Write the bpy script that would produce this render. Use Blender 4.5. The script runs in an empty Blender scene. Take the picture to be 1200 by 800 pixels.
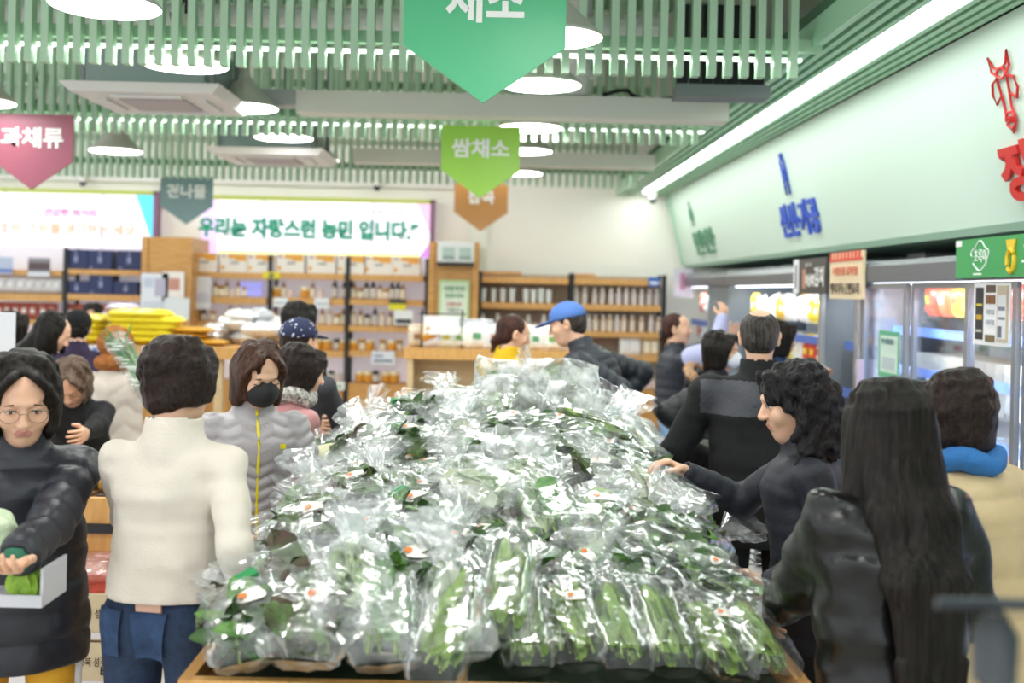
import bpy, math, random
import numpy as np
from mathutils import Vector, Matrix, noise as mn
import openvdb

random.seed(7); np.random.seed(7)
R = math.radians
SC = bpy.context.scene
COL = SC.collection

# ------------------------------------------------------------ camera
CH = 1.75; FPX = 1300.0; VPX, VPY = 575.0, 340.0; ROLL = R(1.26)
cam_d = bpy.data.cameras.new('camera'); cam = bpy.data.objects.new('camera', cam_d); COL.objects.link(cam)
cam_d.sensor_width = 36.0; cam_d.lens = FPX / 1200 * 36
cam_d.shift_x = (600 - VPX) / 1200; cam_d.shift_y = -(400 - VPY) / 1200
cr_, sr_ = math.cos(ROLL), math.sin(ROLL)
cam.matrix_world = Matrix(((cr_, -sr_, 0, 0), (0, 0, -1, 0), (sr_, cr_, 0, CH), (0, 0, 0, 1)))
cam_d.clip_start = 0.05; cam_d.clip_end = 100
cam_d.dof.use_dof = True; cam_d.dof.focus_distance = 3.7; cam_d.dof.aperture_fstop = 1.9
SC.camera = cam

# ------------------------------------------------------------ world, exposure
w = bpy.data.worlds.new('world'); SC.world = w; w.use_nodes = True
w.node_tree.nodes['Background'].inputs[0].default_value = (0.93, 0.97, 1.0, 1)
w.node_tree.nodes['Background'].inputs[1].default_value = 1.38
SC.view_settings.view_transform = 'Standard'; SC.view_settings.look = 'None'
SC.view_settings.gamma = 1.0; SC.view_settings.use_curve_mapping = False
SC.view_settings.exposure = 0.2
SC.cycles.transparent_max_bounces = 24; SC.cycles.max_bounces = 8
SC.cycles.caustics_reflective = False; SC.cycles.caustics_refractive = False
PEND_W = 9.0         # watts of each pendant lamp
STRIP_W = 8.5        # watts per metre-run of the bulkhead strip lamp

def pt(px, py, Y):
    """the point that lies at depth Y behind picture position (px, py)"""
    u, v = px - VPX, py - VPY
    a = u * cr_ + v * sr_; b = -u * sr_ + v * cr_
    return (a * Y / FPX, Y, CH - b * Y / FPX)

# ------------------------------------------------------------ materials
def lin(c):
    if isinstance(c, str):
        c = [int(c[i:i + 2], 16) / 255 for i in (0, 2, 4)]
        c = [x / 12.92 if x <= .04045 else ((x + .055) / 1.055) ** 2.4 for x in c]
    return (c[0], c[1], c[2], 1.0)
_M = {}
def mat(name, col='808080', rough=.6, metal=0.0, emit=0.0, var=0.0, vscale=8.0, bump=0.0, bscale=60.0, stretch=(1, 1, 1),
        col2=None, trans=0.0, coat=0.0, sheen=0.0, spec=.5, alpha=1.0, sss=0.0):
    if name in _M: return _M[name]
    m = bpy.data.materials.new(name); m.use_nodes = True; nt = m.node_tree
    b = nt.nodes['Principled BSDF']
    b.inputs['Base Color'].default_value = lin(col); b.inputs['Roughness'].default_value = rough
    b.inputs['Metallic'].default_value = metal
    b.inputs['Specular IOR Level'].default_value = spec
    b.inputs['Transmission Weight'].default_value = trans
    b.inputs['Coat Weight'].default_value = coat
    b.inputs['Sheen Weight'].default_value = sheen
    b.inputs['Alpha'].default_value = alpha
    if sss:
        b.inputs['Subsurface Weight'].default_value = sss; b.inputs['Subsurface Radius'].default_value = (.012, .005, .003)
        b.inputs['Subsurface Scale'].default_value = 1.0
    if emit:
        b.inputs['Emission Color'].default_value = lin(col); b.inputs['Emission Strength'].default_value = emit
    if var or bump or col2:
        tc = nt.nodes.new('ShaderNodeTexCoord'); mp = nt.nodes.new('ShaderNodeMapping')
        mp.inputs['Scale'].default_value = stretch
        nt.links.new(tc.outputs['Object'], mp.inputs['Vector'])
    if var or col2:
        n = nt.nodes.new('ShaderNodeTexNoise'); n.inputs['Scale'].default_value = vscale; n.inputs['Detail'].default_value = 5
        nt.links.new(mp.outputs[0], n.inputs['Vector'])
        cr = nt.nodes.new('ShaderNodeValToRGB'); c = lin(col)
        cr.color_ramp.elements[0].position = .3; cr.color_ramp.elements[1].position = .7
        if col2:
            cr.color_ramp.elements[0].color = c; cr.color_ramp.elements[1].color = lin(col2)
        else:
            cr.color_ramp.elements[0].color = tuple(x * (1 - var) for x in c[:3]) + (1,)
            cr.color_ramp.elements[1].color = tuple(min(1, x * (1 + var)) for x in c[:3]) + (1,)
        nt.links.new(n.outputs['Fac'], cr.inputs[0]); nt.links.new(cr.outputs[0], b.inputs['Base Color'])
    if bump:
        n2 = nt.nodes.new('ShaderNodeTexNoise'); n2.inputs['Scale'].default_value = bscale; n2.inputs['Detail'].default_value = 4
        bp = nt.nodes.new('ShaderNodeBump'); bp.inputs['Strength'].default_value = bump; bp.inputs['Distance'].default_value = .02
        nt.links.new(mp.outputs[0], n2.inputs['Vector']); nt.links.new(n2.outputs['Fac'], bp.inputs['Height'])
        nt.links.new(bp.outputs[0], b.inputs['Normal'])
    _M[name] = m
    return m
def film(name, haze=.22, rough=.24, tint='f6f9f9', bscale=26, bump=.55):
    """thin crinkled plastic film: mostly see-through, glossy, a little milky"""
    if name in _M: return _M[name]
    m = bpy.data.materials.new(name); m.use_nodes = True; nt = m.node_tree; N = nt.nodes; L = nt.links
    N.remove(N['Principled BSDF']); out = N['Material Output']
    tc = N.new('ShaderNodeTexCoord')
    n2 = N.new('ShaderNodeTexNoise'); n2.inputs['Scale'].default_value = bscale; n2.inputs['Detail'].default_value = 3
    n2.noise_type = 'RIDGED_MULTIFRACTAL'
    bp = N.new('ShaderNodeBump'); bp.inputs['Strength'].default_value = bump; bp.inputs['Distance'].default_value = .012
    L.new(tc.outputs['Object'], n2.inputs['Vector']); L.new(n2.outputs['Fac'], bp.inputs['Height'])
    tr = N.new('ShaderNodeBsdfTransparent'); tr.inputs[0].default_value = (.97, .98, .98, 1)
    df = N.new('ShaderNodeBsdfDiffuse'); df.inputs[0].default_value = lin(tint)
    gl = N.new('ShaderNodeBsdfAnisotropic'); gl.inputs['Roughness'].default_value = rough; gl.inputs[0].default_value = (1, 1, 1, 1)
    L.new(bp.outputs[0], gl.inputs['Normal']); L.new(bp.outputs[0], df.inputs['Normal'])
    lw = N.new('ShaderNodeLayerWeight'); lw.inputs[0].default_value = .35; L.new(bp.outputs[0], lw.inputs['Normal'])
    n3 = N.new('ShaderNodeTexNoise'); n3.inputs['Scale'].default_value = 13; n3.inputs['Detail'].default_value = 4
    L.new(tc.outputs['Object'], n3.inputs['Vector'])
    mr = N.new('ShaderNodeMapRange'); mr.inputs[1].default_value = .38; mr.inputs[2].default_value = .68
    mr.inputs[3].default_value = haze * .1; mr.inputs[4].default_value = haze * 2.0
    L.new(n3.outputs['Fac'], mr.inputs[0])
    m1 = N.new('ShaderNodeMixShader'); L.new(mr.outputs[0], m1.inputs[0]); L.new(tr.outputs[0], m1.inputs[1]); L.new(df.outputs[0], m1.inputs[2])
    mr2 = N.new('ShaderNodeMapRange'); mr2.inputs[3].default_value = .02; mr2.inputs[4].default_value = .30
    L.new(lw.outputs['Fresnel'], mr2.inputs[0])
    m2 = N.new('ShaderNodeMixShader'); L.new(mr2.outputs[0], m2.inputs[0]); L.new(m1.outputs[0], m2.inputs[1]); L.new(gl.outputs[0], m2.inputs[2])
    L.new(m2.outputs[0], out.inputs['Surface'])
    _M[name] = m
    return m
def glass(name, tint='f2fbfb', refl=.10):
    if name in _M: return _M[name]
    m = bpy.data.materials.new(name); m.use_nodes = True; nt = m.node_tree; N = nt.nodes; L = nt.links
    N.remove(N['Principled BSDF'])
    tr = N.new('ShaderNodeBsdfTransparent'); tr.inputs[0].default_value = lin(tint)
    gl = N.new('ShaderNodeBsdfAnisotropic'); gl.inputs['Roughness'].default_value = .04
    lw = N.new('ShaderNodeLayerWeight'); lw.inputs[0].default_value = .25
    mr = N.new('ShaderNodeMapRange'); mr.inputs[3].default_value = refl * .4; mr.inputs[4].default_value = min(1, refl * 5)
    L.new(lw.outputs['Fresnel'], mr.inputs[0])
    mx = N.new('ShaderNodeMixShader'); L.new(mr.outputs[0], mx.inputs[0]); L.new(tr.outputs[0], mx.inputs[1]); L.new(gl.outputs[0], mx.inputs[2])
    L.new(mx.outputs[0], N['Material Output'].inputs['Surface'])
    _M[name] = m
    return m
def leafmat(name, c1, c2, scale=22):
    m = mat(name, c1, rough=.5, col2=c2, vscale=scale, bump=.35, bscale=70)
    return m
WOOD = mat('oak veneer', 'd9a562', rough=.45, col2='c08a48', vscale=5, stretch=(1, 1, 9), bump=.05)
WOODH = mat('oak board', 'e0ad6a', rough=.45, col2='c8934f', vscale=5, stretch=(9, 1, 1), bump=.05)
WOODL = mat('pale oak', 'dcc29a', rough=.5, col2='d0b287', vscale=4, stretch=(1, 1, 8))
BLACKM = mat('black steel', '1b1c20', rough=.45)
WHITE = mat('white paint', 'ecebe6', rough=.6)
PAPER = mat('white paper', 'f2f2f0', rough=.7)
GREEN = mat('mint green paint', '8fbf9b', rough=.5)
TSKIRT = mat('white text print', 'fbfbf8', rough=.5)

# ------------------------------------------------------------ mesh helpers
class MB:
    def __init__(s): s.v = []; s.f = []; s.m = []
    def quad(s, a, b, c, d, m=0):
        n = len(s.v); s.v += [tuple(a), tuple(b), tuple(c), tuple(d)]; s.f.append((n, n + 1, n + 2, n + 3)); s.m.append(m); return s
    def hexa(s, p, m=0):
        n = len(s.v); s.v += [tuple(x) for x in p]
        for f in ((0, 3, 2, 1), (4, 5, 6, 7), (0, 1, 5, 4), (1, 2, 6, 5), (2, 3, 7, 6), (3, 0, 4, 7)):
            s.f.append(tuple(n + i for i in f)); s.m.append(m)
        return s
    def box(s, x0, x1, y0, y1, z0, z1, m=0):
        return s.hexa([(x0, y0, z0), (x1, y0, z0), (x1, y1, z0), (x0, y1, z0), (x0, y0, z1), (x1, y0, z1), (x1, y1, z1), (x0, y1, z1)], m)
    def rbox(s, c, sx, sy, sz, rz=0, m=0, rx=0):
        M = Matrix.Rotation(rz, 3, 'Z') @ Matrix.Rotation(rx, 3, 'X'); c = Vector(c)
        return s.hexa([c + M @ Vector((i * sx / 2, j * sy / 2, k * sz / 2)) for k in (-1, 1) for i, j in ((-1, -1), (1, -1), (1, 1), (-1, 1))], m)
    def prism(s, poly, y0, y1, m=0, to=None):
        """polygon (x, z) swept from y0 to y1; to maps (x, y, z) elsewhere"""
        n = len(s.v); k = len(poly); to = to or (lambda x, y, z: (x, y, z))
        s.v += [to(x, y0, z) for x, z in poly] + [to(x, y1, z) for x, z in poly]
        s.f.append(tuple(range(n, n + k))); s.m.append(m)
        s.f.append(tuple(range(n + 2 * k - 1, n + k - 1, -1))); s.m.append(m)
        for i in range(k):
            j = (i + 1) % k; s.f.append((n + i, n + k + i, n + k + j, n + j)); s.m.append(m)
        return s
    def lathe(s, prof, c=(0, 0, 0), seg=16, m=0, ms=None):
        n = len(s.v); cx, cy, cz = c
        for r, z in prof:
            for i in range(seg):
                a = 2 * math.pi * i / seg; s.v.append((cx + r * math.cos(a), cy + r * math.sin(a), cz + z))
        for j in range(len(prof) - 1):
            for i in range(seg):
                i2 = (i + 1) % seg
                s.f.append((n + j * seg + i, n + j * seg + i2, n + (j + 1) * seg + i2, n + (j + 1) * seg + i)); s.m.append(ms[j] if ms else m)
        if prof[0][0] > 1e-4: s.f.append(tuple(n + i for i in range(seg - 1, -1, -1))); s.m.append(ms[0] if ms else m)
        if prof[-1][0] > 1e-4: s.f.append(tuple(n + (len(prof) - 1) * seg + i for i in range(seg))); s.m.append(ms[-1] if ms else m)
        return s
    def tube(s, pts, r, seg=8, m=0, closed=False):
        pts = [Vector(p) for p in pts]; n0 = len(s.v); k = len(pts); rr = r if isinstance(r, (list, tuple)) else [r] * k
        for i, p in enumerate(pts):
            if closed: d = pts[(i + 1) % k] - pts[i - 1]
            else: d = pts[min(i + 1, k - 1)] - pts[max(i - 1, 0)]
            d.normalize(); up = Vector((0, 0, 1)) if abs(d.z) < .9 else Vector((0, 1, 0))
            a = d.cross(up).normalized(); b = a.cross(d)
            for j in range(seg):
                t = 2 * math.pi * j / seg; s.v.append(tuple(p + (a * math.cos(t) + b * math.sin(t)) * rr[i]))
        for i in range(k if closed else k - 1):
            i2 = (i + 1) % k
            for j in range(seg):
                j2 = (j + 1) % seg
                s.f.append((n0 + i * seg + j, n0 + i * seg + j2, n0 + i2 * seg + j2, n0 + i2 * seg + j)); s.m.append(m)
        if not closed:
            s.f.append(tuple(n0 + j for j in range(seg))); s.m.append(m)
            s.f.append(tuple(n0 + (k - 1) * seg + j for j in range(seg - 1, -1, -1))); s.m.append(m)
        return s
    def build(s, name, mats, parent=None, org=None, smooth=False, kind=None, label=None):
        if org is None: org = parent['_o'] if parent is not None and '_o' in parent.keys() else (0, 0, 0)
        me = bpy.data.meshes.new(name)
        me.from_pydata([(x - org[0], y - org[1], z - org[2]) for x, y, z in s.v], [], s.f)
        for m_ in (mats if isinstance(mats, (list, tuple)) else [mats]): me.materials.append(m_)
        if any(s.m): me.polygons.foreach_set('material_index', s.m)
        if smooth: me.shade_smooth()
        me.update()
        o = bpy.data.objects.new(name, me); COL.objects.link(o)
        if parent is not None:
            o.parent = parent; o['_o'] = list(org)
        else: o.location = org; o['_o'] = list(org)
        if kind: o['kind'] = kind
        if label: o['label'] = label
        return o
def tag(o, label=None, cat=None, group=None, kind=None):
    if label: o['label'] = label
    if cat: o['category'] = cat
    if group: o['group'] = group
    if kind: o['kind'] = kind
    return o
def thing(name, label, cat, loc=(0, 0, 0), group=None):
    """an Empty at the thing's base; its parts are given in world space and stored relative to it"""
    o = bpy.data.objects.new(name, None); COL.objects.link(o); o.location = loc; o.empty_display_size = .05
    o['_o'] = list(loc)
    return tag(o, label, cat, group)
def kids(o): return [c for c in ALLC.get(o.name, [])]
def copy_tree(o, loc, rot=(0, 0, 0), scale=(1, 1, 1), label=None, group=None, mats=None):
    c = o.copy(); COL.objects.link(c); c.location = loc; c.rotation_euler = rot; c.scale = scale
    if label: c['label'] = label
    if group: c['group'] = group
    for ch in o.children:
        d = ch.copy(); COL.objects.link(d); d.parent = c
        for g in ch.children:
            e = g.copy(); COL.objects.link(e); e.parent = d
    return c
def struct(mb, name, mats, parent=None, smooth=False, **k):
    return mb.build(name, mats, parent, smooth=smooth, kind='structure', **k)
ORD = 'first second third fourth fifth sixth seventh eighth ninth tenth eleventh twelfth thirteenth fourteenth fifteenth sixteenth seventeenth eighteenth nineteenth twentieth twenty-first twenty-second twenty-third twenty-fourth twenty-fifth twenty-sixth twenty-seventh twenty-eighth twenty-ninth thirtieth'.split()

def text(body, O, Rv, Uv, wd, ht, m, name, parent, depth=.002, bold=.0, lift=.001, keep=False):
    """body printed with bottom-left O, along Rv and Uv, wd wide and ht tall"""
    c = bpy.data.curves.new('lettering', 'FONT'); c.body = body; c.offset = bold; c.resolution_u = 3; c.size = 1
    o = bpy.data.objects.new('lettering', c); COL.objects.link(o)
    bpy.context.view_layer.update()
    me0 = bpy.data.meshes.new_from_object(o.evaluated_get(bpy.context.evaluated_depsgraph_get()))
    co = np.empty(len(me0.vertices) * 3); me0.vertices.foreach_get('co', co); co = co.reshape(-1, 3)
    fs = [tuple(p.vertices) for p in me0.polygons]
    bpy.data.objects.remove(o); bpy.data.curves.remove(c); bpy.data.meshes.remove(me0)
    if not len(co): return None
    lo, hi = co.min(0), co.max(0)
    Rv, Uv = Vector(Rv).normalized(), Vector(Uv).normalized(); Nv = Rv.cross(Uv); O = Vector(O)
    mb = MB()
    P = [O + Rv * float((x - lo[0]) / (hi[0] - lo[0]) * wd) + Uv * float((y - lo[1]) / (hi[1] - lo[1]) * ht) for x, y, _ in co]
    n = len(P)
    mb.v = [tuple(p + Nv * (lift + depth)) for p in P] + [tuple(p + Nv * lift) for p in P]
    # outline edges -> side walls
    ed = {}
    for f in fs:
        for i in range(len(f)):
            a, b = f[i], f[(i + 1) % len(f)]; ed[(a, b)] = ed.get((a, b), 0) + 1
    mb.f = list(fs); mb.m = [0] * len(fs)
    for (a, b) in ed:
        if (b, a) not in ed: mb.f.append((a, n + a, n + b, b)); mb.m.append(0)
    return mb.build(name, m, parent)

# ------------------------------------------------------------ volumes (signed distance shapes)
def vnoise(P, seed=0):
    """smooth value noise on an (N,3) array, about -1..1"""
    i = np.floor(P).astype(np.int64); f = (P - i).astype(np.float32); f = f * f * (3 - 2 * f)
    def h(dx, dy, dz):
        n = (i[:, 0] + dx) * 374761393 + (i[:, 1] + dy) * 668265263 + (i[:, 2] + dz) * 2147483647 + seed * 1274126177
        n = (n ^ (n >> 13)) * 1274126177; n = n ^ (n >> 16)
        return ((n & 0xffff).astype(np.float32) / 32767.5 - 1)
    x, y, z = f[:, 0], f[:, 1], f[:, 2]
    a = h(0, 0, 0) * (1 - x) + h(1, 0, 0) * x; b = h(0, 1, 0) * (1 - x) + h(1, 1, 0) * x
    c = h(0, 0, 1) * (1 - x) + h(1, 0, 1) * x; d = h(0, 1, 1) * (1 - x) + h(1, 1, 1) * x
    return (a * (1 - y) + b * y) * (1 - z) + (c * (1 - y) + d * y) * z

class Vol:
    def __init__(s, lo, hi, h):
        s.lo = np.array(lo, float); s.h = h
        s.n = np.ceil((np.array(hi, float) - s.lo) / h).astype(int) + 1
        s.D = np.full(tuple(s.n), .2, np.float32); s.M = None
        s.ax = [s.lo[i] + np.arange(s.n[i]) * h for i in range(3)]
    def _sub(s, lo, hi):
        a = np.clip(np.floor((np.array(lo) - s.lo) / s.h).astype(int), 0, s.n); b = np.clip(np.ceil((np.array(hi) - s.lo) / s.h).astype(int) + 1, 0, s.n)
        if (b <= a).any(): return None, None
        sl = tuple(slice(a[i], b[i]) for i in range(3))
        g = np.meshgrid(*[s.ax[i][sl[i]] for i in range(3)], indexing='ij')
        return sl, np.stack([x.ravel() for x in g], 1).astype(np.float32)
    def cap(s, a, b, ra, rb=None, k=.03, side=None, disp=None, op='add'):
        """capsule from a to b; radii may be (width, depth) pairs, side = width direction"""
        rb = ra if rb is None else rb
        ra = ra if isinstance(ra, (tuple, list)) else (ra, ra); rb = rb if isinstance(rb, (tuple, list)) else (rb, rb)
        a = np.array(a, float); b = np.array(b, float); m = max(ra + rb if isinstance(ra, tuple) else tuple(ra) + tuple(rb)) + k + .035
        sl, P = s._sub(np.minimum(a, b) - m, np.maximum(a, b) + m)
        if sl is None: return s
        L = np.linalg.norm(b - a); d = (b - a) / L if L > 1e-6 else np.array([0, 0, 1.])
        sd = np.array(side if side is not None else (1, 0, 0), float); sd = sd - d * sd.dot(d)
        if np.linalg.norm(sd) < 1e-3: sd = np.cross(d, (0, 1, 0.01))
        sd /= np.linalg.norm(sd); w_ = np.cross(d, sd)
        Q = P - a; t = Q @ d; u = Q @ sd; v = Q @ w_
        tt = np.clip(t / L if L > 1e-6 else t * 0, 0, 1); over = t - tt * L
        if s.twod: over = over * 0
        wd = ra[0] + (rb[0] - ra[0]) * tt; dp = ra[1] + (rb[1] - ra[1]) * tt; mn_ = np.minimum(wd, dp)
        if disp is not None:
            e = disp(P, t, np.arctan2(v / dp, u / wd)); wd = wd + e; dp = dp + e; mn_ = mn_ + e
        q = np.sqrt((u / wd) ** 2 + (v / dp) ** 2 + (over / mn_) ** 2)
        g = np.sqrt((u / wd ** 2) ** 2 + (v / dp ** 2) ** 2 + (over / mn_ ** 2) ** 2) + 1e-6
        dist = np.where(q > .3, q * (q - 1) / g, (q - 1) * mn_).astype(np.float32)
        return s._comb(sl, dist, k, op)
    twod = False
    def _comb(s, sl, dist, k, op):
        A = s.D[sl]; B = dist.reshape(A.shape)
        if op == 'add':
            h = np.clip(.5 + .5 * (B - A) / k, 0, 1); s.D[sl] = B * (1 - h) + A * h - k * h * (1 - h)
        else:
            B = -B; h = np.clip(.5 - .5 * (B - A) / k, 0, 1); s.D[sl] = B * (1 - h) + A * h + k * h * (1 - h)
        return s
    def ell(s, c, r, k=.02, R_=None, op='add', disp=None):
        m = max(r) + k + .03; sl, P = s._sub(np.array(c) - m, np.array(c) + m)
        if sl is None: return s
        Q = P - np.array(c)
        if R_ is not None: Q = Q @ np.array(R_)
        r = np.array(r, float); k1 = np.linalg.norm(Q / r, axis=1); k2 = np.linalg.norm(Q / r ** 2, axis=1) + 1e-6
        d = (k1 * (k1 - 1) / k2).astype(np.float32); d = np.where(k1 < .3, (k1 - 1) * r.min(), d).astype(np.float32)
        if disp is not None: d = d - disp(P)
        return s._comb(sl, d, k, op)
    def plane(s, p, n, k=.005):
        """keep what lies behind the plane (cuts the side n points to)"""
        n = np.array(n, float); n /= np.linalg.norm(n)
        g = np.meshgrid(*s.ax, indexing='ij'); d = sum((g[i] - p[i]) * n[i] for i in range(3)).astype(np.float32)
        h = np.clip(.5 - .5 * (d - s.D) / k, 0, 1); s.D = d * (1 - h) + s.D * h + k * h * (1 - h); return s
    def noise(s, amp, freq, seed=0, stretch=(1, 1, 1), band=.05):
        idx = np.where(np.abs(s.D).ravel() < band)[0]
        if not len(idx): return s
        ijk = np.stack(np.unravel_index(idx, s.D.shape), 1); P = (s.lo + ijk * s.h) * np.array(stretch) * freq
        D = s.D.ravel(); D[idx] -= amp * vnoise(P, seed); s.D = D.reshape(s.D.shape); return s
    def mesh(s, adapt=0.0):
        g = openvdb.FloatGrid(.2); g.copyFromArray(np.ascontiguousarray(s.D.astype(np.float32)))
        if adapt > 0: p, t, q = g.convertToPolygons(0.0, adapt)
        else: (p, q), t = g.convertToQuads(0.0), []
        return p.astype(float) * s.h + s.lo, [tuple(int(i) for i in r) for r in q] + [tuple(int(i) for i in r) for r in t]
def meshobj(name, parts, mats, parent=None, loc=(0, 0, 0), rz=0.0, smooth=True, matf=None):
    """parts: list of (points, faces); one mesh object"""
    V = []; F = []; n = 0
    for p, f in parts:
        V.append(p); F += [tuple(i + n for i in q) for q in f]; n += len(p)
    V = np.concatenate(V)
    me = bpy.data.meshes.new(name); me.from_pydata(V.tolist(), [], F)
    for m_ in (mats if isinstance(mats, (list, tuple)) else [mats]): me.materials.append(m_)
    if smooth: me.shade_smooth()
    if matf is not None:
        c = np.empty(len(me.polygons) * 3); me.polygons.foreach_get('center', c)
        me.polygons.foreach_set('material_index', matf(c.reshape(-1, 3)).astype(np.int32))
    me.update()
    o = bpy.data.objects.new(name, me); COL.objects.link(o)
    if parent is not None: o.parent = parent
    else: o.location = loc; o.rotation_euler = (0, 0, rz)
    return o
# ============================================================ the room
YB = 13.9            # back wall
ZS = 3.05            # underside of slat screens / wall top
XR = 3.15            # right wall
XL = -8.5
# floor
fm = mat('polished floor', 'cfccc6', rough=.28, var=.06, vscale=3)
m = bpy.data.materials['polished floor']; nt = m.node_tree
struct(MB().box(XL, XR, -3, YB, -.1, 0), 'floor', fm)
struct(MB().box(XL, XR + .2, YB, YB + .15, 0, 4.6), 'wall_back', mat('warm white wall', 'faf8f1', rough=.7))
struct(MB().box(XR, XR + .15, -3, YB, 0, 4.6), 'wall_right', mat('grey green wall', 'a9b5a8', rough=.7))
struct(MB().box(XL, XR + .15, -3, YB + .15, 4.6, 4.75), 'ceiling', mat('grey green slab', 'c3cdc2', rough=.9))
struct(MB().box(XL, XR, YB - .012, YB, 0, .12), 'baseboard_back', mat('grey skirting', 'c9c9c8', rough=.5))
# white band above the banners and the shallow pilaster
struct(MB().box(XL, -.2, YB - .12, YB, 3.0, 3.16), 'trim_1', WHITE)
struct(MB().box(-.3, -.05, YB - .09, YB, 0, 3.16), 'trim_2', mat('pale green white', 'eef3ea', rough=.7))
struct(MB().box(-4.15, -3.93, YB - .1, YB, 2.7, 4.5), 'trim_3', mat('cream column', 'd9d6c4', rough=.7))

GL = mat('green slat paint', 'b3d3b6', rough=.5)
GD = mat('green rail paint', 'a5c8aa', rough=.6)
LED = mat('lit lamp strip', 'f4fff6', emit=1.8)
# slat screens: upright battens in rows across the room
slat_me = {}
def screen(n, Y, x0, x1, z0, pitch, hgt, wdt, led=True, lab=''):
    root = bpy.data.objects.new('trim_%d' % n, None); COL.objects.link(root); root.location = (0, Y, z0); root['kind'] = 'structure'; root['_o'] = [0, Y, z0]
    key = (wdt, hgt)
    proto = None; x = x0; k = 0
    while x <= x1:
        if proto is None:
            proto = MB().box(x - wdt / 2, x + wdt / 2, Y - .03, Y + .03, z0, z0 + hgt).build('slat', GL, root); px = x
        else:
            c = proto.copy(); COL.objects.link(c); c.location.x = x - px; c['_o'] = None
        x += pitch; k += 1
    MB().box(x0 - .1, x1 + .1, Y + .032, Y + .09, z0 + .14, z0 + .20).build('rail', GD, root)
    MB().box(x0 - .1, x1 + .1, Y + .032, Y + .08, z0 + .95, z0 + 1.03).build('rail', GD, root)
    if led:
        MB().box(x0, x1, Y + .035, Y + .065, z0 + .092, z0 + .108).build('light_strip', LED, root)
        a = bpy.data.lights.new('strip_light', 'AREA'); a.shape = 'RECTANGLE'; a.size = x1 - x0; a.size_y = .05; a.energy = 15; a.color = (.93, 1, .95)
        o = bpy.data.objects.new('strip_light', a); COL.objects.link(o); o.location = ((x0 + x1) / 2, Y + .05, z0 + .085)
    return k
screen(10, 5.4, -2.9, 1.50, 2.81, .079, 1.7, .037)
screen(11, 7.87, -4.2, 1.50, 2.81, .076, 1.7, .034)
screen(12, 11.2, -6.2, 1.50, 2.81, .0755, 1.7, .036, led=False)
# white ducts crossing the room
duct = mat('off white duct', 'dedcd3', rough=.55)
a = pt(350, 121, 7.2); b = pt(830, 133, 7.2)
tag(MB().box(a[0], 1.5, 7.1, 7.3, a[2] - .07, a[2] + .07).build('air_duct', duct), 'long off-white duct crossing under the ceiling, the nearer and thicker one', 'duct')
a = pt(415, 183, 10.4)
tag(MB().box(a[0], 1.5, 10.3, 10.5, a[2] - .065, a[2] + .065).build('air_duct', duct), 'thin off-white duct crossing under the ceiling near the back wall', 'duct')
gd = mat('grey duct sleeve', 'a9aeae', rough=.5)
a = pt(285, 116, 7.2); b = pt(350, 118, 7.2)
tag(MB().box(a[0], b[0], 7.12, 7.28, a[2] - .045, a[2] + .055).build('duct_sleeve', gd), 'grey duct sleeve joining the ceiling cassette to the off-white duct', 'duct')
# pale ducts and cables seen through the first screen
pd = mat('pale insulation', 'c9ccc9', rough=.7)
tag(MB().tube([(-4.5, 6.3, 3.27), (.95, 6.3, 3.25)], .075, 14).build('round_duct', pd, smooth=True), 'pale round duct running behind the upper part of the nearest slat screen', 'duct')
tag(MB().tube([(-5.5, 9.3, 3.30), (1.45, 9.3, 3.28)], .085, 14).build('round_duct', pd, smooth=True), 'pale round duct running behind the farther slat screen', 'duct')
for (px_, py_, Y, lb) in ((700, 100, 7.5, 'white round pipe hanging above the thick off-white duct'),):
    c = pt(675, 100, Y)
    tag(MB().lathe([(.075, 0), (.075, .12), (.10, .12), (.10, .16), (.075, .16), (.075, .9)], (c[0], Y - .25, c[2] - .12), 16).build('drop_pipe', WHITE, smooth=False), lb, 'pipe')
bk = mat('black cable', '15161a', rough=.5)
for k, (px_, py_, Y) in enumerate(((208, 15, 5.9), (46, 118, 8.5), (770, 112, 7.2))):
    c = pt(px_, py_, Y)
    pts = [(c[0] + .03 * math.sin(t * 1.3) + (t - 5) * (.07 if k == 2 else 0), Y + .02 * math.cos(t * 2), c[2] + (.35 - t * .045 if k < 2 else .03 * math.sin(t))) for t in range(11)]
    if k < 2: pts.insert(0, (pts[0][0], Y, 4.6))
    tag(MB().tube(pts, .013, 6).build('cable', bk, smooth=True), ['black cable dangling behind the nearest slat screen above the round lamp', 'black cable loop hanging behind the farther slat screen at far left', 'black cable coil lying on the thick off-white duct'][k], 'cable')
# dark ceiling openings right of the screens, their shade painted as near-black boards
dk = mat('dark opening board', '0d0f11', rough=.6)
t_ = thing('ceiling_grille', 'ceiling grille with openings painted near-black, behind the slat screen beside the mint soffit', 'grille', (1.25, 6.3, 3.3))
MB().box(1.02, 1.54, 6.2, 6.4, 2.86, 2.93).build('grille_frame', mat('grey metal', '6d7275', rough=.5), t_)
for k in range(7): MB().box(1.03 + k * .072, 1.095 + k * .072, 6.3, 6.33, 2.931, 3.40).build('slat', dk, t_)

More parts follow.
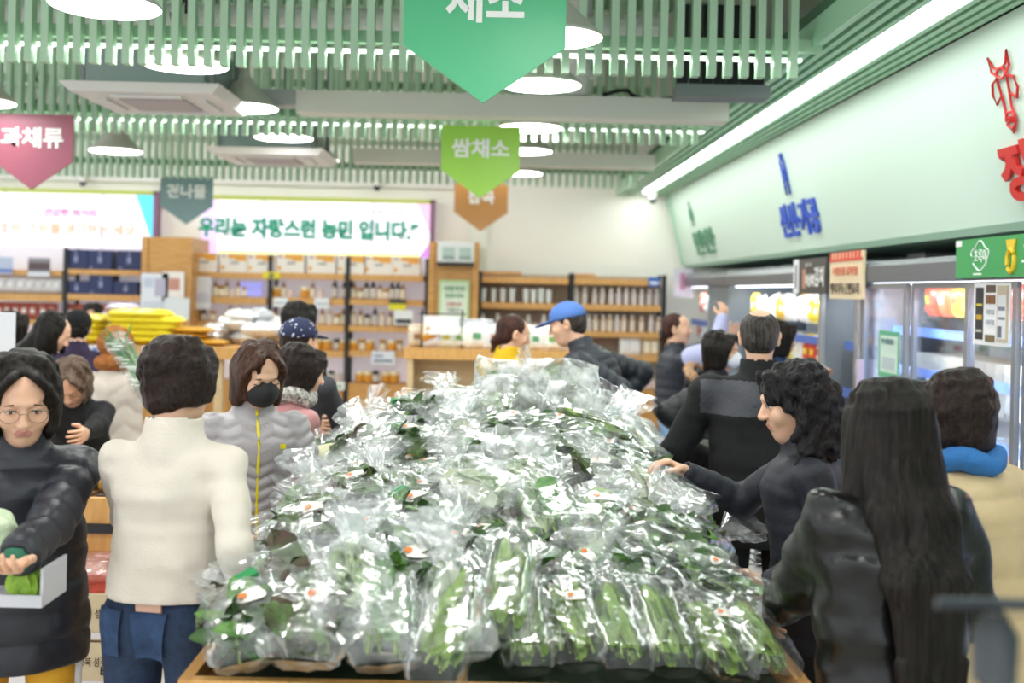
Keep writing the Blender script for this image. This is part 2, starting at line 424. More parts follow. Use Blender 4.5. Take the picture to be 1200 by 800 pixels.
# ---- ceiling cassettes (air conditioners)
def cassette(px, py, Y, s, lab):
    c = pt(px, py, Y); x, z = c[0], c[2]
    t = thing('ceiling_cassette', lab, 'air conditioner', (x, Y, z), 'ceiling air conditioners')
    g = mat('galvanised casing', '9aa6a6', rough=.35, metal=.3); wp = mat('cassette panel', 'd9d7d8', rough=.4)
    MB().box(x - .42 * s, x + .42 * s, Y - .42 * s, Y + .42 * s, z + .05, z + .34).build('casing', g, t)
    m_ = MB(); e = .56 * s; i_ = .50 * s
    m_.hexa([(x - i_, Y - i_, z), (x + i_, Y - i_, z), (x + i_, Y + i_, z), (x - i_, Y + i_, z), (x - e, Y - e, z + .05), (x + e, Y - e, z + .05), (x + e, Y + e, z + .05), (x - e, Y + e, z + .05)])
    m_.build('panel', wp, t)
    MB().box(x - .24 * s, x + .24 * s, Y - .24 * s, Y + .24 * s, z - .012, z - .001).build('grille', mat('grille grey', 'b0a8ad', rough=.5, bump=.4, bscale=80), t)
    for k in range(4):
        a = k * R(90); cx, cy = x + math.cos(a) * .36 * s, Y + math.sin(a) * .36 * s
        MB().rbox((cx, cy, z - .008), .05, .5 * s, .014, a).build('flap', wp, t)
    for i, j in ((-1, -1), (1, -1), (-1, 1), (1, 1)):
        MB().box(x + i * .46 * s - .015, x + i * .46 * s + .015, Y + j * .3 - .015, Y + j * .3 + .015, z + .06, 4.6).build('hanger', mat('steel rod', '8c9192', rough=.4, metal=.6), t)
cassette(190, 122, 6.75, .82, 'white ceiling air-conditioner cassette nearer the camera, above the long duct')
cassette(322, 188, 9.3, .85, 'white ceiling air-conditioner cassette farther back, near the back wall')

# ---- pendant lamps
lamp_in = mat('lit lamp disc', 'ffffff', emit=7.0); lamp_out = mat('lamp shade grey', 'cfccc3', rough=.45); 
def pendant(x, Y, z, lab, d=.45, watt=None):
    t = thing('pendant_lamp', lab, 'lamp', (x, Y, z), 'pendant lamps')
    r = d / 2
    MB().lathe([(r - .004, .004), (r, 0), (r, .012), (r * .50, .12), (.05, .19), (.035, .26), (.001, .265)], (x, Y, z), 28).build('lamp_shade', lamp_out, t, smooth=False)
    MB().lathe([(.001, -.004), (r * .97, -.003), (r * .97, -.001)], (x, Y, z), 28).build('diffuser', lamp_in, t)
    MB().tube([(x, Y, z + .26), (x, Y, 4.6)], .008, 6).build('cord', bk, t)
    a = bpy.data.lights.new('lamp_light', 'AREA'); a.shape = 'DISK'; a.size = d * .95; a.energy = watt or PEND_W; a.color = (1, .985, .96); a.spread = R(170)
    o = bpy.data.objects.new('lamp_light', a); COL.objects.link(o); o.location = (x, Y, z - .01)
rowL = [4.56, 5.75, 7.1, 8.5, 9.95]; rowR = [4.95, 6.1, 7.7, 9.0, 10.7]
for i, y in enumerate(rowL): pendant(-1.61, y, 2.88, 'white cone pendant lamp, %s from the camera in the row over the left aisle' % ['nearest', 'second', 'third', 'fourth', 'farthest'][i])
for i, y in enumerate(rowR): pendant(.25, y, 2.88, 'white cone pendant lamp, %s from the camera in the row behind the green arrow sign' % ['nearest', 'second', 'third', 'fourth', 'farthest'][i])
pendant(-3.27, 9.6, 2.88, 'small white cone pendant lamp right of the maroon arrow sign')
pendant(-3.3, 7.1, 2.88, 'white cone pendant lamp cut off by the left picture edge', watt=2.0)
# the same rows go on over and behind the camera, and farther to the left
for (x, y) in ((-1.61, 2.9), (.25, 2.9), (-1.61, .9), (.25, .9), (-1.61, -1.1), (.25, -1.1), (-3.3, 4.6), (-3.3, 2.0), (-5.0, 7.0), (-5.0, 9.8), (-6.7, 4.0), (-6.7, 8.0)):
    pendant(x, y, 2.96, 'white cone pendant lamp outside the picture')

# unseen lamp added behind the farthest slat screen to brighten the back wall
tag(MB().box(-6.0, 1.4, 12.1, 12.2, 3.30, 3.36).build('added_wall_lamp', WHITE), 'added unseen lamp housing behind the farthest slat screen, to brighten the back wall', 'lamp')
a = bpy.data.lights.new('added_wall_light', 'AREA'); a.shape = 'RECTANGLE'; a.size = 7.3; a.size_y = .07; a.energy = 36; a.color = (1, .985, .95)
o = bpy.data.objects.new('added_wall_light', a); COL.objects.link(o); o.location = (-2.3, 12.22, 3.29); o.rotation_euler = (R(48), 0, 0)
# ---- green soffit on the right, with its strip lamp
zf = 2.98; s0, s1 = 1.557, 2.19
root = bpy.data.objects.new('ceiling_soffit', None); COL.objects.link(root); root.location = (2, YB, zf); root['kind'] = 'structure'; root['_o'] = [2, YB, zf]
Y0 = -2.5
mint = mat('mint soffit paint', '9fceac', rough=.35)
MB().box(s0 - .01, s0 + .008, Y0, YB, zf - .01, zf + .125).build('fascia', mat('mint fascia', 'a9d5b5', rough=.25), root)
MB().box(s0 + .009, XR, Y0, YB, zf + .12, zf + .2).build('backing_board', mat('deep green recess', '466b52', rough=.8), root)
xs = [1.582, 1.645, 1.71, 1.775, 1.965, 2.025, 2.085, 2.145]
for x_ in xs: MB().box(x_ - .017, x_ + .017, Y0, YB, zf, zf + .12).build('batten', mint, root)
MB().box(1.855, 1.897, Y0, YB - .2, zf + .01, zf + .05).build('light_strip', mat('bright strip lamp', 'ffffff', emit=6.0), root)
MB().box(1.82, 1.93, Y0, YB - .15, zf + .05, zf + .12).build('lamp_housing', mat('lamp housing', 'cfd6d2', rough=.4), root)
a = bpy.data.lights.new('soffit_light', 'AREA'); a.shape = 'RECTANGLE'; a.size = .09; a.size_y = YB - Y0 - .3; a.energy = STRIP_W * 7; a.color = (.97, 1, .98)
o = bpy.data.objects.new('soffit_light', a); COL.objects.link(o); o.location = (1.875, (YB + Y0) / 2, zf - .01)

# ---- leaning mint sign panel over the cold cases
A = Vector((2.19, 0, 2.985)); B = Vector((2.40, 0, 2.115))
panel = mat('pale mint panel', 'd3e8dc', rough=.4)
root = bpy.data.objects.new('wall_bulkhead', None); COL.objects.link(root); root.location = (2.4, YB, 2.11); root['kind'] = 'structure'; root['_o'] = [2.4, YB, 2.11]
YP = 13.75
MB().hexa([(B.x, Y0, B.z), (B.x + .12, Y0, B.z), (B.x + .12, YP, B.z), (B.x, YP, B.z), (A.x, Y0, A.z), (A.x + .12, Y0, A.z), (A.x + .12, YP, A.z), (A.x, YP, A.z)]).build('sign_panel', panel, root)
MB().hexa([(B.x - .03, YP, B.z - .01), (B.x + .7, YP, B.z - .01), (B.x + .7, YP + .06, B.z - .01), (B.x - .03, YP + .06, B.z - .01), (A.x - .05, YP, A.z), (A.x + .7, YP, A.z), (A.x + .7, YP + .06, A.z), (A.x - .05, YP + .06, A.z)]).build('end_panel', mat('mint end panel', 'b7d6c2', rough=.4), root)
MB().box(B.x, XR, Y0, YP, B.z - .04, B.z).build('lower_ledge', mat('grey green ledge', '7b9a87', rough=.5), root)
# lettering on the leaning panel
Uv = (A - B).normalized(); Rv = Vector((0, -1, 0))
def onpanel(Y, h):        # a point on the panel at depth Y, fraction h up from its lower edge
    p = B.lerp(A, h); return Vector((p.x, Y, p.z)) + Rv.cross(Uv) * .004
red = mat('red lettering', 'd8312f', rough=.4); blue = mat('blue lettering', '2c55c8', rough=.4); grn = mat('dark green lettering', '3f8a68', rough=.4)
def group_sign(name, lab, Y, h):
    p = onpanel(Y, h); return thing(name, lab, 'lettering', tuple(p))
g = group_sign('wall_lettering', 'red raised Korean lettering on the mint panel at the right picture edge', 4.95, .2)
text('정육', onpanel(5.08, .10), Rv, Uv, .60, .27, red, 'lettering', g, depth=.02, bold=.035, lift=.0)
g = group_sign('wall_lettering', 'blue raised Korean lettering on the mint panel over the open cold cases', 8.7, .15)
text('신선·가공', onpanel(8.96, .12), Rv, Uv, 1.02, .27, blue, 'lettering', g, depth=.015, bold=.03)
g = group_sign('wall_lettering', 'dark green raised Korean lettering at the far end of the mint panel', 12.9, .15)
text('반찬', onpanel(12.75, .10), Rv, Uv, 1.1, .28, grn, 'lettering', g, depth=.015, bold=.03)
def line_art(strokes, Y, h, sc, r, m_, name, lab):
    t = group_sign(name, lab, Y, h)
    for st, closed in strokes:
        pts = [onpanel(Y, h) + Rv * (x * sc) + Uv * (y * sc) + Rv.cross(Uv) * .008 for x, y in st]
        MB().tube([tuple(p) for p in pts], r, 6, closed=closed).build('stroke', m_, t, smooth=True)
def el(cx, cy, rx, ry, n=18): return [(cx + rx * math.cos(2 * math.pi * k / n), cy + ry * math.sin(2 * math.pi * k / n)) for k in range(n)]
cow = [([(-.20, .55), (-.13, -.05), (-.16, -.22)], False), ([(.20, .55), (.13, -.05), (.16, -.22)], False), (el(0, -.28, .19, .15), True), ([(-.12, -.40), (0, -.52), (.12, -.40), (0, -.44)], True),
       (el(-.07, -.27, .035, .05, 10), True), (el(.07, -.27, .035, .05, 10), True), ([(-.20, .55), (-.42, .48), (-.50, .26), (-.40, .08), (-.18, .2)], False), ([(.20, .55), (.42, .48), (.50, .26), (.40, .08), (.18, .2)], False),
       ([(-.16, .58), (-.36, .70), (-.38, .98), (-.24, .76), (-.05, .70)], False), ([(.16, .58), (.36, .70), (.38, .98), (.24, .76), (.05, .70)], False), (el(0, .62, .16, .10), True)]
line_art(cow, 4.90, .58, .235, .0065, red, 'cow_emblem', 'red outline emblem of a cow head on the mint panel')
milk = [([(-.12, .4), (.12, .4), (.12, .55), (-.12, .55)], True), ([(-.16, .4), (.16, .4), (.16, -.5), (-.16, -.5)], True), (el(0, .02, .11, .14, 12), True), ([(-.16, -.25), (.16, -.25)], False), ([(0, .4), (0, .55)], False), ([(-.16, .25), (.16, .25)], False)]
line_art(milk, 8.57, .66, .30, .009, blue, 'carton_emblem', 'blue outline emblem of a carton above the blue lettering')
line_art([(el(0, 0, .2, .3, 12), True), ([(-.2, -.4), (.2, -.4)], False), ([(0, .3), (0, .55)], False)], 12.6, .62, .28, .01, grn, 'bowl_emblem', 'dark green outline emblem above the far green lettering')
# dome cameras
def dome(px, py, Y, lab):
    c = pt(px, py, Y); t = thing('security_camera', lab, 'camera', c)
    MB().lathe([(.05, .10), (.055, .06), (.05, .0)], c, 14).build('mount', WHITE, t)
    MB().lathe([(.048, 0), (.042, -.03), (.02, -.055), (.001, -.06)], c, 14).build('dome', mat('smoked dome', '3a3d48', rough=.1), t, smooth=True)
dome(765, 233, 13.4, 'white dome security camera under the far end of the mint soffit')
dome(442, 218, 13.7, 'small white security camera on the white band above the middle banner')
dome(97, 213, 13.7, 'small white security camera on the white band above the left banner')

# ---- backlit banners
def banner(x0, x1, y0, y1, Y):
    a = pt(x0, y1, Y); b = pt(x1, y1, Y); c = pt((x0 + x1) / 2, y0, Y); d = pt((x0 + x1) / 2, y1, Y)
    return a[0], b[0], d[2], c[2]
lit = mat('backlit banner', 'f4f1ff', emit=.55)
YW = 13.72
def banner_box(x0, x1, z0, z1, lab):
    t = thing('light_box_banner', lab, 'banner', ((x0 + x1) / 2, YW, z0))
    MB().box(x0, x1, YW, YW + .12, z0, z1).build('lit_face', lit, t)
    MB().box(x0, x1, YW - .02, YW + .12, z1, z1 + .05).build('top_rail', mat('lime edge', 'c3cf5c', rough=.5), t)
    for x in (x0 + (x1 - x0) * .27, x0 + (x1 - x0) * .74): MB().box(x - .035, x + .035, YW - .004, YW - .001, z0, z1).build('seam', mat('banner seam', 'd9d6e8', emit=.55), t)
    MB().box(x1 - .03, x1 + .03, YW - .02, YW + .12, z0, z1 + .05).build('side_rail', mat('mauve edge', '8d6a86', rough=.5), t)
    return t
x0, x1, z0, z1 = banner(236, 506, 236, 299, YW)
t = banner_box(x0, x1, z0, z1, 'backlit white banner with teal Korean lettering on the back wall')
teal = mat('teal print', '159a78', rough=.5, emit=.1)
bd = lambda u, v: (x0 + u * (x1 - x0), YW - .002, z0 + v * (z1 - z0))
def flag(pts, m_, t, nm='corner_panel'):
    mb = MB(); n = len(pts); mb.v = [(p[0], YW - .006, p[2]) for p in pts] + [(p[0], YW - .002, p[2]) for p in pts]
    mb.f = [tuple(range(n)), tuple(range(2 * n - 1, n - 1, -1))] + [(i, n + i, n + (i + 1) % n, (i + 1) % n) for i in range(n)]; mb.m = [0] * len(mb.f)
    return mb.build(nm, m_, t)
flag([bd(0, 0), bd(0, 1), bd(.07, 1), bd(.07, 0)], mat('lilac print', 'd7c3ee', emit=.7), t)
flag([bd(.93, 1), bd(1, 1), bd(1, .35)], mat('pink print', 'e3b7dc', emit=.7), t)
flag([bd(1, .35), bd(.945, 0), bd(1, 0)], mat('violet print', 'c58bea', emit=.7), t)
flag([bd(0.07, 0), bd(.07, .06), bd(.95, .06), bd(.95, 0)], mat('lime print', 'dfeaa0', emit=.8), t)
lt = text('우리는 자랑스런 농민 입니다.”', bd(-.015, .30), (1, 0, 0), (0, 0, 1), (x1 - x0) * .955, (z1 - z0) * .37, teal, 'lettering', t, depth=.003, bold=.05, lift=.004)
text('우리쌀 우리 농산물', bd(.74, .78), (1, 0, 0), (0, 0, 1), (x1 - x0) * .13, .055, mat('grey print', '6a6a88', rough=.6), 'lettering', t, depth=.002, lift=.004)
x0, x1, z0, z1 = banner(-60, 182, 226, 289, YW)
t = banner_box(x0, x1, z0, z1, 'backlit white banner with pink and orange Korean lettering at far left')
flag([bd(.90, 1), bd(.985, 1), bd(.985, .12)], mat('sky blue print', '58c4e8', emit=.8), t)
text('건강한 먹거리', bd(.46, .56), (1, 0, 0), (0, 0, 1), (x1 - x0) * .25, .10, mat('pink lettering', 'd0489a', rough=.5, emit=.1), 'lettering', t, depth=.003, bold=.02, lift=.004)
text('바른 소비, 소비를 생각하는 세상', bd(.12, .22), (1, 0, 0), (0, 0, 1), (x1 - x0) * .78, .15, mat('pale orange lettering', 'f0b98c', rough=.5, emit=.25), 'lettering', t, depth=.003, bold=.02, lift=.004)

# ---- hanging arrow signs
def arrow_sign(cx, tipy, Y, word, col, lab, tw=.55, th=.17, w_=.6, top=None):
    tip = pt(cx, tipy, Y); x, z = tip[0], tip[2]; hw = w_ / 2
    zs = z + .21 * w_ / .6; zt = zs + .34 * w_ / .6
    if top: zt = top
    t = thing('hanging_sign', lab, 'sign', (x, Y, z))
    MB().prism([(x, z), (x + hw, zs), (x + hw, zt), (x - hw, zt), (x - hw, zs)], Y - .008, Y + .008).build('board', mat('sign ' + col, col, rough=.35), t)
    zc = zs + (zt - zs) * .50
    text(word, (x - tw / 2, Y - .0085, zc - th / 2), (1, 0, 0), (0, 0, 1), tw, th, TSKIRT, 'lettering', t, depth=.003, bold=.03)
    for s in (-.8, .8): MB().tube([(x + s * hw, Y, zt), (x + s * hw, Y, 4.6)], .003, 5).build('wire', mat('steel wire', 'b5bab8', rough=.4, metal=.5), t)
arrow_sign(566, 121, 4.1, '채소', '52bd87', 'large green arrow-shaped sign with white lettering hanging over the produce heap', .29, .17)
arrow_sign(562, 232, 7.5, '쌈채소', 'a2d84a', 'lime green arrow-shaped hanging sign with white lettering', .39, .128, .53)
arrow_sign(563, 271, 12.4, '잡곡', 'c98f52', 'orange-brown arrow-shaped hanging sign behind the lime green one', .30, .15)
arrow_sign(37, 222, 7.45, '과채류', 'a35a6c', 'maroon arrow-shaped hanging sign at the left picture edge', .42, .138, .55)
arrow_sign(218, 263, 11.6, '건나물', '7f9b9e', 'blue-grey arrow-shaped hanging sign with white lettering', .41, .145, .55)
# ============================================================ goods: one of each kind, then copies
# (bottle, jar, box, pouch are each ONE mesh with several materials: a few pixels tall in the picture)
glassy = mat('amber liquid glass', 'a5652a', rough=.15, spec=.6)
PM = {
 'white_bottle': ([(.026, 0), (.030, .01), (.030, .12), (.014, .145), (.014, .152), (.017, .152), (.017, .175), (.001, .176)], [0, 1, 0, 0, 0, 2, 2], ('ece9e6', 'd8d2d0', 'f7f7f5')),
 'clear_cup': ([(.022, 0), (.028, .01), (.034, .14), (.036, .14), (.036, .155), (.001, .156)], [1, 0, 0, 2, 2], ('dfe5e4', 'd7c9b4', 'f3f3f1')),
 'brown_jar': ([(.030, 0), (.036, .01), (.036, .075), (.028, .09), (.030, .09), (.030, .11), (.001, .111)], [0, 1, 0, 0, 2, 2], ('8f5322', 'efe3cd', 'dba53e')),
 'dark_jar': ([(.030, 0), (.036, .01), (.036, .075), (.028, .09), (.030, .09), (.030, .11), (.001, .111)], [0, 1, 0, 0, 2, 2], ('3a2420', 'd8d0c4', '2a2a2e')),
 'amber_bottle': ([(.024, 0), (.028, .01), (.028, .11), (.011, .14), (.011, .16), (.014, .16), (.014, .18), (.001, .181)], [0, 1, 0, 0, 0, 2, 2], ('9a5a26', 'eee2c8', 'e8e3d6')),
 'dark_bottle': ([(.026, 0), (.031, .01), (.031, .11), (.012, .15), (.012, .17), (.015, .17), (.015, .19), (.001, .191)], [0, 1, 0, 0, 0, 2, 2], ('2a2024', 'cfc8c0', 'f2f2f0')),
 'tan_bottle': ([(.026, 0), (.031, .01), (.031, .12), (.016, .145), (.018, .148), (.018, .17), (.001, .171)], [0, 1, 0, 0, 2, 2], ('d9b58e', 'e8dccb', 'f4f1ec')),
 'fruit_jar': ([(.035, 0), (.043, .012), (.043, .07), (.038, .08), (.040, .08), (.040, .10), (.001, .101)], [0, 0, 1, 0, 2, 2], ('d9962c', 'eddcae', 'f1e6c8')),
 'can': ([(.030, 0), (.033, .004), (.033, .085), (.030, .09), (.001, .09)], [2, 0, 1, 2], ('e9d6d0', 'c0b8b4', 'cfcfcf')),
}
_proto = {}
def goods_mesh(kind):
    if kind in _proto: return _proto[kind]
    prof, ms, cols = PM[kind]
    mb = MB().lathe(prof, (0, 0, 0), 12, ms=ms + [ms[-1]] if len(ms) < len(prof) - 1 else ms)
    o = mb.build(kind, [mat(kind + ' %d' % i, c, rough=.3) for i, c in enumerate(cols)], None, (0, 0, 0), smooth=False)
    me = o.data; bpy.data.objects.remove(o); _proto[kind] = me; return me
def put(me, name, loc, label, cat, group=None, s=1.0, rz=0.0, mats=None):
    o = bpy.data.objects.new(name, me); COL.objects.link(o); o.location = loc; o.rotation_euler = (0, 0, rz)
    o.scale = s if isinstance(s, tuple) else (s, s, s)
    return tag(o, label, cat, group)
NM = {'white_bottle': 'white bottle', 'clear_cup': 'pale cup', 'brown_jar': 'brown jar', 'dark_jar': 'dark jar', 'amber_bottle': 'amber bottle', 'dark_bottle': 'white-capped dark bottle', 'tan_bottle': 'tan bottle', 'fruit_jar': 'golden fruit jar', 'can': 'pale tin'}
def boxmesh(key, w_, d_, h_, mats, art=None):
    if key in _proto: return _proto[key]
    mb = MB().box(-w_ / 2, w_ / 2, -d_ / 2, d_ / 2, 0, h_)
    for (x0, x1, z0, z1, mi) in art or []: mb.box(x0 * w_ - w_ / 2, x1 * w_ - w_ / 2, -d_ / 2 - .002, -d_ / 2, z0 * h_, z1 * h_, mi)
    o = mb.build(key, mats, None, (0, 0, 0)); me = o.data; bpy.data.objects.remove(o); _proto[key] = me; return me
def pouchmesh(key, w_, d_, h_, mats, seed=1, flat=False):
    """a pillow-shaped packet; upright, or lying when flat"""
    if key in _proto: return _proto[key]
    rn = random.Random(seed); nx, nz = 8, 8; mb = MB()
    def P(i, j, s):
        u, v = i / nx * 2 - 1, j / nz * 2 - 1; b = (max(0, 1 - u ** 4) * max(0, 1 - v ** 4)) ** .6
        y = s * (d_ / 2 * b + (rn.uniform(-.1, .1) * d_ * b)); x = u * w_ / 2 * (1 - .06 * v * v); z = (v + 1) * h_ / 2
        return (x, z - h_ / 2, y + d_ / 2) if flat else (x, y, z)
    for s in (-1, 1):
        g = [[P(i, j, s) for j in range(nz + 1)] for i in range(nx + 1)]; n = len(mb.v)
        for row in g: mb.v += row
        for i in range(nx):
            for j in range(nz):
                q = (n + i * (nz + 1) + j, n + (i + 1) * (nz + 1) + j, n + (i + 1) * (nz + 1) + j + 1, n + i * (nz + 1) + j + 1)
                mb.f.append(q if (s < 0) != flat else q[::-1]); mb.m.append(1 if len(mats) > 1 and 2 <= i <= 4 and 3 <= j <= 4 else 0)
    o = mb.build(key, mats, None, (0, 0, 0), smooth=True); me = o.data; bpy.data.objects.remove(o); _proto[key] = me; return me

# ============================================================ shelving on the back wall
def unit(lab, px0, px1, ups, boards, Y0_, Y1_, zc_top, py_cab, kick=.12, name='shelving_unit'):
    """ups: picture columns of the black uprights; boards: (bay, x0, x1, y, thickness) oak boards"""
    xa, xb = pt(px0, 400, Y0_)[0], pt(px1, 400, Y0_)[0]; mid = (px0 + px1) / 2
    t = thing(name, lab, 'shelf', ((xa + xb) / 2, Y0_, 0)); out = []
    ztop = pt(mid, zc_top, Y0_)[2]
    for u in ups:
        x = pt(u, 400, Y0_)[0]; MB().box(x - .025, x + .025, Y0_ - .01, Y0_ + .03, 0, ztop).build('upright', BLACKM, t)
        MB().box(x - .02, x + .02, Y1_ - .04, Y1_, 0, ztop).build('upright', BLACKM, t)
    for (x0, x1, y, th) in boards:
        p = pt((x0 + x1) / 2, y, Y0_); a, b = pt(x0, y, Y0_)[0], pt(x1, y, Y0_)[0]; e = pt((x0 + x1) / 2, y + th, Y0_)[2]
        MB().box(a + .026, b - .026, Y0_, Y1_, e, p[2]).build('shelf_board', WOODH, t); out.append((a, b, p[2]))
    if py_cab:
        z = pt(mid, py_cab, Y0_)[2]
        for i in range(len(ups) - 1):
            a, b = pt(ups[i], 400, Y0_)[0] + .03, pt(ups[i + 1], 400, Y0_)[0] - .03
            c = MB().box(a, b, Y0_ + .01, Y1_, kick, z).build('base_cabinet', WOOD, t)
            n = max(2, round((b - a) / .42))
            for k in range(n):
                d = MB().box(a + (b - a) * k / n + .006, a + (b - a) * (k + 1) / n - .006, Y0_ - .008, Y0_ + .009, kick + .01, z - .10).build('door', WOOD, c, org=(0, 0, 0))
                d.location = -Vector(c['_o']) if False else (0, 0, 0)
                fix_child(d, c)
            MB().box(a, b, Y0_ + .03, Y0_ + .05, 0, kick).build('kick_board', mat('pale kick board', 'd8d8d8', rough=.5), t)
    return t, out
def fix_child(d, c):
    """a sub-part built in world space under a part of a thing"""
    o = Vector(c['_o']); 
    d.data.transform(Matrix.Translation(-o))
YS0, YS1 = 13.25, 13.66
def row(items, pxs, py, Y, shelf_lab, cat_of=None, jit=.015):
    """items: kinds placed at picture columns pxs on the board whose top is at picture row py"""
    z = pt(sum(pxs) / len(pxs), py, Y)[2]
    cnt = {}
    for i, px in enumerate(pxs):
        k = items[i % len(items)]; x = pt(px, py, Y)[0]; n = cnt.get(k, 0); cnt[k] = n + 1
        s = SCL.get(k, 1.0)
        o = put(goods_mesh(k), k, (x, Y + random.uniform(0, .03), z + .0005), '%s, %s such from left, %s' % (NM[k], ORD[n], shelf_lab), k.split('_')[-1], 'goods on ' + shelf_lab, s * random.uniform(.96, 1.04))
SCL = {'white_bottle': 1.15, 'clear_cup': 1.12, 'brown_jar': 1.25, 'dark_jar': 1.25, 'amber_bottle': 1.15, 'dark_bottle': 1.25, 'tan_bottle': 1.15, 'fruit_jar': 1.35, 'can': 1.1}
rng = lambda a, b, n: [a + (b - a) * i / (n - 1) for i in range(n)]
# --- right unit (two bays)
C, bs = unit('low oak and black shelving unit with white bottles against the back wall', 560, 778, [561, 669, 777],
  [(561, 669, 325, 7), (669, 777, 327, 7), (561, 669, 355, 7), (669, 777, 357, 7), (561, 669, 388, 6), (669, 777, 389, 6), (561, 669, 416, 6), (669, 777, 417, 6)], YS0, YS1, 320, 455)
MB().box(pt(561, 400, YS0)[0], pt(777, 400, YS0)[0], YS1 - .02, YS1, .1, pt(669, 322, YS0)[2]).build('back_panel', mat('grey beige back panel', 'b7ab9c', rough=.7), C)
row(['clear_cup'], [566, 578, 589, 600, 616, 625, 634, 643], 355, YS0 + .1, 'top left shelf of the low right unit')
row(['white_bottle'], [675, 685, 697, 706, 716, 725, 734, 743, 752, 761, 770], 357, YS0 + .1, 'top right shelf of the low right unit')
row(['white_bottle', 'can'], [565, 575, 583, 592, 601, 610, 619, 628, 637, 646], 388, YS0 + .1, 'second left shelf of the low right unit')
row(['tan_bottle', 'white_bottle', 'tan_bottle', 'tan_bottle'], [680, 690, 698, 707, 715, 723, 731, 741, 752, 763, 772], 389, YS0 + .1, 'second right shelf of the low right unit')
row(['can'], [746, 753, 760, 767], 455, YS0 + .1, 'base cabinet of the low right unit')
bx = [mat('pale pack', 'e6e2dc', rough=.5), mat('pale print', 'c8b59a', rough=.5)]
for i, (px, k) in enumerate(((733, 0), (744, 0), (757, 1), (766, 1))):
    p = pt(px, 417, YS0 + .1); me = pouchmesh('white_packet', .16, .08, .24, [mat('white packet film', 'f0f0f0', rough=.4)], 3) if k == 0 else boxmesh('tan_carton', .1, .1, .22, [mat('tan carton', 'c9a56e', rough=.6), mat('cream print', 'efe6cf')], [(.15, .85, .2, .8, 1)])
    put(me, 'white_packet' if k == 0 else 'tan_carton', (p[0], p[1], p[2] + .0), '%s on the third shelf of the low right unit, %s' % (('white packet', 'tan carton')[k], ('left one', 'right one')[i % 2]), ('packet', 'carton')[k], 'packs on the third shelf')
for (x0, x1, y, lb) in ((562, 611, 322, 'long flat wooden tray lying on top of the low right unit, left one'), (675, 697, 325, 'short flat wooden tray lying on top of the low right unit')):
    a, b = pt(x0, y, YS0 + .1), pt(x1, y, YS0 + .1); tag(MB().box(a[0], b[0], YS0 + .08, YS0 + .3, a[2] + .003, a[2] + .045).build('wooden_tray', WOOD, None, (a[0], YS0, a[2])), lb, 'tray')
a = pt(766, 335, YS0 - .02); t = thing('price_sign', 'small blue square sign clipped to the top board of the low right unit', 'sign', a)
MB().box(a[0] - .065, a[0] + .065, a[1] - .012, a[1], a[2] - .005, a[2] + .10).build('board', mat('sign blue', '2f6fc4', rough=.4), t)
MB().box(a[0] - .045, a[0] + .045, a[1] - .014, a[1] - .0121, a[2] + .02, a[2] + .05).build('white_mark', TSKIRT, t)
# --- middle unit (three bays)
B_, bs = unit('tall oak and black shelving unit with jars and gift boxes under the middle banner', 224, 502, [225, 315, 406, 499],
  [(225, 315, 319, 7), (315, 406, 320, 7), (406, 499, 322, 7), (240, 315, 348, 8), (315, 406, 349, 8), (406, 499, 351, 7), (225, 315, 377, 8), (315, 406, 380, 8), (406, 485, 382, 7), (315, 406, 410, 8), (406, 475, 411, 7)], YS0, YS1, 300, 448)
# back panel behind the jars, glowing in place of lamps under the shelves
MB().box(pt(225, 400, YS1)[0], pt(499, 400, YS1)[0], YS1, YS1 + .02, pt(360, 448, YS1)[2], pt(360, 302, YS1)[2]).build('glow_back_panel', mat('glowing shelf back', 'e9e6f2', emit=.25), B_)
gb = boxmesh('gift', .335, .22, .225, [mat('cream gift box', 'ece4dc', rough=.5), mat('orange print', 'e8a646', rough=.5), mat('grey print box', '8f8f95', rough=.5), mat('rose print', 'b5705c')],
  [(.30, .95, .74, .96, 1), (.55, .95, .62, .80, 1), (.38, .68, .46, .56, 2), (.05, .17, .16, .36, 1), (.08, .2, .8, .9, 3)])
for i, px in enumerate([241, 276, 308, 342, 378, 413, 444, 477]):
    p = pt(px, 319.5 + i * .35, YS0 + .12); put(gb, 'gift_box', (p[0], p[1], bs[min(2, int((px - 225) // 91))][2] + .001), 'cream gift box with orange print, %s from left on the middle unit' % ORD[i], 'box', 'cream gift boxes')
sl = 'middle unit, %s shelf, %s bay'
row(['amber_bottle', 'brown_jar', 'amber_bottle', 'can'], [252, 258, 265, 272, 279, 286], 348, YS0 + .1, sl % ('second', 'left'))
row(['fruit_jar', 'amber_bottle', 'can'], [323, 332, 340, 357, 366, 375], 349, YS0 + .1, sl % ('second', 'middle'))
row(['dark_bottle', 'dark_bottle', 'amber_bottle', 'brown_jar'], [392, 403, 414, 422, 429, 437, 445, 452, 459, 466, 472], 350.5, YS0 + .1, sl % ('second', 'right'))
row(['brown_jar', 'dark_jar', 'brown_jar', 'can', 'amber_bottle', 'amber_bottle'], [229, 238, 249, 259, 269, 279, 287, 296, 305], 377, YS0 + .1, sl % ('third', 'left'))
row(['brown_jar', 'amber_bottle', 'tan_bottle'], [320, 330, 340, 366, 377, 386, 395, 402], 380, YS0 + .1, sl % ('third', 'middle'))
row(['tan_bottle', 'amber_bottle', 'dark_jar', 'dark_bottle'], [414, 422, 430, 439, 448, 457, 465, 474], 382, YS0 + .1, sl % ('third', 'right'))
row(['fruit_jar', 'fruit_jar', 'dark_jar'], [372, 383, 394, 403], 410, YS0 + .1, sl % ('fourth', 'middle'))
row(['fruit_jar', 'brown_jar'], [414, 424, 433, 448, 459, 468], 411, YS0 + .1, sl % ('fourth', 'right'))
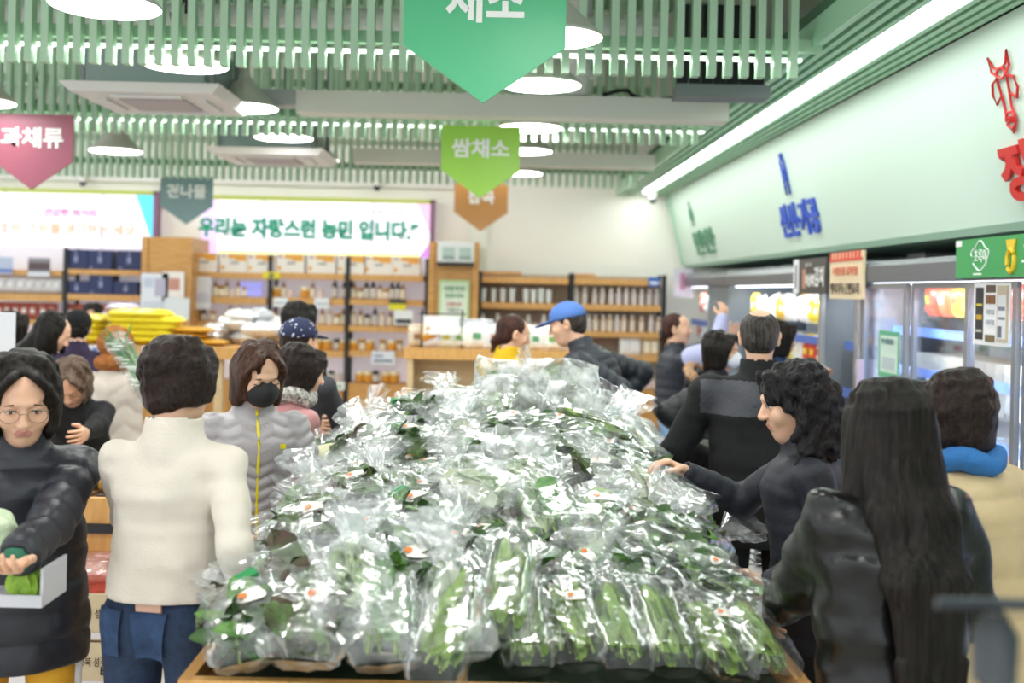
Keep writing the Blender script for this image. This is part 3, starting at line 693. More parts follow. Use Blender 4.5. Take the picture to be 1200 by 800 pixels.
row(['fruit_jar', 'fruit_jar', 'dark_jar'], [421, 431, 440, 452, 462], 448, YS0 + .1, 'middle unit, right base cabinet')
row(['can', 'dark_jar'], [378, 388, 397], 447, YS0 + .1, 'middle unit, middle base cabinet')
def card(name, px, py, wpx, hpx, Y, col, lab, marks=(), words=None, wc='2c2c34', cat='card', th=.004, wbold=.02):
    c = pt(px, py, Y); k = Y / FPX; w_, h_ = wpx * k, hpx * k; x, z = c[0], c[2]
    t = thing(name, lab, cat, (x, Y, z - h_ / 2))
    MB().box(x - w_ / 2, x + w_ / 2, Y - th, Y, z - h_ / 2, z + h_ / 2).build('sheet', mat('sheet ' + col, col, rough=.55), t)
    for i_, (u0, u1, v0, v1, mc) in enumerate(marks):
        MB().box(x - w_ / 2 + u0 * w_, x - w_ / 2 + u1 * w_, Y - th - .0015 - i_ * .0004, Y - th, z - h_ / 2 + v0 * h_, z - h_ / 2 + v1 * h_).build('printed_patch', mat('print ' + mc, mc, rough=.5), t)
    for i, (wd_, u0, u1, v0, v1, mc) in enumerate(words or []):
        text(wd_, (x - w_ / 2 + u0 * w_, Y - th - .0056, z - h_ / 2 + v0 * h_), (1, 0, 0), (0, 0, 1), (u1 - u0) * w_, (v1 - v0) * h_, mat('ink ' + mc, mc, rough=.5), 'lettering', t, depth=.0015, bold=wbold)
    return t
card('price_card', 318, 322.5, 20, 8, YS0 - .03, 'e8d32a', 'yellow shelf card hanging from the top board of the middle unit', marks=[(.35, .65, .1, .8, '6f7a58')])
card('price_card', 329, 354, 17, 11, YS0 - .03, 'e9edf0', 'white price card on the second shelf of the middle bay, left one', marks=[(.1, .9, .35, .5, '9aa4b0')])
card('price_card', 377, 355, 17, 12, YS0 - .03, 'e9edf0', 'white price card on the second shelf of the middle bay, right one', marks=[(.1, .9, .35, .5, '9aa4b0')])
card('price_card', 466, 357, 20, 12, YS0 - .04, 'e5dc28', 'yellow and dark price card on the right bay of the middle unit', marks=[(0, 1, .6, 1, '3a3c36')])
card('price_card', 473, 372, 22, 17, YS0 - .05, 'eef0f2', 'white card with black letters on the right bay of the middle unit', marks=[(.08, .92, .1, .4, '3a3a3e')])
card('price_card', 449, 419, 27, 16, YS0 - .03, 'dfe3ec', 'pale card with small print hanging at the fourth shelf of the middle unit', marks=[(.1, .5, .55, .7, '8088a8'), (.1, .9, .2, .35, '5a6078')])
card('price_card', 381, 456, 13, 20, YS0 - .03, 'eceaf0', 'tall white card on the base cabinet of the middle bay', marks=[(.2, .8, .5, .7, 'c09ab0')])
card('price_card', 396, 452, 16, 10, YS0 - .03, 'e6efe6', 'wide white card on the base cabinet of the middle bay', marks=[(.2, .8, .3, .6, '9ab09a')])
card('price_card', 236, 343, 22, 38, YS0 - .06, 'dcdde4', 'large pale sheet on the left edge of the middle unit', marks=[(.1, .9, .2, .5, 'c2c5d2')])
c = pt(293, 341, YS0); t = thing('display_screen', 'small purple lit screen among the jars of the middle unit', 'screen', (c[0], YS0 + .1, c[2]))
MB().box(c[0] - .14, c[0] + .12, YS0 + .1, YS0 + .14, c[2] - .06, c[2] + .11).build('screen_face', mat('violet screen', '8f8fd8', emit=.7), t)
# --- left unit
A_, bs = unit('oak and black shelving unit with navy gift boxes under the far-left banner', -30, 168, [-30, 75, 167],
  [(-30, 75, 316, 6), (75, 167, 316, 6), (-30, 75, 344, 8), (75, 167, 345, 7), (-30, 75, 374, 6), (75, 167, 374, 6)], YS0, YS1, 290, 448)
MB().box(pt(-30, 400, YS1)[0], pt(167, 400, YS1)[0], YS1, YS1 + .02, pt(80, 440, YS1)[2], pt(80, 292, YS1)[2]).build('glow_back_panel', mat('glowing shelf back', 'e9e6f2', emit=.25), A_)  # light of the shelf lamps put into this panel as a glow
nb = [mat('navy gift box', '25305c', rough=.5), mat('pale print on navy', '8a90b4', rough=.5)]
nb1 = boxmesh('navy_tall', .28, .25, .235, nb, [(.45, .55, .78, .88, 1), (.42, .58, .35, .68, 1), (.04, .2, .08, .14, 1)])
nb2 = boxmesh('navy_low', .29, .25, .16, nb, [(.45, .55, .7, .8, 1), (.42, .58, .25, .6, 1)])
for i, (px, py, me, lb) in enumerate(((93, 316, nb1, 'left of the three on the top shelf'), (121, 316, nb1, 'middle of the three on the top shelf'), (155, 316, nb1, 'right of the three on the top shelf'), (94, 345, nb2, 'left of the three on the second shelf'), (151, 345, nb2, 'right of the three on the second shelf'), (122, 345, nb1, 'tall middle one on the second shelf'))):
    p = pt(px, py, YS0 + .14); put(me, 'gift_box', (p[0], p[1], bs[1 if py < 330 else 3][2] + .001), 'navy gift box, %s of the left unit' % lb, 'box', 'navy gift boxes')
cup = pouchmesh('foil_pack', .16, .09, .22, [mat('silver foil pack', 'd5d3d6', rough=.25, metal=.2), mat('pale label pack', 'ece8e4', rough=.5)], 5)
for i, px in enumerate([2, 14, 26, 37, 48, 59, 68]): p = pt(px, 344, YS0 + .1); put(cup, 'foil_pack', (p[0], p[1], bs[2][2] + .001), 'silver foil pack, %s from left on the second shelf of the left unit' % ORD[i], 'pack', 'silver foil packs')
rp = pouchmesh('red_pack', .12, .08, .2, [mat('rust red pack', 'a8574a', rough=.4), mat('pale label pack', 'ece8e4', rough=.5)], 6)
for i, px in enumerate([0, 10, 20, 30, 40, 52, 62, 84, 94, 104, 116, 126, 136, 147, 158]): p = pt(px, 374, YS0 + .1); put(rp, 'snack_pack', (p[0], p[1], bs[4][2] + .001), 'rust red snack pack, %s from left on the third shelf of the left unit' % ORD[i], 'pack', 'rust red snack packs')
card('price_card', 46, 313, 26, 22, YS0 - .03, '8f8a92', 'picture card leaning on the top shelf of the left unit', marks=[(.0, 1, .35, .75, '5b4a50'), (0, 1, 0, .25, 'd9dbe4')])
card('price_card', 5, 311, 20, 20, YS0 - .03, 'b9c3dc', 'pale blue card on the top shelf at the left picture edge', marks=[(.0, 1, .1, .3, '5a74b8')])
# --- oak wall column left, with sheets
def column(px0, px1, py0, py1, lab):
    Y = 12.95; a, b = pt(px0, py0, Y), pt(px1, py1, Y)
    t = thing('oak_column', lab, 'column', ((a[0] + b[0]) / 2, Y, 0))
    MB().box(a[0], b[0], Y, YB, 0, a[2]).build('casing', WOOD, t)
    for x in (a[0], b[0] - .07): MB().box(x, x + .07, Y - .02, Y, 0, a[2]).build('edge_board', WOOD, t)
    return Y, a, b
column(167, 222, 277, 440, 'square oak wall column between the left and the middle shelving units')
YC = 12.9
card('notice', 181, 350, 32, 60, YC, 'e2e5ee', 'tall white printed notice on the oak column left of the middle unit', marks=[(.1, .45, .72, .9, 'c3cbdc'), (.5, .9, .55, .9, 'b9b4c8'), (.1, .9, .1, .45, 'cdd3e0')], cat='notice')
card('notice', 203, 338, 26, 40, YC, 'efe7e2', 'white notice with red drawing on the oak column', marks=[(.3, .8, .45, .8, 'c98f80')], cat='notice')
card('notice', 207, 362, 30, 26, YC - .02, 'dfe2e6', 'small pale notice low on the oak column', cat='notice')
Y, a, b = column(503, 558, 283, 440, 'square oak wall column right of the middle shelving unit')
a, b = pt(513, 310, Y - .02), pt(556, 284, Y - .02); t = thing('wall_heater_unit', 'white box-shaped appliance with two windows mounted atop the oak column', 'appliance', ((a[0] + b[0]) / 2, Y, a[2]))
MB().box(a[0], b[0], Y - .18, Y, a[2] + .03, b[2]).build('housing', mat('white plastic', 'e9ecec', rough=.35), t)
MB().box(a[0], b[0], Y - .17, Y, a[2] - .01, a[2] + .03).build('base', BLACKM, t)
for k in range(2):
    x = a[0] + .06 + k * .19; MB().box(x, x + .14, Y - .19, Y - .181, a[2] + .06, a[2] + .20).build('window_panel', mat('grey green window', 'b7cdc6', rough=.2), t)
    MB().box(x, x + .14, Y - .195, Y - .19, a[2] + .06, a[2] + .10).build('vent', mat('grey vent', '8fa39c', rough=.4), t)
card('poster', 532, 352, 36, 48, Y - .03, 'e6efdc', 'pale green poster with Korean print on the oak column right of the middle unit', marks=[(.0, 1, .92, 1, 'bcd9a0'), (0, .08, 0, 1, 'bcd9a0'), (.92, 1, 0, 1, 'bcd9a0')],
     words=[('우리땅 먹거리', .15, .85, .72, .86, '3f9a5c'), ('건강이 먼저', .2, .8, .56, .68, '3f9a5c'), ('신선한 하루', .25, .75, .36, .46, 'd06a6a'), ('드립니다', .3, .7, .22, .31, '7a7a8a')], cat='poster')

# ============================================================ display counters in the middle distance
def counter(px0, px1, py_top, Y, depth, lab, thick=.09, legs=False):
    a, b = pt(px0, py_top, Y), pt(px1, py_top, Y); z = pt((px0 + px1) / 2, py_top, Y)[2]
    t = thing('display_counter', lab, 'counter', ((a[0] + b[0]) / 2, Y, 0))
    MB().box(a[0], b[0], Y, Y + depth, z - thick, z).build('worktop', WOODH, t)
    if legs:
        for x in (a[0] + .12, b[0] - .18):
            for y in (Y + .06, Y + depth - .12): MB().box(x, x + .06, y, y + .06, 0, z - thick).build('leg', WOODL, t)
        MB().box(a[0] + .1, b[0] - .1, Y + .1, Y + depth - .1, .3, .34).build('lower_shelf', WOODL, t)
    else:
        MB().box(a[0] + .06, b[0] - .06, Y + .30, Y + depth - .05, .1, z - thick).build('body', WOODL, t)
        for x in (a[0] + .03, b[0] - .08): MB().box(x, x + .05, Y + .02, Y + .32, .1, z - thick).build('side_panel', WOODL, t)
        MB().box(a[0] + .05, b[0] - .05, Y + .02, Y + .32, .55, .6).build('shelf_board', WOODL, t)
        MB().box(a[0] + .08, b[0] - .08, Y + .2, Y + .3, 0, .1).build('kick_board', BLACKM, t)
    return a[0], b[0], z
YC1 = 9.3
xa, xb, zc = counter(473, 690, 410, YC1, .9, 'oak display counter behind the woman in the yellow jacket')
cols = [('eef0e6', 'd9c95a'), ('f1efe9', '7fae62'), ('e9e9ee', 'd98a4a'), ('d9c8b2', '9a6a44'), ('f4f4f2', '5a9a6a'), ('e8ecf2', 'c94a4a')]
pk = [pouchmesh('pack%d' % i, .17, .10, .20, [mat('pack film ' + c1, c1, rough=.3), mat('pack print ' + c2, c2, rough=.4)], 20 + i) for i, (c1, c2) in enumerate(cols)]
nmk = ['white and yellow', 'white and green', 'white and orange', 'brown', 'white leaf-printed', 'white and red']
seen_k = {}
for i in range(22):
    k = [3, 2, 0, 1, 4, 2, 1, 0, 4, 1, 5][i % 11] if i else 3; n = seen_k.get(k, 0); seen_k[k] = n + 1
    x = xa + .1 + (i % 11) * (xb - xa - .2) / 10.5; y = YC1 + .14 + (i // 11) * .22
    put(pk[k], 'snack_pack', (x, y, zc + .001 + (i // 11) * .01), '%s snack pack, %s such on the oak counter behind the yellow jacket' % (nmk[k], ORD[n]), 'pack', 'snack packs on the oak counter', random.uniform(.9, 1.1), random.uniform(-.5, .5))
card('white_board', 517, 381, 41, 22, YC1 + .05, 'f0f1f1', 'blank white board standing on the oak counter left end', cat='board')
t = thing('sign_holder', 'black wire sign holder on the oak counter behind the white board', 'stand', (pt(517, 400, YC1)[0], YC1 + .1, zc))
for dx in (-.17, .17): MB().tube([(t.location.x + dx, YC1 + .1, zc), (t.location.x + dx, YC1 + .1, zc + .33)], .007, 6).build('rod', BLACKM, t)
MB().tube([(t.location.x - .2, YC1 + .1, zc + .29), (t.location.x + .2, YC1 + .1, zc + .29)], .006, 6).build('crossbar', BLACKM, t)
silver = pouchmesh('silver', .3, .14, .2, [mat('clear snack film', 'c9c9cf', rough=.2, metal=.3)], 9)
put(silver, 'snack_pack', (pt(552, 400, YC1)[0], YC1 + .3, zc + .05), 'large shiny silver bag lying behind the packs on the oak counter', 'pack', None, (1.3, 1, 1), .2)
orb = pouchmesh('orange_bag', .2, .1, .16, [mat('orange film', 'd99a3a', rough=.35)], 10)
put(orb, 'snack_pack', (pt(505, 400, YC1)[0], YC1 + .12, zc + .06), 'orange crinkled bag at the left end of the oak counter', 'pack', None, 1.0, .6)
# greens on the lower shelf of that counter
lg = leafmat('dark leaf', '2f6a2c', '6aa544')
for i in range(4):
    v = Vol((-.1, -.1, 0), (.1, .1, .16), .011)
    for k in range(6): a = k * 1.05 + i; v.cap((0, 0, .03), (.06 * math.cos(a), .05 * math.sin(a), .11 + .02 * math.sin(k * 3)), .02, .03, k=.01)
    v.noise(.015, 40, i)
    p = pt(486 + i * 17, 470, YC1 + .1)
    tag(meshobj('potted_greens', [v.mesh()], [lg, mat('pink radish', 'c9a0a0')][0], None, (p[0], YC1 + .12, .601 + .0), 0), 'bunch of greens, %s from left, on the lower shelf of the oak counter' % ORD[i], 'vegetable', 'greens on the lower counter shelf').scale = (1.3, 1.3, 1.5)

# left counter with yellow bags
YC2 = 8.2
xa, xb, zc = counter(88, 278, 405, YC2, 1.0, 'pale oak display counter with yellow bags left of the white-sweater woman', legs=True)
MB().box(0, 0, 0, 0, 0, 0)
st = mat('blue white strip', 'e4e7f0', rough=.5)
for (x0, x1, lb) in ((89, 134, 'white price strip with blue print on the counter edge under the left yellow bags'), (166, 216, 'white price strip with blue print on the counter edge under the right yellow bags')):
    c = pt((x0 + x1) / 2, 409, YC2 - .01); w_ = (x1 - x0) * YC2 / FPX
    t = thing('price_strip', lb, 'label', c)
    MB().box(c[0] - w_ / 2, c[0] + w_ / 2, YC2 - .006, YC2 - .001, zc - .075, zc - .005).build('strip', st, t)
    for k in range(5): MB().box(c[0] - w_ / 2 + (k + .15) * w_ / 5, c[0] - w_ / 2 + (k + .8) * w_ / 5, YC2 - .009, YC2 - .006, zc - .05, zc - .025).build('printed_patch', mat('blue print', '6a78b8', rough=.5), t)
yb = pouchmesh('yellow_bag', .27, .085, .30, [mat('yellow bag film', 'efdc3c', rough=.35), mat('yellow bag front', 'e6cf1e', rough=.4)], 12, flat=True)
i = 0
for st_i, (px, n) in enumerate(((104, 4), (150, 5), (176, 5), (193, 4))):
    for k in range(n):
        p = pt(px, 400, YC2 + .2); put(yb, 'grain_bag', (p[0] + random.uniform(-.02, .02), YC2 + .2, zc + .001 + k * .048), 'yellow grain bag, %s from the bottom of the %s stack from left' % (ORD[k], ORD[st_i]), 'bag', 'yellow grain bags', (1, 1, .85), random.uniform(-.12, .12)); i += 1
pb = pouchmesh('purple_bag', .27, .08, .30, [mat('lilac bag film', 'cfc0d4', rough=.35), mat('plum bag front', '9a6a88', rough=.4)], 13, flat=True)
for k, (px, j) in enumerate(((126, 0), (138, 0), (138, 1), (128, 1), (133, 2), (142, 3))):
    p = pt(px, 400, YC2 + .6); put(pb, 'grain_bag', (p[0], YC2 + .62, zc + .001 + (j * 1.5) * .05), 'lilac and plum grain bag, number %s of the pile behind the yellow bags' % ORD[k], 'bag', 'lilac grain bags', (1, 1, .95), random.uniform(-.3, .3))
bb = pouchmesh('brown_bag', .33, .05, .26, [mat('amber film', 'cf9a35', rough=.3), mat('amber front', 'c08a28', rough=.35)], 14, flat=True)
for k, (px, j) in enumerate(((212, 0), (216, 1), (238, 0), (222, 2))):
    p = pt(px, 403, YC2 + .1); put(bb, 'grain_bag', (p[0], YC2 + .19, zc + .001 + j * .045), 'flat amber bag, %s of the amber bags right of the yellow stacks' % ORD[k], 'bag', 'flat amber bags', 1.0, random.uniform(-.2, .2))
sb = [pouchmesh('snow%d' % q, .2, .11, .2, [mat('milky snack film %d' % q, ['dcdcde', 'c3c4ca', 'e6e2de'][q], rough=.22, metal=.15)], 30 + q, flat=True) for q in range(3)]
for k in range(20):
    px = [248, 262, 275, 289, 303, 317, 255, 270, 284, 298, 310, 264, 279, 292, 305, 286, 299, 272, 312, 322][k]; j = [0] * 6 + [1] * 5 + [2] * 4 + [3] * 3 + [0, 0]
    p = pt(px, 403, YC2 + .5); put(sb[k % 3], 'snack_pack', (p[0], YC2 + .45 + .12 * (k % 3), zc - (.0) + .002 + j[k] * .055 + (.06 if k > 17 else 0)), 'milky clear snack bag, %s of the snack bags at the counter end' % ORD[k], 'pack', 'milky clear snack bags', random.uniform(.9, 1.15), random.uniform(-2, 2))
# low stand under the end of that heap
xa2 = pt(245, 410, YC2 + .3)[0]; xb2 = pt(330, 410, YC2 + .3)[0]
t = thing('display_stand', 'oak side stand carrying the milky snack bags beside the long counter', 'counter', ((xa2 + xb2) / 2, YC2 + .3, 0))
MB().box(xb - .0 + .01, xb2, YC2 + .02, YC2 + .98, zc - .09, zc - .001).build('worktop', WOODH, t)
for x in (xb + .02, xb2 - .07):
    for y in (YC2 + .05, YC2 + .9): MB().box(x, x + .05, y, y + .05, 0, zc - .09).build('leg', BLACKM, t)
MB().box(xb + .08, xb2 - .08, YC2 + .1, YC2 + .9, .5, .54).build('lower_shelf', WOODL, t)
for k in range(4):
    put(yb, 'grain_bag', (xb + .22 + .03 * k, YC2 + .3, .542 + k * .075), 'yellow-green bag, %s from the bottom on the lower shelf of the side stand' % ORD[k], 'bag', 'bags on the side stand', (.8, .8, .9), .2 * k)
# white panel at the left picture edge
p = pt(6, 410, 5.4); t = thing('white_sign_board', 'pale blank sign board cut off by the left picture edge', 'board', (p[0] - .1, 5.4, 0))
MB().box(p[0] - .35, pt(16, 400, 5.4)[0], 5.4, 5.42, pt(8, 442, 5.4)[2], pt(8, 366, 5.4)[2]).build('panel', mat('pale blue grey board', 'd3d9e2', rough=.5), t)
MB().box(p[0] - .2, p[0] - .16, 5.42, 5.44, 0, pt(8, 370, 5.4)[2]).build('post', mat('grey metal', '6d7275', rough=.5), t)

# ============================================================ near-left oak bin with side dishes
YL = 4.2
t = thing('display_bin', 'slanting oak display bin with tubs of food behind the navy-coat woman', 'bin', (-1.75, YL + .4, .3))
x1 = pt(134, 560, YL)[0]; x0 = x1 - 1.5
za, zb = 1.02, 1.10
ywd = WOOD
MB().hexa([(x0, YL, .55), (x1, YL, .55), (x1, YL + .03, .55), (x0, YL + .03, .55), (x0, YL, .93), (x1, YL, .93), (x1, YL + .03, .93), (x0, YL + .03, .93)]).build('front_board', WOODH, t)
MB().hexa([(x1, YL, .52), (x1 + .03, YL, .52), (x1 + .03, YL + 1.08, .52), (x1, YL + 1.08, .52), (x1, YL, 1.0), (x1 + .03, YL, 1.0), (x1 + .03, YL + 1.08, 1.0), (x1, YL + 1.08, 1.0)]).build('side_board', ywd, t)
MB().box(x1 + .031, x1 + .04, YL - .01, YL + 1.08, .80, .835).build('black_rail', BLACKM, t)
MB().box(x0, x1 - .001, YL - .012, YL - .001, .80, .835).build('black_rail', BLACKM, t)
MB().box(x0, x1 - .001, YL + .031, YL + 1.05, .5, .55).build('floor_board', WOOD, t)
MB().box(x0, x1 - .001, YL + .1, YL + 1.05, .80, .83).build('inner_shelf', WOOD, t)
MB().box(x0, x1 - .001, YL + .25, YL + 1.08, .12, .5).build('base', mat('pale grey plinth', 'cfcdc8', rough=.5), t)
MB().box(x0, x1 + .35, YL - .3, YL + .95, 0, .30).build('plinth', mat('pale grey plinth', 'cfcdc8', rough=.5), t)
lid = glass('clear tub plastic', 'fafdfd', .16)
foods = [('orange side dish', 'd98a22'), ('red side dish', 'a8442a'), ('brown side dish', '8a5a30'), ('golden side dish', 'e0a93c')]
tubs = []
for nm_, c_ in foods:
    r_ = thing('food_tub', 'x', 'tub', (0, 0, 0))
    MB().lathe([(.055, .0), (.062, .05), (.066, .052), (.064, .060), (.001, .064)], (0, 0, 0), 16).build('tub_shell', lid, r_, smooth=False)
    v = Vol((-.06, -.06, 0), (.06, .06, .06), .006); v.ell((0, 0, .022), (.050, .050, .022), k=.005); v.noise(.012, 60, 3)
    meshobj('food', [v.mesh()], mat(nm_, c_, rough=.35, var=.3, vscale=60, spec=.7), r_); r_.location = (0, 0, -5)
    tubs.append(r_)
k = 0
for j in range(6):
    for i in range(4):
        q = (i * 3 + j) % 4; first = k < 4
        x = x1 - .09 - i * .15; y = YL + .14 + j * .15; z = .831
        lb = '%s tub, %s from right, %s row of the oak bin' % (foods[q][0], ORD[i], ORD[j])
        copy_tree(tubs[q], (x, y, z), (0, 0, k), (1.12, 1.12, 1.2), lb, 'tubs in the oak bin')
        if j in (1, 2, 3) and i < 3:
            q = (q + 2) % 4; copy_tree(tubs[q], (x - .02, y + .02, z + .078), (0, 0, k), (1.12, 1.12, 1.2), lb.replace('row of', 'row, upper layer of'), 'tubs in the oak bin')
        k += 1
for r_ in tubs:
    for ch in list(r_.children): bpy.data.objects.remove(ch)
    bpy.data.objects.remove(r_)
# packet and two cartons at the foot of the bin
z1 = .30
kraft = mat('kraft white carton', 'd9c7a6', rough=.6); cw = mat('carton white print', 'e9e4e6', rough=.5)
for k in range(2):
    z = z1 + k * .172; xx = pt(142, 740, 3.95)[0]
    t = thing('carton', ['upper', 'lower'][1 - k] + ' flat carton with printed table and Korean letters beside the yellow trousers', 'box', (xx - .25, 3.95, z))
    MB().box(xx - .52, xx, 3.95, 4.18, z + .001, z + .165).build('box', kraft, t)
    MB().box(xx - .40, xx - .17, 3.947, 3.949, z + .03, z + .145).build('printed_table', cw, t)
    MB().box(xx - .50, xx - .001, 3.946, 3.9465, z + .008, z + .03).build('printed_band', cw, t)
    for r_ in range(3):
        for c_ in range(3): MB().box(xx - .39 + c_ * .075, xx - .35 + c_ * .075, 3.944, 3.9465, z + .05 + r_ * .03, z + .056 + r_ * .03).build('printed_line', mat('purple ink', '8a7a98', rough=.6), t)
    text('경북 성주', (xx - .15, 3.9485, z + .08), (1, 0, 0), (0, 0, 1), .10, .035, mat('brown ink', '5a4636', rough=.6), 'lettering', t, depth=.001)
    text('배농', (xx - .07, 3.9485, z + .04), (1, 0, 0), (0, 0, 1), .065, .045, mat('black ink', '1d1a1a', rough=.6), 'lettering', t, depth=.001, bold=.02)
t = thing('packed_tray', 'red food tray wrapped in clear film on the upper carton', 'tray', (xx - .15, 3.97, z1 + .338))
MB().box(xx - .30, xx - .02, 3.97, 4.16, z1 + .338, z1 + .362).build('tray', mat('red tray', 'b8452f', rough=.4, var=.3, vscale=40), t)
p_ = pouchmesh('wrapmesh', .30, .10, .2, [film('pink film', .35, .12, 'e8b8b0')], 15, flat=True)
o = bpy.data.objects.new('film_wrap', p_); COL.objects.link(o); o.parent = t; o.location = (-.01, .095, .012); o.rotation_euler = (.0, 0, .1)
# ============================================================ cold cases along the right wall
XF = 2.30
gm = mat('graphite case', '6b6d73', rough=.35, metal=.2); gp = mat('grey case panel', '858d96', rough=.4); sv = mat('silver trim', 'c5c9cc', rough=.25, metal=.6)
inner = mat('cold case white', 'dfe6f2', rough=.4); bl = mat('blue price rail', '5b78c9', rough=.4); caselit = mat('case lamp', 'f2f8ff', emit=2.5)
def Yat(px, X=XF): return X * FPX / ((px - VPX))
def case_light(x, y0, y1, z, e):
    a = bpy.data.lights.new('case_light', 'AREA'); a.shape = 'RECTANGLE'; a.size = .06; a.size_y = (y1 - y0) * .95; a.energy = e; a.color = (.93, .97, 1)
    o = bpy.data.objects.new('case_light', a); COL.objects.link(o); o.location = (x, (y0 + y1) / 2, z); o.rotation_euler = (0, R(-35), 0)
colr = ['f2d63c', 'f4f2ee', 'e8e4da', 'd8452f', 'f6f6f4', 'e9b93c', 'cfe0ee', 'c9c2b6', 'f0efe8', 'e06a4a']
cpk = [pouchmesh('cold%d' % i, .15, .07, .19, [mat('cold pack ' + c, c, rough=.3), mat('cold print ' + colr[(i * 3 + 1) % 10], colr[(i * 3 + 1) % 10], rough=.4)], 50 + i) for i, c in enumerate(colr)]
cname = ['yellow', 'white', 'cream', 'red', 'white and orange', 'amber', 'pale blue', 'beige', 'off-white', 'coral']
def open_case(lab, y0, y1, seq):
    t = thing('open_cold_case', lab, 'cold case', (XF + .3, (y0 + y1) / 2, 0))
    MB().box(XF + .75, XF + .80, y0, y1, .1, 1.95).build('back_panel', inner, t)
    MB().box(XF - .02, XF + .80, y0, y1, 1.945, 1.99).build('top_panel', gp, t)
    m_ = MB(); m_.prism([(XF - .05, 1.845), (XF + .02, 1.84), (XF + .02, 1.97), (XF - .02, 1.97), (XF - .05, 1.93)], y0, y1); m_.build('header', gm, t)
    MB().box(XF - .05, XF + .78, y0, y1, .1, .42).build('base', gm, t)
    MB().box(XF - .07, XF - .05, y0, y1, .36, .42).build('bumper', sv, t)
    MB().box(XF, XF + .78, y0, y0 + .04, .42, 1.93).build('side_panel', gp, t)
    MB().box(XF - .03, XF, y0 - .01, y0 + .05, .1, 1.93).build('edge_trim', sv, t)
    MB().box(XF + .06, XF + .09, y0 + .05, y1, 1.83, 1.85).build('lamp', caselit, t)
    case_light(XF + .10, y0 + .05, y1 - .05, 1.82, 3.2 * (y1 - y0))
    for s, (zz, d) in enumerate(((.46, .72), (.80, .68), (1.12, .65), (1.43, .62))):
        MB().box(XF + .75 - d, XF + .75, y0 + .04, y1, zz - .02, zz).build('shelf_board', inner, t)
        MB().box(XF + .735 - d, XF + .75 - d, y0 + .04, y1, zz - .03, zz + .03).build('price_rail', bl, t)
        if s == 0: continue
        n = int((y1 - y0 - .1) / .17)
        for i in range(n):
            k = seq[(i // 2 + s * 2) % len(seq)]; y = y0 + .13 + i * .17
            for r_ in range(2 if s > 1 else 1):
                put(cpk[k], 'chilled_pack', (XF + .83 - d + r_ * .17, y, zz + .12 + .02 * r_), '%s pack, %s from near end, %s row, %s shelf, %s cold case' % (cname[k], ORD[i], ('front', 'back')[r_], ('lowest', 'second', 'third', 'top')[s], lab.split(' open')[0]), 'pack', 'chilled packs in ' + lab.split(' case')[0] + ' case', (1, 1, random.uniform(.95, 1.2)), R(-90) + random.uniform(-.25, .25), )
    return t
open_case('middle open case with yellow and white packs', 7.62, 10.7, [1, 5, 1, 2, 0, 4, 3, 8, 0, 1])
open_case('far open case beside the back wall', 11.55, 13.3, [1, 6, 3, 4, 9, 1])
open_case('narrow open case between graphite post and glass-door fridge', 6.86, 7.55, [7, 2, 5])
# closed stretch between the far cases
t = thing('case_divider', 'plain grey cabinet stretch between the two far open cases', 'cold case', (XF + .3, 11.1, 0))
MB().box(XF, XF + .8, 10.72, 11.53, .1, 1.93).build('body', gp, t)
m_ = MB().prism([(XF - .05, 1.845), (XF + .02, 1.84), (XF + .02, 1.97), (XF - .02, 1.97), (XF - .05, 1.93)], 10.72, 11.53); m_.build('header', gm, t)
# wall fittings between the case tops and the mint panel
for k, (px, lb) in enumerate(((1066, 'tall white box column above the glass-door fridge'), (912, 'white box above the middle open case, right one'), (893, 'slim white box above the middle open case, left one'))):
    Y = (3.0 * FPX) / (px + 12 - VPX)
    tag(MB().box(2.92, 3.14, Y - .25 + .1 * (k > 0), Y + .2 - .1 * (k > 0), 1.992, 2.0).box(2.95, 3.14, Y - .2, Y + .12, 1.992, 2.07).build('service_box', WHITE, None, (3, Y, 1.98)), lb, 'box')

# ---- glass-door fridge
y0, y1 = 3.1, 6.82
F = thing('glass_door_fridge', 'graphite glass-door fridge with lit shelves along the right wall', 'fridge', (XF + .3, 5, 0))
MB().box(XF + .75, XF + .80, y0, y1, .1, 1.95).build('back_panel', inner, F)
MB().box(XF, XF + .80, y1 - .05, y1, .1, 1.90).build('side_panel', gm, F)
MB().box(XF + .001, XF + .80, y0, y1, 1.90, 1.965).build('top_panel', sv, F)
MB().prism([(XF - .06, 1.85), (XF, 1.845), (XF, 1.97), (XF - .03, 1.97), (XF - .06, 1.94)], y0, y1).build('header', gm, F)
MB().box(XF - .05, XF + .78, y0, y1, .08, .40).build('base', gm, F)
for z in (.30, .36): MB().box(XF - .09, XF - .05, y0, y1, z, z + .03).build('bumper', sv, F)
MB().box(XF, XF + .78, y0, y1, .40, .43).build('floor_panel', inner, F)
MB().box(XF + .03, XF + .06, y0, y1 - .06, 1.83, 1.85).build('lamp', caselit, F)
case_light(XF + .08, y0, y1 - .05, 1.82, 45)
fr = mat('brushed frame', '9ea2a8', rough=.3, metal=.5); gls = glass('door glass', 'f4faff', .10); pink = mat('pinkish handle', 'cbb9cb', rough=.3)
ys = [6.76, 6.05, 5.30, 4.78, 4.12, 3.5]
for i in range(5):
    a, b = ys[i + 1], ys[i]; xo = XF - .005 - (.03 if i % 2 == 0 else 0)
    f_ = MB(); f_.box(xo, xo + .025, a + .0, a + .035, .42, 1.84); f_.box(xo, xo + .025, b - .035, b, .42, 1.84); f_.box(xo, xo + .025, a + .035, b - .035, .42, .46); f_.box(xo, xo + .025, a + .035, b - .035, 1.81, 1.84)
    d = f_.build('door', fr, F)
    MB().box(xo + .010, xo + .016, a + .035, b - .035, .46, 1.81).build('pane', gls, d)
    MB().box(xo - .04, xo - .001, a + .035 if i % 2 else b - .065, a + .065 if i % 2 else b - .035, .85, 1.38).build('handle', pink, d)
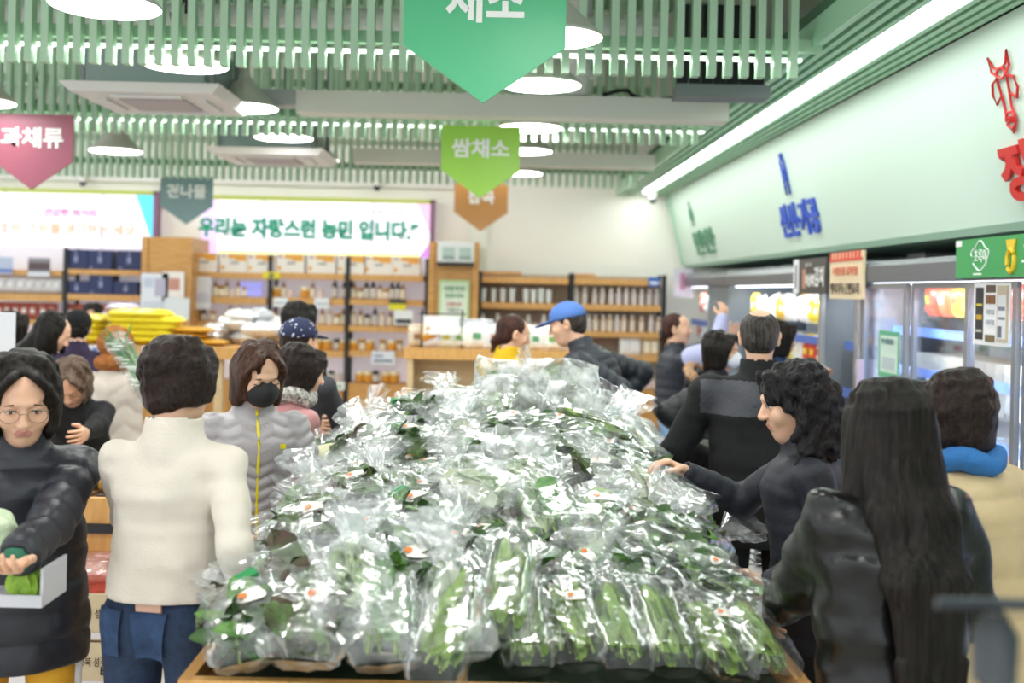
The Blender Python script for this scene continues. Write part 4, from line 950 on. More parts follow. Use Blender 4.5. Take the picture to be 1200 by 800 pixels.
shz = [.43, .74, 1.04, 1.33, 1.56]
for s, z in enumerate(shz):
    if s: MB().box(XF + .17, XF + .75, y0, y1 - .06, z - .015, z).build('shelf_board', inner, F); MB().box(XF + .155, XF + .17, y0, y1 - .06, z - .02, z + .03).build('price_rail', bl, F)
for y_ in [6.72, 6.05, 5.32, 4.80, 4.14]:  # unseen lamps added behind the door frames to brighten the dim shelves
    a = bpy.data.lights.new('added_door_fill', 'AREA'); a.shape = 'RECTANGLE'; a.size = 1.3; a.size_y = .03; a.energy = 7; a.color = (.93, .96, 1)
    o = bpy.data.objects.new('added_door_fill', a); COL.objects.link(o); o.location = (XF + .04, y_, 1.12); o.rotation_euler = (0, R(-90), 0)
# packs: slanting pale packs on the middle shelf, red packs above, mixed below
long_p = boxmesh('noodle', .05, .34, .10, [mat('pale noodle pack', 'eee6d6', rough=.35), mat('brown pack end', 'c9a06a', rough=.5)], [(.2, .8, .3, .7, 1)])
for i in range(36):
    put(long_p, 'noodle_pack', (XF + .42, 3.3 + i * .094, 1.335), 'pale slanted pack, %s from the near end on the fourth fridge shelf' % (ORD[i] if i < 30 else 'thirty-' + ORD[i - 30]), 'pack', 'pale slanted packs', 1.0, R(68))
redp = [pouchmesh('redp%d' % i, .16, .08, .19, [mat('fridge film ' + c, c, rough=.3), mat('fridge print ' + d, d, rough=.4)], 70 + i) for i, (c, d) in enumerate((('d2402c', 'e9b13a'), ('e0603a', 'f4efe6'), ('e7b53a', 'd2402c'), ('f2efe9', 'c9563f')))]
for i in range(18):
    k = (i * 7 + i // 3) % 4
    put(redp[k], 'kimchi_pack', (XF + .32, 3.32 + i * .19, 1.655), '%s pack, %s from the near end on the top fridge shelf' % (('red and amber', 'orange-red and white', 'amber and red', 'white and red')[k], ORD[i]), 'pack', 'packs on the top fridge shelf', 1.0, R(-90))
for s, z in ((3, 1.04), (2, .74), (1, .435)):
    for i in range(17):
        k = [6, 1, 8, 6, 2][(i * 3 + s) % 5]
        put(cpk[k], 'chilled_pack', (XF + .34, 3.35 + i * .2, z + .11), '%s chilled pack, %s from the near end on the %s fridge shelf' % (cname[k], ORD[i], ('', 'lowest', 'second', 'third')[s]), 'pack', 'packs on the lower fridge shelves', 1.05, R(-90))
# stickers on the doors
def side_card(name, y0, y1, z0, z1, x, col, lab, marks=(), words=(), cat='notice', th=.003, bold=.02):
    t = thing(name, lab, cat, (x, (y0 + y1) / 2, z0)); w_, h_ = y1 - y0, z1 - z0
    MB().box(x - th, x, y0, y1, z0, z1).build('sheet', mat('sheet ' + col, col, rough=.5), t)
    for i_, (u0, u1, v0, v1, mc) in enumerate(marks):
        MB().box(x - th - .0015 - i_ * .0005, x - th, y1 - u1 * w_, y1 - u0 * w_, z0 + v0 * h_, z0 + v1 * h_).build('printed_patch', mat('print ' + mc, mc, rough=.5), t)
    for wd_, u0, u1, v0, v1, mc in words:
        text(wd_, (x - th - .009, y1 - u0 * w_, z0 + v0 * h_), (0, -1, 0), (0, 0, 1), (u1 - u0) * w_, (v1 - v0) * h_, mat('ink ' + mc, mc, rough=.5), 'lettering', t, depth=.002, bold=bold)
    return t
side_card('door_notice', 6.12, 6.44, 1.30, 1.57, XF - .036, 'cfe3d6', 'pale notice with green border on the leftmost fridge door', [(0, 1, 0, .12, '5fae86'), (0, 1, .9, 1, '5fae86'), (0, .06, .1, .9, '5fae86'), (.94, 1, .1, .9, '5fae86'), (.2, .8, .2, .45, 'b7c4c6')],
          [('안내말씀', .2, .8, .72, .84, '4a6a7a')])
mk = [(.06, .28, .08, .92, '2f2f33'), (.09, .25, .62, .66, 'e0cf3c'), (.09, .25, .4, .48, 'c9a02c'), (.09, .25, .2, .24, 'b9b9a8'), (.36, .60, .84, .96, '5d4d44'), (.36, .47, .66, .80, '8a5a3c'), (.49, .60, .66, .80, '8a5a3c'), (.36, .60, .06, .17, '7a6a4c'),
      (.38, .46, .50, .57, 'b3b9c0'), (.50, .58, .50, .57, 'b3b9c0'), (.38, .46, .34, .41, 'b3b9c0'), (.50, .58, .34, .41, 'b3b9c0'), (.68, .94, .08, .95, 'c9b9a2'), (.70, .92, .12, .80, 'e4e4ea'), (.72, .90, .56, .62, '7b8292'), (.72, .90, .42, .46, '7b8292'), (.72, .82, .14, .32, '6b7280')]
side_card('menu_sheet', 4.82, 5.19, 1.55, 1.835, XF - .036, 'f0f0f2', 'white sheet with rows of small pictures on the fridge door under the green sign', mk)
# ---- signs on the case tops
t = side_card('header_sign', 3.9, 5.29, 1.855, 2.035, XF - .065, '3f9f58', 'green header sign with white doodle and yellow emblem above the fridge', [(.0, .045, .83, .98, 'eef2ee'), (.14, .20, .07, .12, 'e6f0e6')], [('그린마을', .49, .97, .25, .8, 'f6f8f4')], 'sign', th=.02, bold=.02)
yl = mat('yellow emblem', 'f0c92c', rough=.4); x = XF - .09
MB().tube([(x, 4.72 + .032 * math.cos(a), 1.925 + .048 * math.sin(a)) for a in [k * math.pi / 8 for k in range(16)]], .011, 6, closed=True).build('emblem_ring', yl, t)
MB().hexa([(x - .004, 4.745, 1.965), (x - .004, 4.695, 1.965), (x + .004, 4.695, 1.965), (x + .004, 4.745, 1.965), (x - .004, 4.762, 2.015), (x - .004, 4.678, 2.015), (x + .004, 4.678, 2.015), (x + .004, 4.762, 2.015)]).build('emblem_crown', yl, t)
wl = mat('white doodle line', 'f6faf6', rough=.5)
rr = random.Random(4)
MB().tube([(x + .004, 5.03 + .085 * math.cos(a) * (1 + .12 * math.sin(5 * a)), 1.955 + .06 * math.sin(a) * (1 + .15 * math.cos(4 * a))) for a in [k * math.pi / 14 for k in range(26)]], .0035, 5).build('doodle_line', wl, t)
text('초록이', (x + .006, 5.09, 1.925), (0, -1, 0), (0, 0, 1), .125, .06, wl, 'lettering', t, depth=.003)
t = side_card('hanging_banner', 7.33, 8.12, 1.775, 2.02, XF - .065, '4e4a48', 'dark hanging sign with white Korean lettering above the middle open case', [(0, .17, .0, 1, 'e6e6ea'), (.06, .11, .15, .85, '4a4a58'), (.30, .40, .15, .7, 'b98a72')],
              [('미상애', .44, .68, .2, .55, 'f4f2ee'), ('김치', .70, .97, .2, .75, 'f4f2ee'), ('밥도둑', .42, .62, .76, .88, 'b9b4b0')], 'sign', th=.02)
t = side_card('hanging_banner', 6.62, 7.25, 1.745, 2.04, XF - .065, 'efd9b6', 'cream hanging sign with red awning pattern beside the dark sign', [(i / 9, (i + .55) / 9, .86, 1, 'd8503a') for i in range(9)] + [(0, 1, .80, .86, 'd8503a')],
              [('우렁된장 갈비탕', .12, .9, .50, .68, 'cf5a38'), ('행복가득 간편요리', .08, .95, .10, .34, '3a302a')], 'sign', th=.02)
p = pt(800, 335, 12.6)
t = thing('aisle_flag', 'small white and pink vertical flag at the far end of the cold cases', 'sign', (p[0], 12.9, 1.7)); MB().box(p[0] - .05, p[0] + .16, 12.9, 12.91, 1.72, 2.05).build('sheet', mat('pale lilac sheet', 'dcd6e6', rough=.5), t)
MB().box(p[0] + .02, p[0] + .08, 12.896, 12.899, 1.80, 2.0).build('printed_patch', mat('print c98aa8', 'c98aa8'), t)

# ---- shopping carts
chrome = mat('chrome wire', 'b9bcc0', rough=.25, metal=.8); cartp = mat('dark cart plastic', '2e3338', rough=.45)
def cart(lab, x, y, rz, basket=chrome, col='3a3f44'):
    t = thing('shopping_cart', lab, 'cart', (0, 0, 0), 'shopping carts'); 
    def zline(z, ins): return [(-.26 + ins, -.42 + ins, z), (.26 - ins, -.42 + ins, z), (.24 - ins, .42 - ins, z), (-.24 + ins, .42 - ins, z)]
    m_ = MB()
    for k in range(8):
        z = .52 + k * .052; m_.tube(zline(z, .06 - k * .008), .004 if k < 7 else .009, 5, closed=True)
    lo, hi = zline(.52, .06), zline(.88, .0)
    for s in range(4):
        for q in range(11 if s % 2 == 0 else 15):
            f = q / (11 if s % 2 == 0 else 15); a = Vector(lo[s]).lerp(Vector(lo[(s + 1) % 4]), f); b = Vector(hi[s]).lerp(Vector(hi[(s + 1) % 4]), f); m_.tube([a, b], .0035, 4)
    for q in range(9): f = q / 8; m_.tube([Vector(lo[0]).lerp(Vector(lo[1]), f), Vector(lo[3]).lerp(Vector(lo[2]), f)], .0035, 4)
    m_.build('basket', basket, t, smooth=True)
    MB().tube([(-.22, .40, .50), (-.22, -.35, .48), (-.24, -.40, .16)], .014, 8).tube([(.22, .40, .50), (.22, -.35, .48), (.24, -.40, .16)], .014, 8).tube([(-.24, -.45, .14), (-.2, .42, .14)], .013, 8).tube([(.24, -.45, .14), (.2, .42, .14)], .013, 8).build('frame', sv, t, smooth=True)
    MB().tube([(-.25, -.42, .88), (-.26, -.52, .99)], .013, 8).tube([(.25, -.42, .88), (.26, -.52, .99)], .013, 8).build('handle_bracket', sv, t, smooth=True)
    MB().tube([(-.28, -.52, 1.0), (.28, -.52, 1.0)], .020, 10).build('handle', cartp, t, smooth=True)
    for i, j in ((-.23, -.4), (.23, -.4), (-.2, .38), (.2, .38)):
        w_ = MB(); 
        w_.tube([(i - .014, j, .06), (i + .014, j, .06)], .055, 14); w_.build('wheel', mat('wheel rubber', '2a2a2c', rough=.6), t)
    t.location = (x, y, 0); t.rotation_euler = (0, 0, rz); return t
c = pt(885, 545, 5.15)
cart('chrome-wire shopping cart pushed by the balding man in the black jacket', c[0] - .04, 5.45, R(8))
t2 = cart('dark grey plastic shopping cart behind the heap, left of the raised hand', pt(762, 530, 5.6)[0] + .06, 5.66, R(-10), cartp)
# solid-sided plastic basket in that second cart
MB().hexa([(-.17, -.33, .56), (.17, -.33, .56), (.16, .33, .56), (-.16, .33, .56), (-.235, -.40, .90), (.235, -.40, .90), (.22, .40, .90), (-.22, .40, .90)]).build('basket_liner', cartp, t2)
t = thing('bar_stand', 'dark post with a grey horizontal bar, out of focus at the lower right corner', 'stand', (.60, 1.3, 0))
zb_ = pt(1150, 707, 1.3)[2]
MB().tube([(.60, 1.3, .02), (.60, 1.3, zb_ - .06)], .016, 12).build('post', cartp, t, smooth=True)
MB().tube([(.60, 1.3, zb_ - .09), (.60, 1.3, zb_ - .035), (.60, 1.3, zb_ - .01)], [.024, .026, .012], 12).build('knob', cartp, t, smooth=True)
MB().tube([(.53, 1.3, zb_), (1.0, 1.3, zb_)], .007, 10).build('bar', mat('grey bar', '4a4d55', rough=.4, metal=.4), t, smooth=True)
MB().lathe([(.16, 0), (.16, .02), (.02, .03)], (.60, 1.3, 0), 20).build('base', cartp, t)
# ============================================================ produce table and the heap of bags
TY0, TY1, TX0, TX1, TZ = 2.62, 5.15, -.68, .76, .795
T = thing('produce_table', 'long oak produce table under the heap of bagged vegetables', 'table', (0, (TY0 + TY1) / 2, 0))
MB().box(TX0, TX1, TY0 - .03, TY0, .62, TZ + .03).build('front_board', WOODH, T)
MB().box(TX0, TX1, TY1, TY1 + .03, .62, TZ + .03).build('back_board', WOODH, T)
MB().box(TX0 - .03, TX0, TY0 - .03, TY1 + .03, .62, TZ + .03).build('side_board', WOOD, T)
MB().box(TX1, TX1 + .03, TY0 - .03, TY1 + .03, .62, TZ + .03).build('side_board', WOOD, T)
MB().box(TX0, TX1, TY0, TY1, .74, .78).build('deck', WOOD, T)
for x in (TX0, TX1 - .08):
    for y in (TY0 + .05, TY1 - .13): MB().box(x, x + .08, y, y + .08, 0, .74).build('leg', WOOD, T)
MB().box(TX0 + .1, TX1 - .1, TY0 + .15, TY1 - .15, .05, .66).build('cabinet', WOODL, T)
# stepped insert that carries the upper bags
def surf(x, y):
    ky = [2.55, 2.75, 3.05, 3.4, 3.8, 4.3, 4.8, 5.3]; kz = [.82, .88, .96, 1.01, 1.055, 1.11, 1.17, 1.13]
    z = float(np.interp(y, ky, kz)); c = .12 + .10 * (y - 3.0) / 2; e = abs((x - c) / (.72 + (c if x < c else -c) * .9)); e = min(1.0, e)
    zr = .83 + (y - 2.6) * .075
    return zr + (z - zr) * (1 - e ** 2.4)
mb = MB(); nx, ny = 18, 24
g = [[(TX0 + .02 + (TX1 - TX0 - .04) * i / nx, TY0 + .02 + (TY1 - TY0 - .04) * j / ny) for j in range(ny + 1)] for i in range(nx + 1)]
for r_ in g:
    for x, y in r_: mb.v.append((x, y, max(.785, surf(x, y) - .10)))
for i in range(nx):
    for j in range(ny): n = i * (ny + 1) + j; mb.f.append((n, n + ny + 1, n + ny + 2, n + 1)); mb.m.append(0)
mb.build('heap_liner', mat('dark green crate liner', '26361f', rough=.8, var=.4, vscale=25), T, smooth=True)

def leaf(mb, base, d, up, L, W, bend, m=0, crumple=.0, rn=random):
    d = Vector(d).normalized(); s = d.cross(Vector(up)); s = s.normalized() if s.length > 1e-3 else Vector((1, 0, 0)); n = s.cross(d); p = Vector(base); k = 6; n0 = len(mb.v)
    for i in range(k + 1):
        t = i / k; w_ = W / 2 * (math.sin(math.pi * min(1, t * .9 + .10)) ** .7); c = p + d * (L * t) + n * (-bend * L * t * t)
        for q in (-1, -.5, 0, .5, 1): mb.v.append(tuple(c + s * (w_ * q) + n * (abs(q) * w_ * .35 + rn.uniform(-1, 1) * crumple * W)))
    for i in range(k):
        for q in range(4): a = n0 + i * 5 + q; mb.f.append((a, a + 1, a + 6, a + 5)); mb.m.append(m)
def make_bag(kind, seed, L, W, H, neck, hz, labels=0):
    """one bag: greens inside, film around, length along +Y (neck at +Y), lying on z=0"""
    rn = random.Random(seed); r_ = thing('vegetable_bag', 'x', 'bag', (0, 0, 0))
    st = MB(); n = {'long': 44, 'spinach': 46, 'lettuce': 34, 'choy': 30, 'pale': 30}[kind]
    def inside(u, v, w_): return (u * W / 2 * .86, v * L / 2 * .9, H / 2 + w_ * H / 2 * .8)
    for i in range(n):
        a = rn.uniform(0, 2 * math.pi); rad = math.sqrt(rn.random()) * .85; u, w_ = rad * math.cos(a), rad * math.sin(a)
        if kind == 'long':
            v = rn.uniform(-.95, -.1); b = inside(u * .85, v, w_ * .8); leaf(st, b, (rn.uniform(-.12, .12), 1, rn.uniform(-.1, .1)), (u, 0, w_ + .2), L * rn.uniform(.35, .5), W * rn.uniform(.22, .36), rn.uniform(-.1, .25), rn.choice((0, 0, 1)), .04, rn)
        elif kind == 'spinach':
            v = rn.uniform(-.8, .5); b = inside(u * .7, v, w_ * .7); leaf(st, b, (rn.uniform(-.7, .7), rn.uniform(-.3, 1), rn.uniform(-.3, .5)), (rn.uniform(-.5, .5), 0, 1), W * rn.uniform(.4, .6), W * rn.uniform(.25, .4), rn.uniform(0, .4), rn.choice((0, 0, 1)), .08, rn)
        elif kind == 'lettuce':
            v = rn.uniform(-.8, .6); b = inside(u * .7, v, w_ * .75); leaf(st, b, (rn.uniform(-1, 1), rn.uniform(-.5, 1), rn.uniform(-.3, .7)), (rn.uniform(-.5, .5), 0, 1), W * rn.uniform(.4, .6), W * rn.uniform(.4, .6), rn.uniform(0, .5), rn.choice((0, 1, 1)), .16, rn)
        else:
            v = rn.uniform(-.8, .3); b = inside(u * .7, v, w_ * .75); leaf(st, b, (rn.uniform(-.4, .4), 1, rn.uniform(-.2, .4)), (u, 0, w_ + .4), W * rn.uniform(.6, .9), W * rn.uniform(.3, .45), rn.uniform(0, .4), rn.choice((0, 1)), .08, rn)
    ms = {'long': ('deep olive leaf', '3d5c14', '78982c', 'mid green leaf', '5f8a24', '8aa83c'), 'spinach': ('spinach leaf', '24461e', '42682c', 'fresh leaf', '42702c', '6c9a44'),
          'lettuce': ('plum lettuce', '52282e', '47502a', 'lettuce green', '5a823a', '46382e'), 'choy': ('choy leaf', '376c30', '639048', 'white stem', 'b9c7a0', '8fae74'), 'pale': ('pale leaf', '7f9f64', 'b9c7a2', 'cream stem', 'cfd2b8', 'aab990')}[kind]
    st.build('greens', [leafmat(ms[0], ms[1], ms[2]), leafmat(ms[3], ms[4], ms[5])], r_, smooth=True, kind='stuff')
    if kind in ('long', 'spinach', 'choy'):
        sm = MB()
        for i in range(14):
            a = rn.uniform(0, 6.28); rad = rn.uniform(.2, .8); u, w_ = rad * math.cos(a), rad * math.sin(a); v = rn.uniform(-.95, -.5)
            p0 = inside(u, v, w_ * .8); p1 = inside(u * rn.uniform(.3, 1), v + rn.uniform(.5, 1.1), w_ * rn.uniform(.4, 1)); sm.tube([p0, Vector(p0).lerp(Vector(p1), .5) + Vector((rn.uniform(-.01, .01), 0, rn.uniform(-.005, .01))), p1], .0035, 5)
        sm.build('stems', mat('pale green stem', '8ea856', rough=.45), r_, smooth=True, kind='stuff')
    # film: closed crinkled sleeve, gathered at the neck
    fm_ = MB(); nu, nv = 26, 22; n0 = 0; tw = rn.uniform(-.6, .6)
    for j in range(nv + 1):
        v = j / nv; y = -L / 2 * 1.03 + v * (L * 1.03 + neck)
        yn = (y + L / 2) / L
        if yn < 0: sc = .75
        elif yn < .12: sc = .75 + .25 * math.sin(yn / .12 * math.pi / 2)
        elif yn < .82: sc = 1.0
        elif yn < 1.02: sc = 1.0 - .78 * ((yn - .82) / .2) ** 1.3
        else: sc = .22 + .9 * (yn - 1.02) / (neck / L + 1e-6) * .8
        ctr_z = H / 2 + (max(0, yn - .85)) * H * rn.uniform(.9, 1.2) * (1.5 if neck > .075 else .4)
        for i in range(nu):
            a = 2 * math.pi * i / nu
            fl = .55 if yn > 1.02 else (.12 if yn < 0 else 1.0)   # flat seam at the end, fan at the neck
            cr = 1 + rn.uniform(-.07, .07) + (.18 * math.sin(a * 5 + tw * j) if yn > .8 else .04 * math.sin(a * 7 + j * tw))
            px_ = abs(math.cos(a)) ** .8 * math.copysign(1, math.cos(a)); pz_ = abs(math.sin(a)) ** .8 * math.copysign(1, math.sin(a))
            fm_.v.append((W / 2 * 1.06 * sc * cr * px_, y + rn.uniform(-.003, .003), max(.0, ctr_z + H / 2 * 1.08 * sc * cr * fl * pz_)))
    for j in range(nv):
        for i in range(nu): a = j * nu + i; b = j * nu + (i + 1) % nu; fm_.f.append((a, b, b + nu, a + nu)); fm_.m.append(0)
    fm_.build('film_sleeve', film('clear film %.2f' % hz, hz), r_, smooth=(seed % 2 == 0))
    if labels:
        lb = MB(); n_ = 14; cx, cy = W * .12, -L * .12 + .05
        lb.lathe([(.001, 0), (1, 0), (1, .04), (.001, .05)], (0, 0, 0), n_); lb.v = [(cx + x * W * .20, cy + y * W * .13, H * 1.06 + z * .05 - (x * .2) ** 2 * .2) for x, y, z in lb.v]
        lb.build('label_sticker', mat('white sticker', 'eeeae2', rough=.4), r_)
        l2 = MB(); l2.lathe([(.001, 0), (1, 0), (1, .04), (.001, .05)], (0, 0, 0), 10); l2.v = [(cx - W * .10 + x * W * .06, cy + y * W * .05, H * 1.06 + .0035 + z * .03) for x, y, z in l2.v]
        l2.build('orange_dot', mat('orange sticker print', 'e8823a', rough=.4), r_)
    if labels == 2:
        g_ = MB().rbox((W * .05, L * .44, H * .9), W * .35, .03, .012, .4); g_.build('green_tape', mat('green tape', '1f8a4c', rough=.4), r_)
    return r_
KD = {}
def kd(key, *a):
    KD.setdefault(key, []).append(make_bag(*a))
s_ = 0
for q in range(3): kd('long', 'long', 100 + q, .36, .135, .095, .05, .02, q == 1); 
for q in range(2): kd('longdark', 'spinach', 110 + q, .34, .14, .095, .06, .06, q)
for q in range(3): kd('spinach', 'spinach', 120 + q, .25, .18, .095, .07 + .02 * (q == 0), .08, q)
for q in range(3): kd('lettuce', 'lettuce', 130 + q, .24, .19, .10, .07 + .02 * (q == 1), .09, q)
for q in range(2): kd('choy', 'choy', 140 + q, .25, .17, .10, .07, .09, q)
for q in range(3): kd('pale', 'pale', 150 + q, .26, .18, .10, .06 + .03 * q, .20, 0)
KN = {'long': 'long clear bag of olive-green leaves', 'longdark': 'clear bag of dark green stalks', 'spinach': 'clear crinkled bag of spinach', 'lettuce': 'clear crinkled bag of plum-red lettuce', 'choy': 'clear bag of white-stemmed greens', 'pale': 'cloudy white bag of pale greens'}
PR = random.Random(11)
def place(key, x, y, rz, row_, n, dz=.0, tilt=None, sc=1.0, var=None, lab=None):
    p = KD[key][var if var is not None else PR.randrange(len(KD[key]))]
    e = .05; zx = (surf(x + e, y) - surf(x - e, y)) / (2 * e); zy = (surf(x, y + e) - surf(x, y - e)) / (2 * e)
    # lay it along the heap's slope
    nrm = Vector((-zx, -zy, 1)).normalized(); f = Vector((-math.sin(rz), math.cos(rz), 0)); f = (f - nrm * f.dot(nrm)).normalized(); s = f.cross(nrm)
    M = Matrix((s, f, nrm)).transposed()
    if tilt: M = M @ Matrix.Rotation(tilt, 3, 'X')
    M = M @ Matrix.Rotation(PR.uniform(-.18, .18), 3, 'Y')
    c = copy_tree(p, (x, y, surf(x, y) - .035 + dz), M.to_euler(), (sc, sc, sc), lab or '%s, %s from left in the %s row of the heap' % (KN[key], ORD[n], ORD[row_]), 'vegetable bags on the heap')
    return c
# front: long bags side by side on the right, hanging down towards the camera
k = 0
for i, x in enumerate([.10, .215, .33, .45, .57, .685]):
    place('long', x, 2.815 + (.02 if i % 2 else 0), R(3 + i * 1.5) + PR.uniform(-.05, .05), 0, i, .02, R(6), 1.0, i % 3, 'long upright-leafed bag, %s from left along the oak front board' % ORD[i])
for i, (x, y, key, rz) in enumerate(((-.60, 2.80, 'lettuce', 25), (-.42, 2.78, 'choy', 10), (-.25, 2.74, 'pale', -5), (-.08, 2.72, 'pale', 12), (-.52, 2.96, 'lettuce', 30), (-.33, 2.95, 'spinach', 8), (-.13, 2.93, 'lettuce', -12), (-.64, 3.1, 'lettuce', 40))):
    place(key, x, y, R(rz), 0, i, .03 + (.05 if y < 2.75 else .02), R(10), 1.0, None, '%s, %s at the front left corner of the heap' % (KN[key], ORD[i]))
for i, (x, y, key, rz, dz) in enumerate(((-.56, 2.68, 'spinach', 15, .09), (-.40, 2.66, 'lettuce', -10, .10), (-.24, 2.68, 'choy', 8, .09), (-.07, 2.66, 'long', -12, .11), (-.48, 2.84, 'lettuce', 25, .11), (-.2, 2.86, 'spinach', -5, .11), (-.33, 2.72, 'pale', 5, .15), (.06, 2.84, 'long', -8, .10))):
    place(key, x, y, R(rz), 0, i, dz, R(14), 1.05, None, '%s, %s bulging over the left half of the front board' % (KN[key], ORD[i]))
# right flank: long bags pointing right
for i, (x, y, rz) in enumerate(((.55, 3.22, 75), (.62, 3.08, 68), (.50, 3.42, 85))):
    place('longdark', x, y, R(rz), 0, i, .05, None, 1.0, i % 2, 'long dark green bag lying crosswise on the right flank, %s from the front' % ORD[[1, 0, 2][i]])
# rows further back
rowi = 1; y = 3.12
while y < 5.2:
    x0, x1 = TX0 + .09, TX1 - .09; n = 9; js = 0
    for i in range(n):
        x = x0 + (x1 - x0) * (i + .5 * (rowi % 2)) / (n - .5) + PR.uniform(-.03, .03); yy = y + PR.uniform(-.04, .04)
        if y < 3.5 and x > .38: continue
        q = PR.random()
        if 4.05 < y < 4.6 and x > -.05: key = 'longdark' if q < .6 else 'spinach'; rz = R(PR.choice((70, 80, 100))); sc = 1.0
        elif y >= 4.6 and x > .1: key = 'pale'; rz = R(PR.uniform(-80, 80)); sc = 1.15
        elif y >= 4.5: key = 'pale' if q < .5 else 'choy' if q < .7 else 'spinach'; rz = R(PR.uniform(-60, 60)); sc = 1.0
        elif x < -.1: key = 'lettuce' if q < .55 else 'spinach' if q < .75 else 'choy' if q < .85 else 'pale'; rz = R(PR.uniform(-50, 50)); sc = 1.0
        else: key = 'spinach' if q < .35 else 'lettuce' if q < .55 else 'choy' if q < .68 else 'pale'; rz = R(PR.uniform(-60, 60)); sc = 1.0
        place(key, x, yy, rz, rowi - 1, i, PR.uniform(-.01, .03), R(PR.uniform(-4, 14)), sc * PR.uniform(.92, 1.08))
    y += .135; rowi += 1
# second layer on the ridge
for i, (x, y, key, rz, dz) in enumerate(((.10, 4.35, 'longdark', 75, .09), (.27, 4.28, 'longdark', 82, .10), (.40, 4.45, 'long', 60, .10), (.0, 4.0, 'longdark', 80, .09), (.22, 3.95, 'longdark', 95, .09), (.42, 4.05, 'longdark', 70, .08), (-.28, 4.75, 'spinach', 80, .09), (-.30, 4.2, 'spinach', 30, .09), (-.05, 3.6, 'pale', 15, .09), (.12, 3.55, 'pale', -15, .09), (.0, 3.45, 'pale', 40, .10), (-.42, 3.6, 'lettuce', 20, .08), (-.5, 3.3, 'lettuce', 5, .08), (.2, 3.3, 'choy', 10, .08), (.33, 3.3, 'choy', -20, .08), (-.2, 3.3, 'spinach', 30, .08), (.35, 3.7, 'lettuce', 0, .08), (.52, 3.75, 'pale', 10, .06), (-.15, 5.0, 'pale', 20, .10), (.15, 4.95, 'pale', 70, .12), (.35, 4.85, 'pale', 100, .13), (.05, 4.7, 'pale', -30, .10), (-.35, 5.0, 'choy', 10, .08), (-.5, 4.4, 'lettuce', -20, .06))):
    place(key, x, y, R(rz), 0, i, dz, R(PR.uniform(0, 12)), 1.05, None, '%s, %s of the bags on the upper layer' % (KN[key], ORD[i]))
for L_ in KD.values():
    for r_ in L_:
        for ch in list(r_.children): bpy.data.objects.remove(ch)
        bpy.data.objects.remove(r_)
# big loose milky bags at the top right of the heap
fb = film('milky bag', .50, .25, 'f2f5f4', 30, .7)
def loose(px, py, Y, wpx, hpx, seed, lab, rot=0, flatx=1):
    c = pt(px, py, Y); w_, h_ = wpx * Y / FPX, hpx * Y / FPX; rn = random.Random(seed); mb = MB(); nx, nz = 18, 14
    t = thing('plastic_bag', lab, 'bag', c)
    for s in (-1, 1):
        n = len(mb.v)
        for i in range(nx + 1):
            for j in range(nz + 1):
                u, v = i / nx * 2 - 1, j / nz * 2 - 1; b = (max(0, 1 - abs(u) ** 3) * max(0, 1 - abs(v) ** 3)) ** .5
                x = u * w_ / 2 * (1 + .05 * math.sin(v * 4 + seed)); z = v * h_ / 2 * (1 + .10 * math.sin(u * 3 + seed)); y = s * .075 * b + rn.uniform(-.008, .008) + .02 * math.sin(u * 5 + v * 3 + seed)
                xr = x * math.cos(rot) - z * math.sin(rot); zr_ = x * math.sin(rot) + z * math.cos(rot); mb.v.append((c[0] + xr, c[1] + y, c[2] + zr_))
        for i in range(nx):
            for j in range(nz): q = (n + i * (nz + 1) + j, n + (i + 1) * (nz + 1) + j, n + (i + 1) * (nz + 1) + j + 1, n + i * (nz + 1) + j + 1); mb.f.append(q if s < 0 else q[::-1]); mb.m.append(0)
    mb.build('film_sleeve', fb, t, smooth=True)
    st = MB()
    for k in range(9): leaf(st, (c[0] + rn.uniform(-.3, 0) * w_, c[1], c[2] + rn.uniform(-.3, .1) * h_), (rn.uniform(.2, 1), 0, rn.uniform(-.4, .5)), (0, -1, .3), w_ * .4, h_ * .3, .1, 0, .05, rn)
    st.build('greens', leafmat('pale leaf', 'a9c98a', 'dfe8cc'), t, smooth=True, kind='stuff')
loose(655, 452, 4.75, 92, 62, 1, 'large milky plastic bag with square open mouth, topmost on the heap', R(-6))
loose(670, 482, 4.6, 75, 62, 2, 'milky crumpled bag below the topmost open bag, right of the heap top', R(-14))
loose(610, 470, 4.75, 95, 62, 3, 'milky crumpled bag in the middle of the heap top', R(5))
loose(545, 480, 4.85, 80, 55, 4, 'milky crumpled bag left of the heap top', R(14))
loose(500, 490, 4.9, 70, 50, 5, 'milky crumpled bag at the left shoulder of the heap', R(20))
loose(585, 440, 4.9, 60, 40, 6, 'small milky bag with rolled edge in front of the yellow jacket', R(-10))
loose(720, 510, 4.7, 55, 60, 7, 'milky crumpled bag at the right shoulder of the heap', R(-30))
